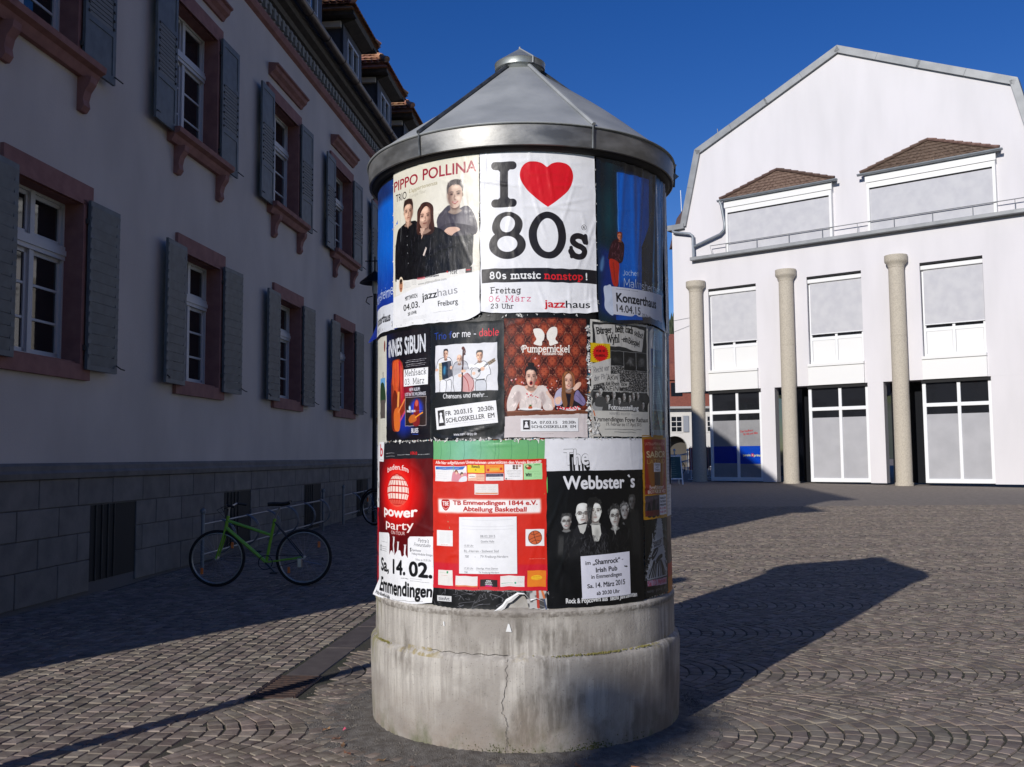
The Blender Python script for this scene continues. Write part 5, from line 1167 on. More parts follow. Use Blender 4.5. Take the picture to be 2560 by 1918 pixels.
def pr_trio():
    p = Paper(447, 645, (.055, .05, .06), seed=9); p.field((p.noise(50, 3)-.4)*.4, (.22, .22, .25), .5)
    p.sk('Trio', 30, 88, 80, 36, (.13, .25, .62), wt=.13, rot=-.03); p.sk('f', 126, 86, 18, 36, (.13, .25, .62), wt=.13); p.sk('or', 148, 84, 42, 36, (.94, .94, .96), wt=.13); p.sk('me', 206, 83, 54, 36, (.94, .94, .96), wt=.13); p.sk('-', 276, 82, 16, 36, (.94, .94, .96), wt=.13)
    p.sk('dable', 308, 82, 112, 40, (.88, .1, .2), wt=.13)
    B = (.88, .88, .9); p.poly([(36, 122), (410, 119), (412, 381), (35, 383)], B)
    K = (.12, .12, .14)
    def outl(P, w=2.2, c=K, fill=None):
        q = crom(P, 5, False)
        if fill is not None: p.poly(q, fill)
        p.line(q, w, c)
    W = (.93, .93, .95)
    outl([(40, 252), (52, 215), (70, 198), (96, 190), (128, 192), (146, 215), (150, 260)], fill=W); outl([(66, 382), (70, 318), (108, 322), (104, 382)], fill=W); outl([(110, 322), (140, 318), (138, 382)], fill=W)
    p.person(106, 142, 32, 56, (.9, .72, .62), (.12, .1, .1), light=1, mouth='smile')
    p.poly([(58, 222), (78, 220), (84, 314), (64, 322)], (.85, .78, .6)); p.poly([(78, 218), (118, 212), (122, 306), (84, 314)], (.08, .14, .22)); p.poly([(118, 212), (140, 212), (150, 296), (122, 306)], (.2, .2, .24)); p.ell(98, 262, 8, 26, (.3, .7, .9), .8, soft=5)
    for k in range(11): p.line([(60+k*.5, 228+k*8.5), (78, 226+k*8.5)], 1.2, K)
    for k in range(6): p.line([(120+k*4, 214), (126+k*4, 304)], 1, (.75, .75, .78), .8)
    p.ell(46, 258, 10, 8, (.9, .72, .62)); p.ell(140, 250, 8, 10, (.9, .72, .62))
    outl([(150, 300), (152, 250), (164, 226), (190, 216), (214, 214), (236, 226), (246, 260)], fill=(.74, .74, .77)); outl([(160, 382), (152, 340), (156, 300)]); 
    p.person(192, 178, 34, 52, (.93, .74, .64), (.8, .8, .8), style='bald', light=-1, beard=.6)
    p.blob([(216, 300), (236, 282), (262, 300), (276, 330), (272, 382), (206, 382), (208, 340)], (.8, .6, .6)); p.line(crom([(214, 296), (240, 330), (248, 382)], 6, False), 4, (.62, .12, .12)); p.line(crom([(238, 284), (274, 320), (276, 350), (262, 382)], 6, False), 3, (.4, .1, .1))
    p.line([(216, 150), (206, 380)], 9, (.22, .08, .08)); p.line(crom([(214, 188), (226, 170), (222, 150), (212, 146)], 6, False), 8, (.3, .1, .08)); p.ell(214, 146, 9, 9, (.35, .1, .08)); p.ell(226, 180, 4, 5, K)
    p.ell(196, 296, 12, 10, (.93, .76, .66)); p.ell(216, 272, 14, 8, (.93, .76, .66))
    outl([(256, 264), (280, 240), (300, 226), (340, 222), (362, 250), (372, 290), (352, 306), (344, 382)], fill=W); outl([(286, 382), (290, 330), (344, 328), (346, 382)], fill=(.8, .81, .84)); p.line([(290, 322), (340, 320)], 5, K)
    p.person(311, 158, 40, 60, (.92, .72, .6), (.2, .18, .18), light=-1, mouth='smile')
    p.blob([(258, 300), (264, 266), (290, 256), (312, 272), (308, 300), (284, 316)], (.9, .89, .9)); p.line(crom([(262, 298), (268, 262), (300, 258), (312, 290), (284, 316)], 6, True), 2, K); p.poly([(298, 270), (352, 232), (358, 240), (304, 282)], (.35, .35, .38)); p.poly([(352, 228), (392, 206), (402, 220), (364, 244)], (.55, .48, .4))
    for k in range(7): p.ell(360+k*6, 232-k*4+(k % 2)*10, 2.4, 2.4, (.15, .12, .1))
    p.ell(326, 262, 12, 12, (.93, .76, .66)); p.ell(276, 286, 10, 9, (.93, .76, .66))
    for k in range(180):
        x, y = p.rs.uniform(60, 380), p.rs.uniform(250, 380); p.ell(x, y, .8, .8, (.3, .3, .34), .5)
    p.sk('Chansons', 88, 418, 116, 24, (.94, .94, .95), wt=.14); p.sk('und', 214, 417, 44, 24, (.94, .94, .95), wt=.14); p.sk('mehr...', 268, 416, 90, 24, (.94, .94, .95), wt=.14); p.sk('www.marc-delpy.de', 156, 623, 136, 15, (.85, .85, .87), wt=.15)
    p.field(np.clip(1-abs((p.xx()-430)+(p.yy()-640)*1.6+20)/46, 0, 1)*np.clip((p.yy()-560)/70, 0, 1)*(.3+.7*p.noise(9, 3)), (.8, .8, .84), .75)
    p.scuffs(90, (.8, .8, .82), 7, .5)
    return p
def pr_slip(day, date, tm, seed):
    p = Paper(345, 110, (.93, .93, .94), px=1.0, seed=seed)
    p.rect(14, 14, 56, 94, (.15, .14, .15)); p.ell(33, 34, 8, 8, PAPER); p.poly([(28, 40), (38, 40), (46, 76), (20, 76)], PAPER); p.poly([(22, 62), (44, 62), (46, 78), (20, 78)], PAPER)
    for k in range(9): p.line([(52, 20+k*8), (52, 25+k*8)], 3.2, (.6, .6, .6))
    p.text(day, 62, 46, 34, 24, (.17, .16, .17), .008); p.text(date, 112, 46, 104, 24, (.17, .16, .17), .008); p.text(tm, 246, 46, 82, 24, (.17, .16, .17), .008)
    p.text('SCHLOSSKELLER  EM', 62, 82, 268, 24, (.17, .16, .17), .008); p.greek(64, 92, 268, (.6, .6, .6), 2.5)
    return p
def pr_pump():
    p = Paper(461, 650, (.27, .09, .07), seed=10)
    X, Y = p.xx()*np.ones((p.H, 1)), p.yy()*np.ones((1, p.W)); u = (X-40)/89*2*math.pi; v = (Y-62)/116*2*math.pi
    f = np.cos(u)*.5+np.cos(v)*.5; wob = .12*np.cos(4*u)*np.cos(3*v); f2 = np.maximum(np.cos(u/2)**2*np.cos(v/2)**2, np.sin(u/2)**2*np.sin(v/2)**2)
    p.field(np.clip((f2-.3+wob)*8, 0, 1), (.55, .22, .14)); p.field(np.clip((f2-.62+wob*.6)*9, 0, 1), (.66, .3, .19)); p.field(np.clip(.05-abs(f2-.24+wob*.8), 0, 1)*20, (.78, .5, .38), .85); p.field(np.clip(.03-abs(f2-.48-wob), 0, 1)*26, (.25, .07, .05), .9)
    p.field(np.clip(.5*np.cos(3*u)*np.cos(5*v)-.28, 0, 1)*5*(f2 > .3), (.3, .08, .06), .7); p.field(np.clip(.5*np.sin(4*u)*np.sin(4*v+1)-.3, 0, 1)*5*(f2 < .24), (.75, .45, .33), .8)
    p.field(np.clip(((X-230)/300)**2+((Y-260)/420)**2-.3, 0, 1), (.12, .03, .03), .7)
    Wt = (.95, .93, .9)
    p.blob([(158, 66), (172, 58), (200, 62), (218, 84), (220, 104), (216, 122), (208, 130), (204, 152), (180, 150), (160, 140), (176, 118), (166, 96)], Wt); p.blob([(290, 60), (276, 50), (252, 56), (234, 80), (232, 100), (236, 118), (244, 128), (250, 152), (274, 148), (296, 138), (280, 118), (290, 92)], Wt)
    p.rect(221, 92, 231, 100, (.2, .06, .05)); p.rect(222, 104, 230, 118, (.2, .06, .05))
    p.sk('Pumpernickel', 98, 187, 266, 36, Wt, wt=.17, slab=.05, gap=.0); p.line(crom([(96, 176), (92, 160), (104, 154), (112, 164)], 5, False), 4, Wt); p.sk('Kleinkunst-Duo', 208, 203, 116, 15, Wt, wt=.17, slab=.05, gap=0)
    for k in range(70):
        x, y = p.rs.normal(200, 90), p.rs.normal(400, 55)
        if 20 < x < 440 and 330 < y < 500: p.ell(x, y, p.rs.uniform(2, 5), p.rs.uniform(2, 5), [(.85, .15, .2), (.95, .85, .85)][k % 2], .9)
    for x, y in ((170, 222), (188, 262), (40, 340), (62, 335), (96, 352)): p.ell(x, y, 5, 5, (.9, .7, .7)); p.ell(x+4, y+4, 3, 3, (.8, .1, .15))
    cr = (.87, .82, .8)
    p.blob([(16, 508), (14, 450), (40, 385), (70, 366), (110, 372), (180, 372), (214, 368), (240, 400), (258, 460), (262, 500), (215, 500), (200, 455), (190, 498), (90, 502), (80, 455), (60, 500), (36, 512)], cr)
    p.cloth(30, 400, 250, 480, (.78, .72, .7), 60, 40, .4)
    p.blob([(50, 450), (70, 400), (90, 420), (80, 470)], (.7, .63, .62), .7, soft=4); p.blob([(190, 420), (210, 400), (226, 450), (206, 470)], (.7, .63, .62), .7, soft=4); p.blob([(110, 372), (145, 410), (180, 372)], (.88, .7, .62))
    p.line(crom([(112, 384), (144, 420), (178, 384)], 5, False), 1.6, (.9, .9, .85)); p.person(146, 262, 66, 116, (.92, .74, .66), (.08, .06, .07), style='bun', light=-1, mouth='open')
    for k in range(8): p.ell(p.rs.uniform(120, 180), p.rs.uniform(410, 440), 4, 2.5, (.8, .15, .2))
    p.blob([(282, 505), (276, 440), (290, 400), (316, 385), (350, 392), (400, 388), (430, 410), (452, 455), (430, 480), (400, 478), (395, 505)], (.13, .1, .14)); p.blob([(268, 470), (282, 405), (312, 380), (330, 400), (312, 470)], (.72, .7, .8)); p.blob([(382, 440), (400, 396), (424, 410), (450, 452), (436, 476), (404, 462)], (.52, .47, .64)); p.line([(396, 420), (440, 466)], 3, (.3, .26, .4), .7)
    p.person(352, 290, 66, 98, (.93, .74, .65), (.42, .25, .15), style='long', light=-1, mouth='smile'); p.blob([(316, 380), (328, 300), (336, 400), (344, 470), (326, 490), (312, 440)], (.5, .33, .2)); p.blob([(376, 380), (366, 420), (356, 485), (372, 480), (384, 420)], (.45, .28, .17))
    p.blob([(378, 382), (396, 358), (420, 348), (424, 362), (408, 385), (390, 396)], (.92, .76, .68)); p.line([(344, 392), (384, 378)], 2.5, (.8, .8, .8)); p.blob([(276, 440), (300, 428), (312, 440), (300, 466), (280, 468)], (.92, .76, .68)); p.line([(232, 406), (262, 445), (266, 480)], 16, (.9, .75, .68), .9)
    p.poly([(14, 508), (461, 500), (461, 524), (14, 540)], (.44, .25, .17)); p.poly([(14, 508), (461, 500), (461, 505), (14, 514)], (.6, .38, .28), .7)
    p.field((p.yy() > (536-.035*p.xx()))*1.0, (.83, .79, .79)); p.ell(140, 499, 68, 9, (.9, .89, .9)); p.ell(140, 502, 60, 8, (.2, .1, .08), .7); p.ell(140, 497, 62, 6, (.93, .92, .92)); p.blob([(130, 494), (132, 482), (146, 480), (150, 494)], (.75, .35, .2)); p.rect(134, 474, 146, 483, (.25, .4, .15)); p.ell(368, 496, 54, 8, (.9, .88, .9)); p.ell(366, 491, 44, 6, (.82, .1, .15))
    for k in range(60): p.ell(p.rs.uniform(285, 410), p.rs.normal(492, 5), 4, 3, [(.8, .08, .14), (.95, .85, .85)][k % 2])
    p.field((p.yy() < 8)*1., (.2, .05, .05), .5); p.greek(200, 630, 64, (.5, .45, .45), 3)
    return p
def pr_wyhl():
    p = Paper(449, 645, (.8, .79, .76), seed=11); K = (.09, .09, .09)
    p.rect(14, 12, 436, 505, (.16, .16, .16)); p.poly([(24, 28), (120, 20), (250, 14), (413, 34), (386, 160), (310, 158), (230, 142), (131, 142), (34, 132)], (.76, .75, .73))
    for x in (150, 205, 290, 330): p.line([(x, 30), (x+6, 140)], 9, (.62, .61, .6), .6, soft=4)
    n = p.noise(4, 2); n2 = p.noise(9, 6); p.field((p.yy() > 250)*(p.yy() < 400)*np.clip((n-.5)*6, 0, 1)*np.ones((p.H, p.W)), (.62, .61, .6), .9); p.rect(0, 0, 14, 645, (.8, .79, .76)); p.rect(436, 0, 449, 645, (.78, .77, .74))
    p.sk('Bürger,', 42, 78, 112, 34, K, wt=.17, slab=.07, gap=0, rot=-.12); p.sk('helft', 168, 60, 62, 36, K, wt=.17, slab=.07, gap=0); p.sk('Euch', 243, 54, 62, 36, K, wt=.17, slab=.07, gap=0, rot=.1); p.sk('selbst', 314, 66, 84, 30, K, wt=.15, slab=.06, gap=0, rot=.2)
    p.sk('Wyhl', 107, 122, 92, 42, K, wt=.15, slab=.07, gap=0, rot=-.05); p.sk('-ein', 210, 110, 52, 32, K, wt=.15, slab=.06, gap=0, rot=.05); p.sk('Beispiel', 264, 116, 100, 32, K, wt=.15, slab=.06, gap=0, rot=.16)
    for x0, y0, x1, y1, s in ((133, 168, 226, 250, .18), (228, 168, 327, 272, .5), (331, 166, 434, 270, .45)):
        p.rect(x0-1.5, y0-1.5, x1+1.5, y1+1.5, (.7, .7, .7)); p.rect(x0, y0, x1, y1, (.13, .13, .13))
        for k in range(int(40*s)): p.blob([(x0+9+p.rs.uniform(0, 80), y0+20+p.rs.uniform(0, 60)) for _ in range(3)], (.5, .5, .5), .35*s)
    p.rect(-2, 130, 129, 238, (.84, .7, .05)); t = np.arange(48)*2*math.pi/48; rr_ = np.where(np.arange(48) % 2, 55, 45); p.poly(np.stack([65+rr_*np.cos(t), 185+rr_*.92*np.sin(t)], 1), (.8, .1, .09)); p.text('VOR 40', 34, 180, 60, 14, (.3, .04, .05), .02, rot=-.04); p.text('JAHREN...', 30, 206, 72, 14, (.3, .04, .05), .02, rot=-.04)
    p.poly([(10, 246), (134, 210), (128, 336), (14, 362)], (.76, .75, .73)); p.sk('Recht vor', 18, 296, 104, 30, (.25, .25, .28), wt=.07, rot=-.18, shear=.2); p.sk('der Platz', 20, 340, 100, 28, (.25, .25, .28), wt=.07, rot=-.2, shear=.2)
    for k in range(60):
        x = p.rs.uniform(20, 430); y = p.rs.uniform(385, 500); g = p.rs.uniform(.05, .3); p.ell(x, y+26, 24, 30, (g, g, g), .8)
    for cx, top, st in ((41, 402, 'bald'), (106, 408, 'short'), (188, 420, 'short'), (225, 395, 'long'), (269, 405, 'long'), (340, 385, 'short'), (300, 388, 'short'), (388, 440, 'short'), (60, 372, 'short'), (150, 388, 'short')):
        p.blob([(cx-34, top+105), (cx-28, top+62), (cx, top+50), (cx+28, top+62), (cx+34, top+105)], (.28, .28, .28) if st != 'bald' else (.6, .6, .6)); p.person(cx, top, 30, 46, (.68, .68, .67), (.12, .12, .12) if st != 'bald' else (.5, .5, .5), style=st, shade=.8)
    p.rect(14, 503, 436, 645, (.8, .79, .76))
    p.line([(150, 400), (142, 500)], 4, (.6, .6, .6)); p.poly([(92, 306), (192, 292), (197, 356), (190, 396), (92, 396), (84, 350)], (.72, .71, .69)); p.sk('AKW', 104, 334, 78, 26, K, wt=.12, rot=-.08, shear=.1); p.sk('AM Rhein', 92, 366, 98, 22, K, wt=.13, rot=-.06); p.sk('NEIN!', 90, 394, 100, 26, K, wt=.13, rot=-.02, shear=.2)
    p.poly([(198, 344), (264, 336), (262, 366), (196, 370)], (.7, .69, .67)); p.text('KKW', 206, 362, 46, 18, K, .02)
    p.text('Fotoausstellung', 112, 496, 232, 29, (.93, .93, .93), .015); p.sk('MANFRED RICHTER', 118, 524, 150, 12, (.4, .4, .4), wt=.09, slab=.06); p.greek(276, 521, 70, (.5, .5, .5), 4)
    p.text('Emmendingen Foyer Rathaus', 18, 562, 416, 27, (.16, .15, .15), .008); p.text('19. Februar bis 17. April 2015', 95, 586, 272, 20, (.22, .21, .21), 0)
    p.greek(86, 605, 284, (.35, .35, .35), 7, .8); p.greek(150, 620, 164, (.35, .35, .35), 7, .8); p.line([(16, 395), (436, 392)], 3, (.9, .9, .88), .8)
    p.poly([(0, 480), (30, 520), (40, 580), (62, 640), (0, 645)], (.78, .76, .73)); p.line([(20, 540), (34, 600), (58, 640)], 8, (.08, .08, .08)); p.line([(14, 505), (22, 530)], 6, (.8, .4, .2))
    return p
def pr_grey():
    p = Paper(390, 645, (.46, .48, .52), seed=12); p.field(p.noise(60, 3), (.62, .63, .66), .5)
    for k in (0, 1, 2): p.line(arc(90, 100, 30+k*14, 30+k*14, 150, 390), 6, (.75, .75, .78), .6)
    p.rect(24, 130, 190, 480, (.28, .32, .45)); p.rect(30, 136, 184, 240, (.16, .2, .34)); p.poly([(80, 232), (84, 190), (92, 232)], (.7, .7, .75))
    for k in range(20): p.greek(50, 256+k*10, 110, (.75, .77, .82), 4)
    p.rect(20, 490, 210, 600, (.3, .27, .28)); 
    for k in range(60): p.ell(p.rs.uniform(24, 205), p.rs.uniform(494, 580), 8, 7, [(.5, .12, .12), (.15, .3, .5), (.7, .65, .3), (.12, .12, .12)][k % 4], .7, soft=2)
    for k in range(16): p.greek(235, 200+k*22, 120, (.3, .3, .35), 4)
    p.rect(210, 0, 240, 645, (.72, .72, .74), .6, soft=6)
    return p
def pr_power():
    p = Paper(612, 905, (.93, .93, .94), seed=13); X, Y = p.xx()*np.ones((p.H, 1)), p.yy()*np.ones((1, p.W))
    p.rect(0, 0, 612, 98, (.13, .13, .15)); p.field((Y > 98)*(Y < 660)*1., (.36, .03, .05)); p.field((Y > 98)*(Y < 660)*np.clip(1.25-((X-300)/250)**2-((Y-290)/230)**2, 0, 1), (.93, .08, .07)); p.field((Y > 98)*(Y < 660)*np.clip(1.1-((X-300)/130)**2-((Y-290)/150)**2, 0, 1), (1, .45, .35), .55)
    p.greek(146, 64, 120, (.9, .9, .9), 7); p.greek(150, 82, 120, (.9, .9, .9), 7); p.greek(305, 74, 120, (.9, .9, .9), 7); p.text('106.0', 433, 76, 56, 18, (.8, .1, .12), .03); p.greek(496, 74, 90, (.9, .9, .9), 7)
    p.text('baden.fm', 176, 178, 238, 32, (.97, .9, .88), .012, bend=lambda x: -20*(1-((x-120)/120)**2))
    S = (1, .93, .88); cy0 = 272
    t = np.arange(60)*2*math.pi/60; egg = np.stack([298+122*np.cos(t)*(1-.12*np.sin(-t)), cy0+92*np.sin(t)], 1); p.poly(egg, (.8, .12, .1))
    L = []
    for i in range(7):
        for j in range(9):
            def pt(a, b):
                la = math.radians(-88+a*176/7); lo = math.radians(-80+b*160/9); r = math.cos(la)*(1-.10*math.sin(-la))
                return (298+122*r*math.sin(lo), cy0+92*math.sin(la)-10*math.cos(la)*math.cos(lo)+8)
            g = .1
            q = [pt(i+g, j+g), pt(i+g, j+1-g), pt(i+1-g, j+1-g), pt(i+1-g, j+g)]
            p.poly(q, S if i < 5 else (.98, .55, .45), .95 if i < 5 else .55)
    p.text('power', 116, 424, 376, 56, (.99, .96, .95), .035, bend=lambda x: 12*(1-((x-188)/188)**2)-6); p.text('party', 150, 500, 312, 52, (.99, .94, .92), .004, bend=lambda x: 12*(1-((x-150)/150)**2)-8); p.text('ON TOUR', 228, 530, 152, 20, (.98, .9, .88), .0)
    Wt = (.94, .94, .95)
    p.poly([(0, 536), (30, 534), (190, 526), (205, 540), (205, 660), (0, 680)], Wt); p.poly([(425, 534), (612, 526), (612, 690), (410, 690), (410, 548)], Wt)
    p.field((Y > 655)*1., Wt)
    for x, h in ((262, 560), (312, 585), (384, 600)):
        p.line([(x+10, 690), (x-4, h+30), (x, h)], 15, Wt)
        for f in (-9, -3, 3, 9): p.line([(x, h+6), (x+f, h-16)], 4, Wt)
    p.blob([(205, 690), (215, 640), (240, 625), (270, 650), (300, 622), (335, 618), (352, 650), (390, 640), (415, 690)], Wt); p.blob([(200, 700), (205, 660), (420, 660), (425, 700)], Wt)
    p.greek(60, 584, 110, (.6, .6, .6), 6); p.rect(42, 606, 64, 640, (.2, .2, .22)); p.rect(48, 614, 58, 634, Wt)
    for k in range(3): p.greek(72, 612+k*12, 90, (.35, .35, .35), 5)
    p.sk("Petra's", 494, 562, 84, 20, (.2, .2, .22), wt=.08, shear=.25); p.sk('Friseurstudio', 462, 585, 128, 18, (.2, .2, .22), wt=.08, shear=.25); p.text('S', 430, 616, 13, 20, (.1, .1, .1), .04); p.text('Sparkasse', 450, 614, 70, 13, (.3, .3, .32), 0); p.text('Freiburg-Nördlicher Breisgau', 446, 634, 160, 13, (.35, .35, .37), 0); p.text('Einlass ab 19:30 Uhr', 478, 664, 118, 12, (.5, .5, .5), 0)
    K = (.07, .07, .08)
    p.text('Sa,', 56, 752, 142, 76, K, .03); p.text('14.', 250, 752, 136, 82, K, .035); p.text('02.', 418, 752, 186, 82, K, .035)
    p.greek(342, 772, 70, (.2, .2, .2), 6); p.greek(430, 768, 96, (.5, .5, .5), 5); p.greek(430, 780, 150, (.5, .5, .5), 5)
    p.text('Emmendingen', 58, 866, 550, 78, K, .035); p.text('Fritz-Boehle-Halle', 20, 893, 190, 20, K, .02, rot=.02, shear=.2); p.greek(240, 892, 300, (.35, .35, .35), 5)
    p.scuffs(40, (.95, .85, .85), 6, .5)
    return p
def pr_label():
    p = Paper(118, 116, (.93, .93, .94), px=.8, seed=30); p.text('b', 30, 84, 62, 74, (.8, .12, .18), .02); p.greek(40, 104, 50, (.3, .3, .3), 4)
    return p
def pr_under():
    p = Paper(666, 905, (.07, .07, .08), seed=14); X, Y = p.xx()*np.ones((p.H, 1)), p.yy()*np.ones((1, p.W))
    p.field((Y < 500)*1., (.42, .68, .45)); p.field((Y < 500)*np.clip(1-abs(X-220)/200, 0, 1)*.6, (.55, .78, .75)); p.field((Y < 500)*np.clip((X-300)/300, 0, 1)*np.clip((Y-20)/200, 0, 1), (.4, .72, .3), .7)
    for x in (60, 120, 205, 300, 380, 400, 470, 560, 610): p.line(crom([(x, 0), (x+6, 60), (x-4, 120), (x+3, 220)], 5, False), 2.2, (.2, .42, .3), .6)
    p.text('Tickets: Maja-Bühne Emmendingen, www.maja-emmendingen.de', 150, 808, 380, 14, (.85, .85, .85), .0); p.rect(36, 842, 128, 872, (.85, .85, .85)); p.text('tonArt', 46, 866, 70, 20, (.4, .4, .42), .01)
    for k in range(46):
        x, y = p.rs.uniform(0, 666), p.rs.uniform(795, 900); p.line(crom([(x, y), (x+p.rs.normal(0, 20), y+p.rs.normal(0, 14)), (x+p.rs.normal(0, 30), y+p.rs.normal(0, 26))], 5, False), 1.8, (.75, .75, .78), .55)
    p.field((X > 545)*(Y > 780)*np.clip((p.noise(26, 2)-.3)*5, .35, 1), (.74, .73, .72)); p.line([(604, 800), (608, 890)], 14, (.72, .2, .14), .9); p.line([(628, 800), (640, 840)], 12, (.85, .45, .25), .9); p.line([(640, 850), (650, 900)], 8, (.2, .25, .4), .8)
    return p
def pr_tb():
    p = Paper(648, 700, (.8, .13, .06), seed=15); X, Y = p.xx()*np.ones((p.H, 1)), p.yy()*np.ones((1, p.W)); p.field(np.clip((Y-556)/12, 0, 1), (.78, .05, .16)); p.field(p.noise(90, 5)*.4, (.9, .2, .1), .6)
    Wt = (.93, .92, .92)
    p.text('Alle hier aufgeführten Unternehmen unterstützen den Verein finanziell!', 18, 24, 602, 17, (.97, .92, .9), .02)
    p.rect(14, 36, 212, 119, Wt); p.poly([(18, 40), (205, 38), (190, 54), (18, 55)], (.2, .42, .75)); p.greek(36, 47, 130, (.95, .95, .97), 5)
    for k in range(4): p.greek(20, 66+k*12, 70, (.75, .75, .75), 3)
    p.blob([(120, 110), (128, 70), (150, 62), (176, 78), (208, 74), (210, 116), (130, 118)], (.85, .55, .6)); p.ell(150, 66, 10, 11, (.5, .3, .2)); p.ell(182, 78, 9, 10, (.35, .22, .18)); p.ell(150, 72, 7, 8, (.93, .75, .66)); p.ell(184, 84, 7, 7, (.9, .72, .62)); p.blob([(165, 118), (180, 96), (208, 92), (211, 118)], (.9, .9, .93))
    p.rect(217, 31, 314, 73, (.93, .8, .08)); p.sk('Roesch', 242, 46, 46, 14, (.2, .15, .05), wt=.15, slab=.08); p.ell(264, 58, 4, 3, (.4, .3, .05)); p.rect(219, 79, 314, 117, (.93, .74, .64)); p.poly([(222, 84), (262, 80), (264, 98), (224, 104)], (.96, .93, .9)); p.greek(228, 93, 30, (.2, .15, .15), 6); 
    for k in range(4): p.greek(270, 84+k*8, 40, (.6, .4, .35), 3)
    p.rect(320, 29, 418, 71, (.93, .55, .1)); p.greek(345, 37, 50, (.8, .2, .1), 5); p.rect(345, 48, 394, 60, (.85, .7, .2)); p.ell(334, 58, 7, 7, (.75, .12, .1)); p.ell(405, 52, 7, 7, (.75, .12, .1)); p.rect(320, 76, 418, 115, (.9, .89, .9)); p.rect(322, 78, 416, 94, (.2, .18, .3)); p.greek(336, 83, 68, (.8, .8, .85), 3); p.greek(332, 89, 76, (.8, .8, .85), 3); p.greek(340, 104, 60, (.5, .5, .5), 3)
    p.rect(423, 27, 521, 111, Wt); 
    for k in range(5): p.ell(474+(k % 3)*16, 36+(k//3)*12, 7, 6, [(.3, .25, .25), (.5, .4, .35), (.7, .6, .55)][k % 3])
    for k in range(5): p.greek(432+k*3, 60+k*8, 80-k*5, (.45, .45, .45), 3.5)
    p.ell(432, 105, 4, 4, (.3, .3, .3)); p.greek(440, 105, 26, (.5, .5, .5), 3)
    p.rect(525, 24, 625, 110, (.66, .86, .62)); p.ell(552, 42, 18, 13, (.3, .4, .2)); p.ell(556, 48, 11, 8, (.75, .2, .12)); p.ell(546, 38, 7, 5, (.9, .8, .6)); p.greek(584, 32, 30, (.2, .5, .2), 8); p.greek(548, 68, 60, (.4, .6, .4), 3); p.sk('Witt', 536, 92, 32, 16, (.15, .2, .15), wt=.2, slab=.06)
    for k in range(4): p.greek(582, 78+k*8, 38, (.4, .6, .4), 3)
    p.rect(257, 133, 389, 190, (.9, .88, .87)); p.rect(262, 180, 386, 186, (.85, .5, .3))
    for k in range(4): p.greek(275, 144+k*9, 45, (.7, .68, .68), 3); p.greek(335, 144+k*9, 40, (.7, .68, .68), 3)
    p.rect(36, 214, 616, 290, (.96, .93, .92), 1, soft=5); R = (.72, .13, .12)
    p.blob([(60, 222), (84, 217), (108, 222), (108, 256), (84, 278), (61, 256)], R); p.text('TBE', 64, 250, 40, 24, (.96, .93, .92), .02); p.line([(66, 258), (84, 270), (102, 258)], 2, (.96, .93, .92))
    p.text('TB Emmendingen 1844 e.V.', 130, 245, 468, 24, R, .03); p.text('Abteilung Basketball', 190, 280, 350, 25, R, .03)
    p.rect(26, 386, 128, 471, Wt); p.greek(54, 464, 44, (.8, .4, .3), 3); p.rect(44, 394, 110, 456, (.9, .9, .9))      # code square left blank
    p.rect(535, 375, 635, 464, Wt); p.ell(586, 420, 36, 36, (.8, .38, .2)); t = np.linspace(0, 2*math.pi, 40); p.line(np.stack([586+36*np.cos(t), 420+36*np.sin(t)], 1), 2.2, (.25, .1, .06)); p.line(crom([(552, 432), (586, 418), (621, 410)], 6, False), 2.2, (.25, .1, .06)); p.line(crom([(576, 386), (584, 420), (596, 454)], 6, False), 2.2, (.25, .1, .06)); p.line(crom([(558, 398), (582, 404), (610, 392)], 6, False), 2, (.25, .1, .06)); p.line(crom([(562, 446), (588, 434), (616, 440)], 6, False), 2, (.25, .1, .06))
    p.greek(552, 532, 86, (.97, .9, .9), 3.5); p.poly([(31, 602), (122, 600), (129, 683), (34, 684)], (.9, .88, .86)); p.greek(40, 616, 50, (.7, .75, .65), 5); p.rect(86, 606, 96, 618, (.25, .6, .4)); p.greek(52, 630, 40, (.8, .55, .5), 4)
    p.rect(143, 627, 272, 683, (.9, .88, .87)); p.rect(144, 677, 272, 683, (.85, .5, .3)); p.rect(287, 644, 382, 681, (.13, .09, .11)); 
    for k, w in enumerate((26, 36, 40)): p.text(('KEINE', 'MACHT', 'DROGEN')[k], 334-w/2, 656+k*9, w, 7, (.85, .85, .85), .03)
    p.rect(316, 676, 352, 682, (.8, .1, .5)); p.rect(397, 623, 526, 680, (.9, .88, .87)); p.greek(404, 662, 60, (.3, .6, .45), 5); p.ell(478, 660, 5, 5, (.15, .6, .45)); p.greek(404, 672, 110, (.6, .6, .6), 3)
    for k in range(5): p.greek(490, 630+k*7, 30, (.6, .6, .6), 3)
    p.rect(541, 594, 640, 680, (.9, .5, .13)); p.ell(590, 632, 30, 13, (.92, .72, .15)); p.greek(572, 628, 38, (.8, .45, .08), 6); p.greek(574, 640, 34, (.8, .45, .08), 4); p.greek(560, 604, 60, (.85, .42, .1), 3)
    return p
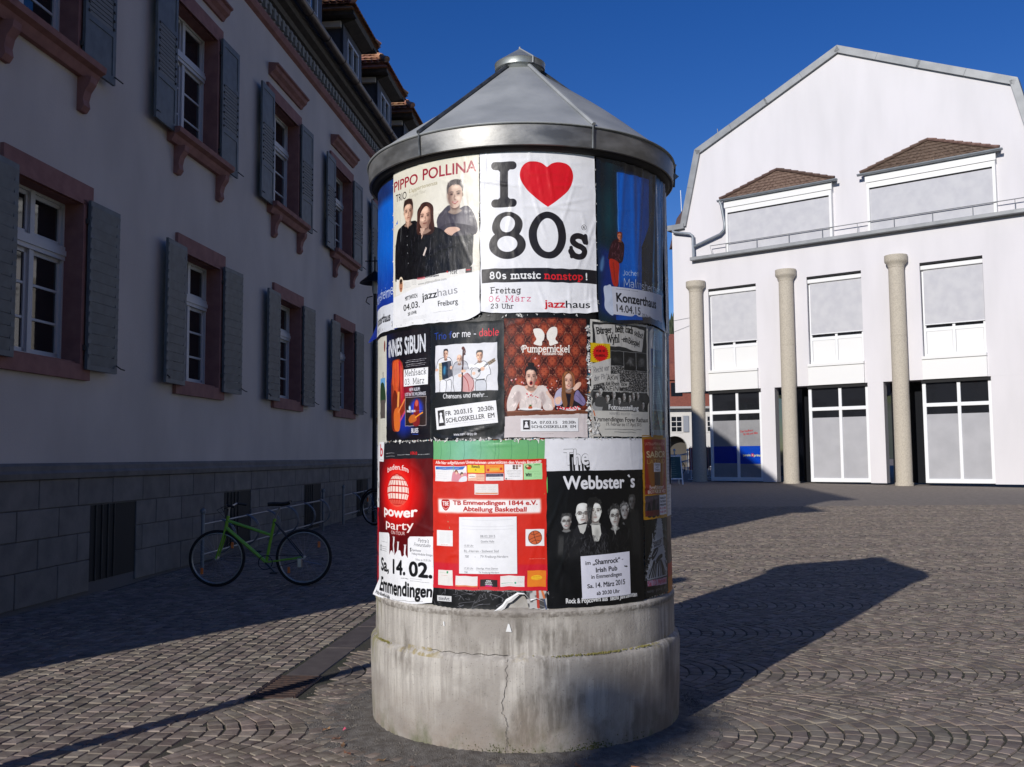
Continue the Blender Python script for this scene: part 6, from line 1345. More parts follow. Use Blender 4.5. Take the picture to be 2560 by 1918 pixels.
def pr_sheet():
    p = Paper(320, 300, (.92, .92, .93), px=1.0, seed=16)
    def ul(t, x, y, w, h, u=True, **k):
        p.text(t, x, y, w, h, (.4, .4, .42), **k)
        if u: p.line([(x, y+4), (x+w, y+4)], 1.2, (.5, .5, .5))
    ul('08.02.2015', 122, 108, 82, 13); ul('Goethe Halle', 125, 134, 74, 11); ul('15:30 Uhr', 30, 156, 54, 10); ul('RL -Herren - Südwest Süd', 30, 186, 192, 13); ul('TBE', 32, 215, 24, 13, False, shear=.2); ul('-', 90, 215, 6, 13, False); ul('TV Freiburg-Herdern', 120, 215, 152, 13, False, shear=.2)
    ul('17:30 Uhr', 30, 276, 52, 10); ul('Oberliga West Damen', 98, 276, 120, 10); ul('TBE', 30, 297, 20, 10, False); ul('TV Freiburg-Herdern', 112, 297, 112, 10, False)
    for y in (12, 46, 62): p.line(crom([(20, y), (160, y+6), (300, y+2)], 6, False), 1.5, (.8, .8, .82))
    return p
def pr_webb():
    p = Paper(640, 905, (.05, .05, .055), seed=17); Wt = (.92, .92, .94)
    p.rect(0, 0, 640, 176, Wt); K = (.05, .05, .055)
    p.text('The', 138, 172, 116, 88, K, .03); p.rect(136, 88, 152, 176, K)
    for o, c in ((.045, (.25, .25, .25)), (.03, Wt)): p.text('The', 100, 142, 150, 84, c, o)
    p.rect(0, 176, 640, 200, K); p.text('Webbster', 97, 274, 386, 72, Wt, .03); p.text('s', 530, 272, 36, 74, Wt, .03); p.poly([(506, 206), (520, 200), (530, 216), (520, 218)], Wt)
    G = (.72, .72, .71)
    for k in range(70): p.blob([(60+p.rs.uniform(0, 40), 520+p.rs.uniform(0, 110)) for _ in range(3)], (.3, .3, .3), .12)
    p.rect(60, 520, 105, 640, (.2, .2, .2), .6, soft=10)
    p.blob([(100, 700), (96, 540), (110, 500), (150, 490), (190, 520), (200, 700)], (.1, .1, .11)); p.person(112, 402, 62, 88, G, (.2, .2, .2), style='short', light=-1, glasses=True, mouth='smile')
    p.person(540, 312, 56, 84, (.35, .35, .35), (.2, .2, .2), light=-1); p.blob([(510, 720), (520, 430), (560, 400), (600, 430), (604, 720)], (.13, .13, .13), 1, soft=6)
    p.person(482, 354, 62, 92, (.6, .6, .6), (.25, .25, .25), style='curly', light=-1); p.blob([(440, 700), (450, 470), (480, 450), (530, 470), (540, 700)], (.1, .1, .1)); p.line([(470, 470), (500, 520)], 12, (.45, .45, .45), .7)
    p.person(206, 344, 92, 124, (.9, .9, .88), (.6, .6, .6), style='bald', light=-1, glasses=True); p.blob([(130, 720), (138, 560), (160, 490), (200, 460), (240, 480), (260, 720)], (.13, .13, .14)); p.poly([(178, 470), (232, 462), (214, 520), (190, 508)], (.78, .78, .76))
    p.blob([(350, 720), (360, 520), (376, 490), (420, 480), (500, 500), (530, 720)], (.07, .07, .075)); p.person(410, 366, 78, 118, (.78, .78, .76), (.14, .14, .14), style='curly', light=-1, glasses=True); p.poly([(394, 482), (424, 482), (410, 530)], (.75, .75, .73)); p.cloth(350, 500, 520, 640, (.2, .2, .2), 40, 60, .4)
    p.person(283, 330, 84, 126, (.9, .9, .87), (.1, .1, .1), style='curly', light=1); p.blob([(238, 335), (262, 322), (300, 326), (280, 350), (262, 400), (258, 460), (240, 450), (232, 390)], (.12, .12, .12))
    for k in range(40): p.line([(238+p.rs.uniform(-12, 25), 350+p.rs.uniform(0, 110)), (240+p.rs.uniform(-14, 25), 370+p.rs.uniform(0, 110))], 1.6, (.45, .45, .45), .5)
    p.blob([(190, 720), (196, 560), (220, 500), (262, 472), (310, 474), (350, 510), (366, 720)], (.09, .09, .1)); p.poly([(258, 470), (312, 472), (318, 520), (300, 560), (272, 560), (262, 520)], (.85, .85, .82)); p.cloth(200, 520, 350, 640, (.26, .26, .27), 60, 50, .5); p.cloth(105, 520, 190, 640, (.2, .2, .2), 30, 50, .4); p.ell(292, 520, 14, 30, (.6, .6, .58), .6, soft=6)
    for k in range(60):
        x, y = p.rs.uniform(195, 360), p.rs.uniform(510, 650)
        if not (262 < x < 316 and y < 570): p.line(crom([(x, y), (x+p.rs.normal(0, 8), y+p.rs.uniform(5, 20)), (x+p.rs.normal(0, 14), y+p.rs.uniform(20, 44))], 4, False), 1.6, (.5, .5, .52), .45)
    p.rect(100, 650, 600, 905, K, 1, soft=24)
    p.text('Rock & Popcovers aus  sechs Jahrzehnten', 104, 884, 466, 27, (.9, .9, .9), .03, rot=-.016); p.scuffs(50, (.6, .6, .62), 8, .4)
    return p
def pr_shamrock():
    p = Paper(316, 228, (.88, .88, .93), px=1.0, seed=18); K = (.1, .1, .13)
    p.text('im', 26, 48, 30, 22, K, .01); p.text('„Shamrock“', 68, 50, 178, 28, K, .022); p.text('-', 258, 44, 10, 22, K); p.text('Irish Pub', 86, 92, 138, 26, K, .022); p.text('in Emmendingen', 58, 124, 196, 22, K, .012)
    p.text('Sa.', 32, 172, 38, 22, K, .016); p.text('14. März', 82, 172, 118, 27, K, .02); p.text('2015', 210, 170, 66, 28, K, .016); p.text('ab 20:30 Uhr', 86, 212, 150, 21, K, .016)
    return p
def pr_sabor():
    p = Paper(328, 480, (.72, .52, .07), seed=19); p.rect(20, 24, 315, 338, (.62, .16, .06)); p.ell(166, 190, 110, 150, (.6, .36, .06), 1, soft=8); p.rect(22, 26, 160, 100, (.6, .08, .08), .6, soft=14)
    p.text('LATEINAMERIKANISCHE', 30, 58, 266, 17, (.88, .7, .6), .0); p.text('FOLKLORE', 120, 82, 104, 15, (.88, .7, .6), .0); p.text('SABOR', 42, 128, 266, 38, (.88, .78, .6), .02); p.text('LATINO', 46, 164, 250, 26, (.8, .62, .3), .0)
    p.rect(130, 214, 210, 290, (.3, .16, .1)); p.rect(124, 160, 216, 212, (.88, .86, .9)); p.sk('Gitarren', 134, 176, 70, 12, K1, wt=.1); p.sk('und', 150, 190, 36, 12, K1, wt=.1); p.sk('Gesang', 138, 205, 62, 12, K1, wt=.1)
    p.sk('Benefizkonzert', 68, 310, 200, 20, (.92, .88, .88), wt=.15); p.text('BROT FÜR DIE WELT', 52, 334, 248, 20, (.92, .86, .8), .02)
    p.rect(20, 346, 316, 462, (.84, .84, .88)); p.rect(20, 346, 190, 462, (.28, .22, .26)); p.blob([(40, 460), (60, 380), (90, 460)], (.07, .06, .08)); p.blob([(90, 460), (116, 352), (140, 460)], (.07, .06, .08)); p.blob([(140, 460), (166, 390), (186, 460)], (.08, .06, .1)); p.rect(20, 430, 190, 462, (.45, .13, .1), .8)
    for k in range(5): p.text(('EVANGELISCHE', 'STADTKIRCHE', 'EMMENDINGEN', 'FR 13. MÄRZ', '19.30 UHR')[k], 198, 370+k*20, 108, 12, (.15, .15, .18) if k < 3 else (.7, .12, .25), .01)
    return p
K1 = (.12, .12, .14)
def pr_whitetext():
    p = Paper(360, 480, (.76, .76, .8), px=.6, seed=20)
    for k in range(20): p.greek(30, 40+k*21, 110, [(.35, .35, .4), (.7, .3, .3)][k in (4, 12)], 5)
    return p
def pr_sixup():
    p = Paper(313, 475, (.05, .05, .055), seed=21); X, Y = p.xx()*np.ones((p.H, 1)), p.yy()*np.ones((1, p.W))
    m = np.clip(1-abs(X-(165-.1*(Y-200)))/(20+.55*Y), 0, 1); n = p.noise(5, 3)*.6+p.noise(14, 4)*.4
    p.field(((m+.55*n) > .62)*(Y < 380)*1., (.6, .62, .66)); p.field((X > 235)*(Y < 200)*(n > .35), (.16, .14, .1), .9)
    for k in range(26):
        x = p.rs.uniform(30, 290); p.line([(150+(x-150)*.5, 270+p.rs.uniform(0, 30)), (x, 370)], p.rs.uniform(3, 8), (.06, .06, .07))
    p.poly([(84, 176), (212, 158), (214, 196), (86, 214)], (.62, .64, .68)); p.line([(84, 176), (212, 158), (214, 196), (86, 214), (84, 176)], 3, K1); p.text('SIXUP', 98, 202, 106, 26, K1, .03, rot=-.12); p.blob([(72, 250), (96, 218), (146, 208), (152, 222), (104, 262), (76, 272)], K1); p.line([(90, 250), (140, 218)], 5, (.6, .6, .65)); p.blob([(120, 280), (150, 258), (200, 246), (216, 262), (180, 274), (140, 296)], K1); p.rect(84, 120, 90, 214, (.65, .67, .7))
    p.poly([(22, 382), (282, 388), (284, 428), (24, 414)], (.66, .55, .66)); p.sk('Sa. 7.3. Mehlsack', 28, 414, 250, 26, (.66, .1, .22), wt=.14); p.sk('rockig - groovig - geil', 18, 450, 250, 16, (.55, .55, .58), wt=.1)
    return p
def pr_strip(kind):
    if kind == 'leaflet':
        p = Paper(520, 645, (.84, .83, .78), px=.6, seed=22); p.ell(478, 60, 14, 34, (.5, .2, .15)); p.text('Musik', 452, 262, 50, 20, (.3, .3, .32), .02, rot=-1.5)
        p.rect(380, 250, 490, 400, (.42, .65, .85)); p.blob([(380, 300), (430, 275), (480, 300), (495, 400), (380, 400)], (.15, .25, .15)); p.rect(380, 380, 490, 490, (.35, .32, .3))
        for k in range(12): p.greek(430, 505+k*10, 60, (.6, .6, .58), 3)
        return p
    if kind == 'orange':
        p = Paper(330, 475, (.34, .24, .2), px=.6, seed=23); p.rect(0, 300, 330, 400, (.72, .25, .1)); p.rect(0, 380, 330, 475, (.75, .47, .08)); return p
    if kind == 'black': 
        p = Paper(3000, 960, (.045, .04, .045), px=.22, seed=24); p.field(np.clip((p.noise(40, 1)-.6)*3, 0, 1), (.12, .12, .13), .6); return p
    if kind == 'torn':
        p = Paper(3000, 960, (.5, .5, .5), px=.4, seed=25); n = p.noise(14, 2)*.5+p.noise(40, 3)*.5
        p.field((n > .42)*1., (.83, .82, .8)); p.field((n > .58)*1., (.08, .08, .1)); p.field((p.noise(18, 5) > .82)*1., (.1, .4, .5)); p.field((p.noise(16, 8) > .85)*1., (.7, .15, .15)); p.field((p.noise(16, 9) > .88)*1., (.8, .5, .2)); return p
    if kind == 'red':
        p = Paper(400, 905, (.9, .9, .91), px=.5, seed=26); p.rect(0, 380, 400, 905, (.72, .05, .12)); p.field((p.noise(30, 4) > .75)*1., (.1, .1, .1), .7); return p
# ---------------------------------------------------------------- advertising column
def concrete():
    m = bpy.data.materials.new('weathered concrete'); m.use_nodes = True; n = m.node_tree.nodes; l = m.node_tree.links; b = n['Principled BSDF']; b.inputs['Roughness'].default_value = .88
    tc = n.new('ShaderNodeTexCoord')
    def noise(scale, det, st=(1, 1, 1), rough=.55):
        mp = n.new('ShaderNodeMapping'); mp.inputs['Scale'].default_value = st; l.new(tc.outputs['Object'], mp.inputs[0])
        t = n.new('ShaderNodeTexNoise'); t.inputs['Scale'].default_value = scale; t.inputs['Detail'].default_value = det; t.inputs['Roughness'].default_value = rough; l.new(mp.outputs[0], t.inputs[0]); return t.outputs[0]
    def ramp(v, a, c, lo=0.0, hi=1.0):
        r = n.new('ShaderNodeMapRange'); r.inputs[1].default_value = a; r.inputs[2].default_value = c; r.inputs[3].default_value = lo; r.inputs[4].default_value = hi; l.new(v, r.inputs[0]); return r.outputs[0]
    def mix(f, a, c):
        x = n.new('ShaderNodeMix'); x.data_type = 'RGBA'
        if isinstance(a, tuple): x.inputs[6].default_value = (*a, 1)
        else: l.new(a, x.inputs[6])
        if isinstance(c, tuple): x.inputs[7].default_value = (*c, 1)
        else: l.new(c, x.inputs[7])
        l.new(f, x.inputs[0]); return x.outputs[2]
    def mul(a, c):
        x = n.new('ShaderNodeMath'); x.operation = 'MULTIPLY'
        for k, q in ((0, a), (1, c)):
            if isinstance(q, float): x.inputs[k].default_value = q
            else: l.new(q, x.inputs[k])
        return x.outputs[0]
    sp = n.new('ShaderNodeSeparateXYZ'); l.new(tc.outputs['Object'], sp.inputs[0]); z = sp.outputs[2]
    c = mix(ramp(noise(2.6, 5), .36, .64), (.275, .248, .22), (.40, .37, .332))
    up = ramp(z, .02, .34); wht = mul(mul(ramp(noise(30, 4, (1, 1, .06), .65), .44, .6), ramp(noise(2.3, 4, (1, 1, 1.4)), .42, .55)), up); c = mix(mul(wht, .72), c, (.58, .545, .49))
    stain = mul(ramp(noise(3.4, 5, (1, 1, .9)), .5, .6), ramp(noise(22, 4, (1, 1, .16), .7), .36, .6)); c = mix(mul(stain, .88), c, (.165, .148, .125))
    c = mix(mul(ramp(z, .34, .02), mul(ramp(noise(7, 4), .3, .7), .55)), c, (.23, .165, .115))
    c = mix(ramp(noise(1.7, 6), .56, .66, 0, .5), c, (.20, .17, .145))
    moss = mul(ramp(z, .2, .0), ramp(noise(4.5, 6, (1, 1, .6), .7), .5, .66)); c = mix(mul(moss, .85), c, (.085, .10, .03))
    lg = n.new('ShaderNodeMath'); lg.operation = 'COMPARE'; lg.inputs[1].default_value = .5; lg.inputs[2].default_value = .022; l.new(z, lg.inputs[0])
    c = mix(mul(mul(lg.outputs[0], ramp(noise(2.3, 4), .55, .66)), mul(ramp(noise(28, 5), .45, .6), .7)), c, (.28, .21, .05))
    edge = n.new('ShaderNodeMath'); edge.operation = 'COMPARE'; edge.inputs[1].default_value = .72; edge.inputs[2].default_value = .014; l.new(z, edge.inputs[0])
    c = mix(mul(edge.outputs[0], mul(ramp(noise(40, 4), .4, .6), .7)), c, (.14, .12, .1))
    sx = ramp(sp.outputs[0], -.82, -.9); c = mix(mul(sx, mul(ramp(z, .3, .47), mul(ramp(noise(9, 4, (1, 1, .5)), .45, .62), .6))), c, (.22, .21, .06))
    spk = noise(150, 2); c = mix(ramp(spk, .66, .72), c, (.12, .11, .1)); l.new(c, b.inputs['Base Color'])
    bp = n.new('ShaderNodeBump'); bp.inputs['Distance'].default_value = .003; ad = n.new('ShaderNodeMath'); ad.operation = 'ADD'; l.new(noise(55, 8, (1, 1, 1), .7), ad.inputs[0]); l.new(noise(6, 3), ad.inputs[1]); l.new(ad.outputs[0], bp.inputs['Height']); l.new(bp.outputs[0], b.inputs['Normal'])
    return m
M_con = concrete()
M_zinc = mat('zinc sheet', (.24, .255, .265), (.35, .365, .375), rough=.55, nscale=2.6, detail=6, metal=.12, bump=.004, bscale=5, rough2=.62, contrast=(.35, .62), obj_rand=.06)
M_fas = mat('dull zinc fascia', (.17, .168, .16), (.29, .288, .28), rough=.42, nscale=5, detail=6, metal=.7, bump=.0008, bscale=22, rough2=.52, stretch=(1, 1, 2.5), contrast=(.4, .62))
M_seam = mat('dark seam', (.05, .055, .06), (.12, .13, .14), rough=.5, nscale=20, metal=.6)
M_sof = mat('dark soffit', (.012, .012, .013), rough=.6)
ac = thing('advertising_column', 'round poster column with grey conical zinc roof on a weathered concrete drum, covered in concert posters', 'advertising column', (CX, CY, 0))
def wob(mb, amp, rs):
    out = []
    for x, y, z in mb.v:
        r = math.hypot(x, y); a = math.atan2(x, -y)
        d = amp*(math.sin(a*5+z*7+1)*.4+math.sin(a*11-z*13)*.3+math.sin(a*23+z*31)*.2)+rs.normal(0, amp*.12)
        out.append((x*(1+d/max(r, .3)), y*(1+d/max(r, .3)), z+(rs.normal(0, amp*.15) if z > .01 else 0)))
    mb.v = out; return mb
rs = np.random.RandomState(9)
prof = [(.936, -.03), (.938, .0), (.942, .1), (.947, .22), (.951, .34), (.953, .42), (.953, .455), (.951, .475), (.946, .488), (.939, .496), (.93, .502), (.922, .508)]
wob(MB().lathe(prof, 200), .0022, rs).build('drum', M_con, ac, smooth=True)
prof = [(.917, .49), (.9225, .513), (.923, .56), (.922, .62), (.9225, .68), (.9215, .705), (.926, .713), (.926, .73), (.921, .742), (.912, .75), (.90, .756)]
wob(MB().lathe(prof, 200), .0018, rs).build('upper_ring', M_con, ac, smooth=True)
MB().lathe([(.9, .745), (.9, 3.27)], 128).build('shaft', mat('shaft', (.32, .3, .27), (.5, .48, .45), rough=.9, nscale=12), ac, smooth=True)
# crack in the drum: a thin dark ribbon sunk between its lips
def ribbon(P, w, r0): 
    q = MB(); V = []
    for i, (a, z) in enumerate(P):
        ww = w*(.5+.5*abs(math.sin(i*2.3)))
        for s in (-1, 1):
            an = R_(a)+s*ww/.95; V.append((r0(z)*math.sin(an), -r0(z)*math.cos(an), z))
    q.add(V, [(2*i, 2*i+1, 2*i+3, 2*i+2) for i in range(len(P)-1)]); return q
pr = [(-6.2, .5), (-6.4, .47), (-6.9, .44), (-6.5, .41), (-6.7, .37), (-7.1, .34), (-7.6, .3), (-8.3, .27), (-7.9, .245), (-8.2, .22), (-7.4, .2), (-6.9, .18), (-6.6, .15), (-7.0, .12), (-6.7, .09), (-7, .06), (-7.1, .02)]
M_crk = mat('crack', (.03, .027, .024), rough=1)
pr = [(a+rs.normal(0, .18)+t*(pr[min(i+1, len(pr)-1)][0]-a), z+t*(pr[min(i+1, len(pr)-1)][1]-z)) for i, (a, z) in enumerate(pr) for t in (0, .33, .66)]
ribbon(pr, .0013, lambda z: .954-.0045*max(0, (.3-z)*3) + (.0 if z < .47 else -.006)).build('crack', M_crk, ac)
pr2 = [(-34+k*.62+rs.normal(0, .2), .512+.004*math.sin(k*.7)+rs.normal(0, .0012)) for k in range(46)]
q = MB(); V = []
for i, (a, z) in enumerate(pr2):
    for s in (-1, 1): V.append((.9265*math.sin(R_(a)), -.9265*math.cos(R_(a)), z+s*.0013))
q.add(V, [(2*i, 2*i+1, 2*i+3, 2*i+2) for i in range(len(pr2)-1)]); q.build('crack', M_crk, ac)
# triangular white remnant and moss cushions on the drum
def cyl_pt(a, z, r): return (r*math.sin(R_(a)), -r*math.cos(R_(a)), z)
q = MB(); q.add([cyl_pt(-6.9, .634, .9275), cyl_pt(-5.0, .632, .9275), cyl_pt(-5.7, .672, .9275), cyl_pt(-6.2, .676, .9275)], [(0, 1, 2, 3)]); q.build('paper_remnant', mat('old paper', (.75, .75, .74), rough=.7), ac)
q = MB(); q.add([cyl_pt(-29.1, .65, .928), cyl_pt(-28.6, .648, .928), cyl_pt(-28.7, .67, .928), cyl_pt(-29.2, .674, .928)], [(0, 1, 2, 3)]); q.build('paper_remnant', bpy.data.materials['old paper'], ac)
q = MB()
for (ac_, n_) in ((20, 150), (-17, 40), (-6, 60), (24, 80), (-11, 30), (38, 30)):
    for k in range(n_):
        a = rs.normal(ac_, 4.2); z = abs(rs.normal(0, .022)); r = .939; h = rs.uniform(.002, .006); p = Vector(cyl_pt(a, z+.004, r)); u = Vector((math.cos(R_(a)), math.sin(R_(a)), 0)); nn = Vector((math.sin(R_(a)), -math.cos(R_(a)), 0))
        q.add([tuple(p-u*h), tuple(p+u*h*.6-Vector((0, 0, h))), tuple(p+Vector((0, 0, h))+nn*.004), tuple(p+nn*h)], [(0, 1, 3), (1, 2, 3), (2, 0, 3)])
q.build('moss_patch', mat('moss on drum', (.05, .07, .012), (.13, .125, .03), rough=1, nscale=30), ac, kind='stuff')
q = MB()
for k in range(500):
    a = rs.choice([rs.normal(29, 4), rs.normal(45, 3), rs.normal(-62, 4), rs.normal(20, 6)]); z = .504+rs.uniform(-.004, .004); r = rs.uniform(.926, .945); h = rs.uniform(.002, .006); p = Vector(cyl_pt(a, z, r)); u = Vector((math.cos(R_(a)), math.sin(R_(a)), 0)); nn = Vector((math.sin(R_(a)), -math.cos(R_(a)), 0))
    q.add([tuple(p-u*h), tuple(p+u*h), tuple(p+nn*h+Vector((0, 0, -.002))), tuple(p+Vector((0, 0, h)))], [(0, 2, 3), (2, 1, 3), (1, 0, 3)])
q.build('lichen', mat('yellow lichen', (.26, .21, .06), (.17, .17, .05), rough=1, nscale=40), ac, kind='stuff')
# roof
SE = [-96.4, -36.4, 23.6, 83.6, 143.6, 203.6]
for i, s0 in enumerate(SE):
    a0, a1 = R_(s0+.25), R_(s0+59.75); q = MB(); nr_, na = 14, 22; V = []
    for j in range(nr_+1):
        t = j/nr_; r = .985+(.12-.985)*t; z = 3.385+(4.062-3.385)*t
        for k in range(na+1):
            u = k/na; d = .012*math.sin(PI*u)*math.sin(PI*t)*math.sin(i*2.1+t*5+u*3)-.006*math.sin(PI*u); rr = r+d*.6; a = a0+(a1-a0)*u
            V.append((rr*math.sin(a), -rr*math.cos(a), z+d))
    F = [(j*(na+1)+k, j*(na+1)+k+1, (j+1)*(na+1)+k+1, (j+1)*(na+1)+k) for j in range(nr_) for k in range(na)]
    q.add(V, F)
    V = []
    for rr, z in ((.985, 3.385), (.987, 3.378), (.972, 3.374)):
        for k in range(na+1): a = a0+(a1-a0)*k/na; V.append((rr*math.sin(a), -rr*math.cos(a), z))
    q.add(V, [(j*(na+1)+k, (j+1)*(na+1)+k, (j+1)*(na+1)+k+1, j*(na+1)+k+1) for j in range(2) for k in range(na)])
    q.build('roof_panel', M_zinc, ac, smooth=True)
    # fascia panel
    q = MB().lathe([(.966, 3.374), (.9755, 3.372), (.977, 3.362), (.972, 3.262), (.966, 3.258), (.955, 3.262)], 26, R_(s0+.15), R_(s0+59.9)); q.build('fascia_panel', M_fas, ac, smooth='auto')
    a = R_(s0); q = MB(); c, s = math.cos(a), math.sin(a)
    q.tube([(r*s, -r*c, z) for r, z in ((.99, 3.392), (.6, 3.695), (.125, 4.07))], .013, 6); q.build('standing_seam', M_zinc if i == 2 else M_seam, ac)
    q = MB(); q.tube([(.985*s, -.985*c, 3.39), (.983*s, -.983*c, 3.36), (.977*s, -.977*c, 3.26)], .007, 6); q.build('fascia_joint', M_seam, ac)
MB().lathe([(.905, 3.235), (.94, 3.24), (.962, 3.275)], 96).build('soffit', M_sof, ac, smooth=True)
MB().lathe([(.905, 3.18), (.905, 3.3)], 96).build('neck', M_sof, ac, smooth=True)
MB().lathe([(.12, 4.03), (.152, 4.066), (.163, 4.068), (.164, 4.105), (.166, 4.108), (.16, 4.112), (0.002, 4.222)], 48).build('finial', mat('finial zinc', (.30, .32, .32), (.4, .42, .4), rough=.42, nscale=12, metal=.6), ac, smooth='auto')
MB().lathe([(.001, 4.215), (.008, 4.21), (.006, 4.232), (.001, 4.236)], 12).build('finial_knob', M_zinc, ac, smooth=True)
q = MB(); q.tube([(.163*math.sin(R_(30)), -.163*math.cos(R_(30)), 4.07), (.166*math.sin(R_(30)), -.166*math.cos(R_(30)), 4.11), (0, 0, 4.222)], .006, 6); q.build('finial_seam', M_zinc, ac)
q = MB(); q.add([cyl_pt(83, 3.35, .98), cyl_pt(83, 3.30, .98), cyl_pt(83, 3.325, 1.01), cyl_pt(86, 3.33, .985)], [(0, 1, 2), (0, 2, 3), (1, 2, 3)]); q.build('metal_tab', M_zinc, ac)
# ---- posters
def print_mat(name, im, gloss=.45, bump=1.0, sc_=1.0, coat=0.0, warm=1):
    m = bpy.data.materials.new(name); m.use_nodes = True; n = m.node_tree.nodes; l = m.node_tree.links; b = n['Principled BSDF']; b.inputs['Roughness'].default_value = gloss; b.inputs['Specular IOR Level'].default_value = .35; b.inputs['Coat Weight'].default_value = coat; b.inputs['Coat Roughness'].default_value = .22
    t = n.new('ShaderNodeTexImage'); t.image = im; t.extension = 'EXTEND'; l.new(t.outputs[0], b.inputs['Base Color'])
    tc = n.new('ShaderNodeTexCoord'); mp = n.new('ShaderNodeMapping'); mp.inputs['Scale'].default_value = (1, 1, .55); l.new(tc.outputs['Object'], mp.inputs[0])
    a = n.new('ShaderNodeTexNoise'); a.noise_type = 'RIDGED_MULTIFRACTAL'; a.inputs['Scale'].default_value = 4.5*sc_; a.inputs['Detail'].default_value = 4; l.new(mp.outputs[0], a.inputs[0])
    c = n.new('ShaderNodeTexNoise'); c.inputs['Scale'].default_value = 18*sc_; c.inputs['Detail'].default_value = 5; l.new(mp.outputs[0], c.inputs[0])
    cm = n.new('ShaderNodeMath'); cm.operation = 'MULTIPLY'; cm.inputs[1].default_value = .38; l.new(c.outputs[0], cm.inputs[0])
    ad = n.new('ShaderNodeMath'); ad.operation = 'MULTIPLY_ADD'; ad.inputs[1].default_value = .5; l.new(a.outputs[0], ad.inputs[0]); l.new(cm.outputs[0], ad.inputs[2])
    bp = n.new('ShaderNodeBump'); bp.inputs['Distance'].default_value = .0034*bump; l.new(ad.outputs[0], bp.inputs['Height']); l.new(bp.outputs[0], b.inputs['Normal'])
    rr = n.new('ShaderNodeMapRange'); rr.inputs[1].default_value = .3; rr.inputs[2].default_value = .75; rr.inputs[3].default_value = gloss-.1; rr.inputs[4].default_value = gloss+.15; l.new(c.outputs[0], rr.inputs[0]); l.new(rr.outputs[0], b.inputs['Roughness'])
    return m
M_back = mat('paper back', (.62, .61, .58), rough=.9)
RP = .9155
def wrinkle(rs, n, w, h):
    L = []
    for _ in range(n):
        x, y = rs.uniform(0, w), rs.uniform(0, h); t = rs.choice([rs.normal(0, .25), rs.normal(PI/2, .3)]); ln = rs.uniform(60, 220); L.append((x, y, math.cos(t), math.sin(t), ln, rs.uniform(.8, 2.8), rs.uniform(8, 17)))
    def f(x, y):
        d = 0
        for a, b, c, s, ln, am, wd_ in L:
            u = (x-a)*c+(y-b)*s; v = -(x-a)*s+(y-b)*c; q = abs(v)/wd_
            if q < 1 and abs(u) < ln: d += am*(1-q)**2*(1-(u/ln)**2)
        return d
    return f
def poster(p, ph0, z_top, lift=1.0, name='poster', label=None, gloss=.45, bump=1.0, nw=8, seed=0, bottom=None, curl=None, coat=0.0, parent=None, sc_=1.0, step=9, edge=1.5, amp=1.35):
    """sheet p pasted on the shaft, top left corner at angle ph0 (degrees) and height z_top"""
    rs = np.random.RandomState(seed+50); w, h = p.w, p.h; nx, ny = max(4, int(w/step)), max(4, int(h/step)); f = wrinkle(rs, nw, w, h); V = []; U = []
    e = [rs.normal(0, edge, 60) for _ in range(4)]
    def en(k, t): t = t*16; i = int(t) % 59; q = t-int(t); return e[k][i]*(1-q)+e[k][i+1]*q
    for j in range(ny+1):
        for i in range(nx+1):
            u, v = i/nx, j/ny; hb = h if bottom is None else bottom(u*w)
            x = u*w; y = v*hb
            x2 = x+(en(0, v)*(1-u) if u < .5 else en(1, v)*u); y2 = y+(en(2, u)*(1-v) if v < .5 else en(3, u)*v)
            d = lift+f(x, y)*amp
            ed = min(x, w-x, y, hb-y); d += max(0, (8-ed)/8)*.8
            if curl is not None:
                dd, dx, dy = curl(x, y, w, hb); d += dd; x2 += dx; y2 += dy
            r = RP+d/1000; a = R_(ph0)+x2/915
            V.append((r*math.sin(a), -r*math.cos(a), z_top-y2/1000)); U.append((x/w, 1-y/h))
    F = [(j*(nx+1)+i, (j+1)*(nx+1)+i, (j+1)*(nx+1)+i+1, j*(nx+1)+i+1) for j in range(ny) for i in range(nx)]
    q = MB(); q.add(V, F); im = p.image('print '+str(len(bpy.data.images)))
    o = q.build(name, print_mat('print '+str(len(bpy.data.images)), im, gloss, bump, sc_, coat), parent or ac, smooth=True)
    uv = o.data.uv_layers.new(name='UVMap'); ix = np.empty(len(o.data.loops), int); o.data.loops.foreach_get('vertex_index', ix); uv.data.foreach_set('uv', np.array(U, np.float32)[ix].ravel())
    if label: o['label'] = label
    return o
def slip(p, par, ph0, z_top, quad, lift, label, seed=0, gloss=.5):
    """slip pasted over a poster; quad = its corners TL, TR, BR, BL in mm on that poster"""
    rs = np.random.RandomState(seed+90); nx, ny = max(6, int(p.w/16)), max(4, int(p.h/16)); V = []; U = []; f = wrinkle(rs, 4, p.w, p.h)
    for j in range(ny+1):
        for i in range(nx+1):
            u, v = i/nx, j/ny; Q = [np.array(k, float) for k in quad]; P = (Q[0]*(1-u)+Q[1]*u)*(1-v)+(Q[3]*(1-u)+Q[2]*u)*v
            r = RP+(lift+f(u*p.w, v*p.h)*.7)/1000; a = R_(ph0)+P[0]/915; V.append((r*math.sin(a), -r*math.cos(a), z_top-P[1]/1000)); U.append((u, 1-v))
    F = [(j*(nx+1)+i, (j+1)*(nx+1)+i, (j+1)*(nx+1)+i+1, j*(nx+1)+i+1) for j in range(ny) for i in range(nx)]
    q = MB(); q.add(V, F); im = p.image('print '+str(len(bpy.data.images))); o = q.build('paper_slip', print_mat('print '+str(len(bpy.data.images)), im, gloss, .7), par, smooth=True, label=label)
    uv = o.data.uv_layers.new(name='UVMap'); ix = np.empty(len(o.data.loops), int); o.data.loops.foreach_get('vertex_index', ix); uv.data.foreach_set('uv', np.array(U, np.float32)[ix].ravel())
    return o
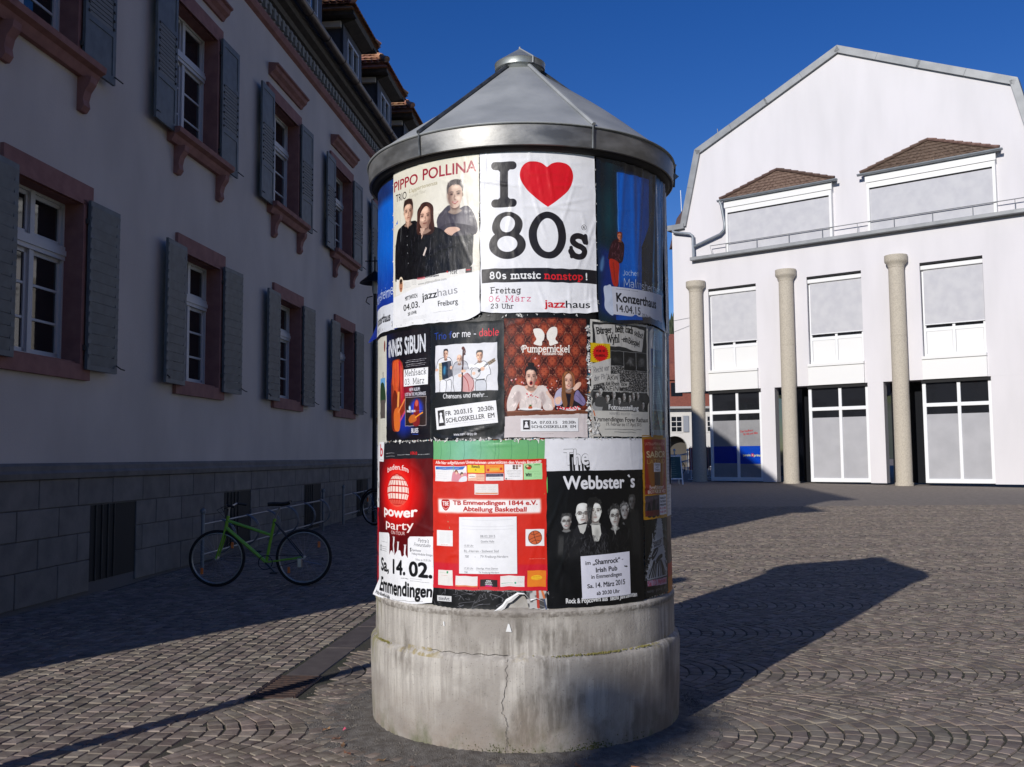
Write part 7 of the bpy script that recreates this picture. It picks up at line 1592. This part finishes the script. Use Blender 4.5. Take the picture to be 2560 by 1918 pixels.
# layers of old posters underneath
poster(pr_strip('black'), -100, 3.245, -3, 'old_poster_layer', 'black layer of older posters showing round the top row', gloss=.38, nw=40, seed=1, step=26, bump=1.6)
poster(pr_strip('torn'), -100, 2.325, -8, 'old_poster_layer', 'torn layers of older posters showing between the middle row', gloss=.6, nw=40, seed=2, step=26, bump=2, bottom=lambda x: 840)
poster(pr_strip('torn'), 8, 1.67, -8, 'old_poster_layer', 'torn layers of older posters behind the bottom row right', gloss=.6, nw=20, seed=3, step=26, bump=2)
poster(pr_strip('red'), -96, 1.64, -1, label='red and white poster vanishing round the left edge of the bottom row', seed=4)
poster(pr_strip('orange'), 66.5, 1.22, -2, label='brown and orange poster vanishing round the right edge of the bottom row', seed=5)
def cb(x, y, w, h):     # lower left corner hangs loose
    t = max(0, (y/h-.72)/.28)*max(0, 1-x/240); return 85*t*t, -26*t, 8*t
poster(pr_blue(), -93, 3.21, 1.0, label='blue poster at the left edge of the top row with white handwriting and a loose lower corner', seed=6, curl=cb, nw=12, gloss=.4)
def c_pip(x, y, w, h):
    t = max(0, (y/h-.82)/.18)*max(0, (x/w-.85)/.15); return 16*t, 5*t, -34*t*t
poster(pr_pippo(), -56, 3.235, 3.0, label='cream poster of three men in dark clothes under red capitals', seed=7, curl=c_pip, nw=26, gloss=.34, bump=1.9, sc_=1.2)
def c_80(x, y, w, h):
    t = max(0, (y/h-.9)/.1)*(max(0, (x/w-.9)/.1)+max(0, (.1-x/w)/.1)); return 10*t, 0, -14*t
poster(pr_eighties(), -14.9, 3.247, 3.4, label='white poster with a big red heart and black 80s', seed=8, curl=c_80, nw=34, gloss=.36, bump=1.7, amp=2.4)
def c_mal(x, y, w, h): 
    f = (2.5*max(0, math.sin(x/26+.004*y))**6*(1 if x > 150 else 0)+3*max(0, math.sin(x/41+1))**8)*min(1, max(.12, (715-y)/40)); t = max(0, (y/h-.9)/.1); return f*1.6+8*t, 0, 10*math.sin(x/90)*t
pm = poster(pr_malms(), 26.6, 3.235, 3.0, label='dark blue poster with a small figure in red trousers leaning on a blue wall', seed=9, curl=c_mal, nw=26, gloss=.3, bump=1.3, coat=.25, step=11)
slip(pr_konz(), pm, 26.6, 3.235, [(92, 729), (609, 719), (609, 894), (102, 885)], 7.5, 'pale slip with the hall and date', 1)
def c_cr(x, y, w, h): return 9*max(0, math.sin(x/33+.002*y))**4, 0, 0
poster(pr_crumple(31), 69, 3.23, 4, label='crumpled blank grey paper at the right edge of the top row', seed=10, curl=c_cr, nw=20, step=12)
poster(pr_strip('leaflet'), -95, 2.285, -1, label='cream leaflet at the left edge of the middle row', seed=11)
pi_ = poster(pr_innes(), -62.3, 2.29, 1.0, label='dark poster of a long haired guitarist in orange light', seed=12, gloss=.4)
slip(pr_mehl(), pi_, -62.3, 2.29, [(219, 228), (423, 226), (421, 322), (219, 325)], 3.4, 'white slip with a typed place and the date 03. März', 2)
pt_ = poster(pr_trio(), -34.9, 2.302, 1.6, label='black poster with a drawing of three musicians', seed=13, gloss=.3, nw=14, bump=1.2, coat=.2)
slip(pr_slip('FR', '20.03.15', '20:30h', 40), pt_, -34.9, 2.302, [(36, 471), (401, 437), (412, 558), (47, 591)], 4.2, 'tilted white slip with date and cellar venue', 3)
pp_ = poster(pr_pump(), -6.9, 2.312, 2.0, label='poster of two women at table before red damask wallpaper', seed=14, gloss=.5)
slip(pr_slip('SA', '07.03.15', '20:30h', 41), pp_, -6.9, 2.312, [(87, 548), (404, 545), (404, 618), (87, 617)], 4.4, 'white slip with date and cellar venue', 4)
pg_ = poster(pr_grey(), 51.9, 2.31, 1.0, label='faded grey poster under plastic at the right edge of the middle row', seed=15, gloss=.3, coat=.2, curl=c_cr)
poster(pr_wyhl(), 23.4, 2.312, 3.2, label='black and white protest poster with a yellow and red star burst', seed=16, gloss=.45, nw=16, amp=1.4)
poster(pr_crumple(32), 74, 2.31, 2, label='blank grey paper strip at the right limb of the middle row', seed=17, curl=c_cr)
def c_pow(x, y, w, h):
    t = max(0, (y/h-.88)/.12)*max(0, (x/w-.8)/.2); s = max(0, (y/h-.9)/.1)*max(0, (.2-x/w)/.2); return 14*t+34*s, -18*s, 10*math.sin(x/150)*max(0, (y/h-.9)/.1)-14*t
pw_ = poster(pr_power(), -71.9, 1.65, 2.5, label='red party poster with a white mirror ball and the date 14.02.', seed=18, curl=c_pow, nw=26, gloss=.42, bump=1.4)
slip(pr_label(), pw_, -71.9, 1.65, [(8, -4), (126, -2), (117, 114), (6, 112)], 5, 'white sticker with a red letter b', 5)
TEAR = [(0, 893), (40, 898), (150, 905), (260, 900), (381, 905), (396, 892), (416, 882), (440, 852), (469, 836), (500, 822), (533, 824), (548, 850), (552, 897), (600, 899), (666, 905)]
def tear(x):
    for (a, ya), (b, yb) in zip(TEAR[:-1], TEAR[1:]):
        if a <= x <= b: return ya+(yb-ya)*(x-a)/(b-a)+2*math.sin(x*.9)
    return 905
pu_ = poster(pr_under(), -34.2, 1.65, 1.2, label='older green and black poster showing above and below the basketball sheet, torn at its foot', seed=19, nw=26, gloss=.34, bump=1.8, bottom=tear, step=9, coat=.15, amp=1.5)
q = MB(); V = []; pts = [(372, 910), (384, 898), (398, 888), (416, 874), (436, 848), (452, 840), (469, 828), (500, 812), (533, 814), (556, 836), (566, 850), (600, 840), (640, 862)]
tw = [4, 16, 24, 26, 22, 26, 24, 16, 12, 10, 8, 5, 2]
for (x, y), w_ in zip(pts, tw):
    for k, (dx, d) in enumerate(((0, 3), (w_*.5, 11), (w_, 5))):
        a = R_(-34.2)+(x+dx*.5+rs.normal(0, 1.5))/915; r = RP+d/1000; V.append((r*math.sin(a), -r*math.cos(a), 1.65-(y+dx*.8+rs.normal(0, 2))/1000))
q.add(V, [(3*i+k, 3*i+k+1, 3*i+k+4, 3*i+k+3) for i in range(len(pts)-1) for k in range(2)]); q.build('torn_edge', mat('torn paper', (.82, .81, .8), rough=.85), pu_, smooth=False, label='white curled edge of the tear')
ptb = poster(pr_tb(), -33.6, 1.547, 4.2, label='red basketball fixture poster with small advertisements along top and bottom', seed=20, nw=24, gloss=.45, amp=1.1)
slip(pr_sheet(), ptb, -33.6, 1.547, [(168, 312), (487, 307), (488, 610), (167, 615)], 7, 'white printed match sheet', 6)
pwb = poster(pr_webb(), 6.7, 1.657, 2.2, label='black and white poster of a six piece band', seed=21, nw=18, gloss=.4)
slip(pr_shamrock(), pwb, 6.7, 1.657, [(190, 636), (511, 626), (515, 861), (197, 864)], 5, 'pale slip reading Irish Pub with date', 7)
poster(pr_sixup(), 47.2, 1.237, 1.5, label='black and white splatter poster with a pink strip at lower right', seed=22, gloss=.4)
poster(pr_whitetext(), 66.5, 1.68, 1.5, label='white text poster at the right edge of the bottom row', seed=23)
poster(pr_sabor(), 46.6, 1.677, 3.4, label='yellow and red church concert poster right of the band poster', seed=24, gloss=.45)
# ragged remnants between the sheets
M_rem = mat('torn remnants', (.8, .79, .76), (.3, .3, .3), rough=.8, nscale=60, contrast=(.45, .6))
q = MB()
def scrap(a, z, s):
    c = [(a+rs.normal(0, s)/15, z+rs.normal(0, s)/1000) for _ in range(4)]; c.sort(key=lambda t: math.atan2(t[1]-z, (t[0]-a)*.016)); q.add([cyl_pt(x, y, .9175+rs.uniform(0, .004)) for x, y in c], [(0, 1, 2), (0, 2, 3)])
for k in range(330):
    t = k % 6
    if t == 0: scrap(rs.uniform(-70, 70), 2.328+rs.normal(0, .004), 6)
    elif t == 1: scrap(rs.uniform(-70, 8), 1.652+rs.normal(0, .003), 7)
    elif t == 2: scrap(rs.normal(22.6, .25), rs.uniform(1.68, 2.29), 9)
    elif t == 3: scrap(rs.uniform(23.6, 26.5), 1.68+rs.uniform(0, .1)*rs.rand(), 7)
    elif t == 4: scrap(rs.choice([-15.1, -56.1, 26.5])+rs.normal(0, .1), rs.uniform(2.34, 3.23), 4)
    else: scrap(rs.uniform(-34, 46), 1.655, 5)
q.build('paper_scraps', M_rem, ac, kind='stuff')
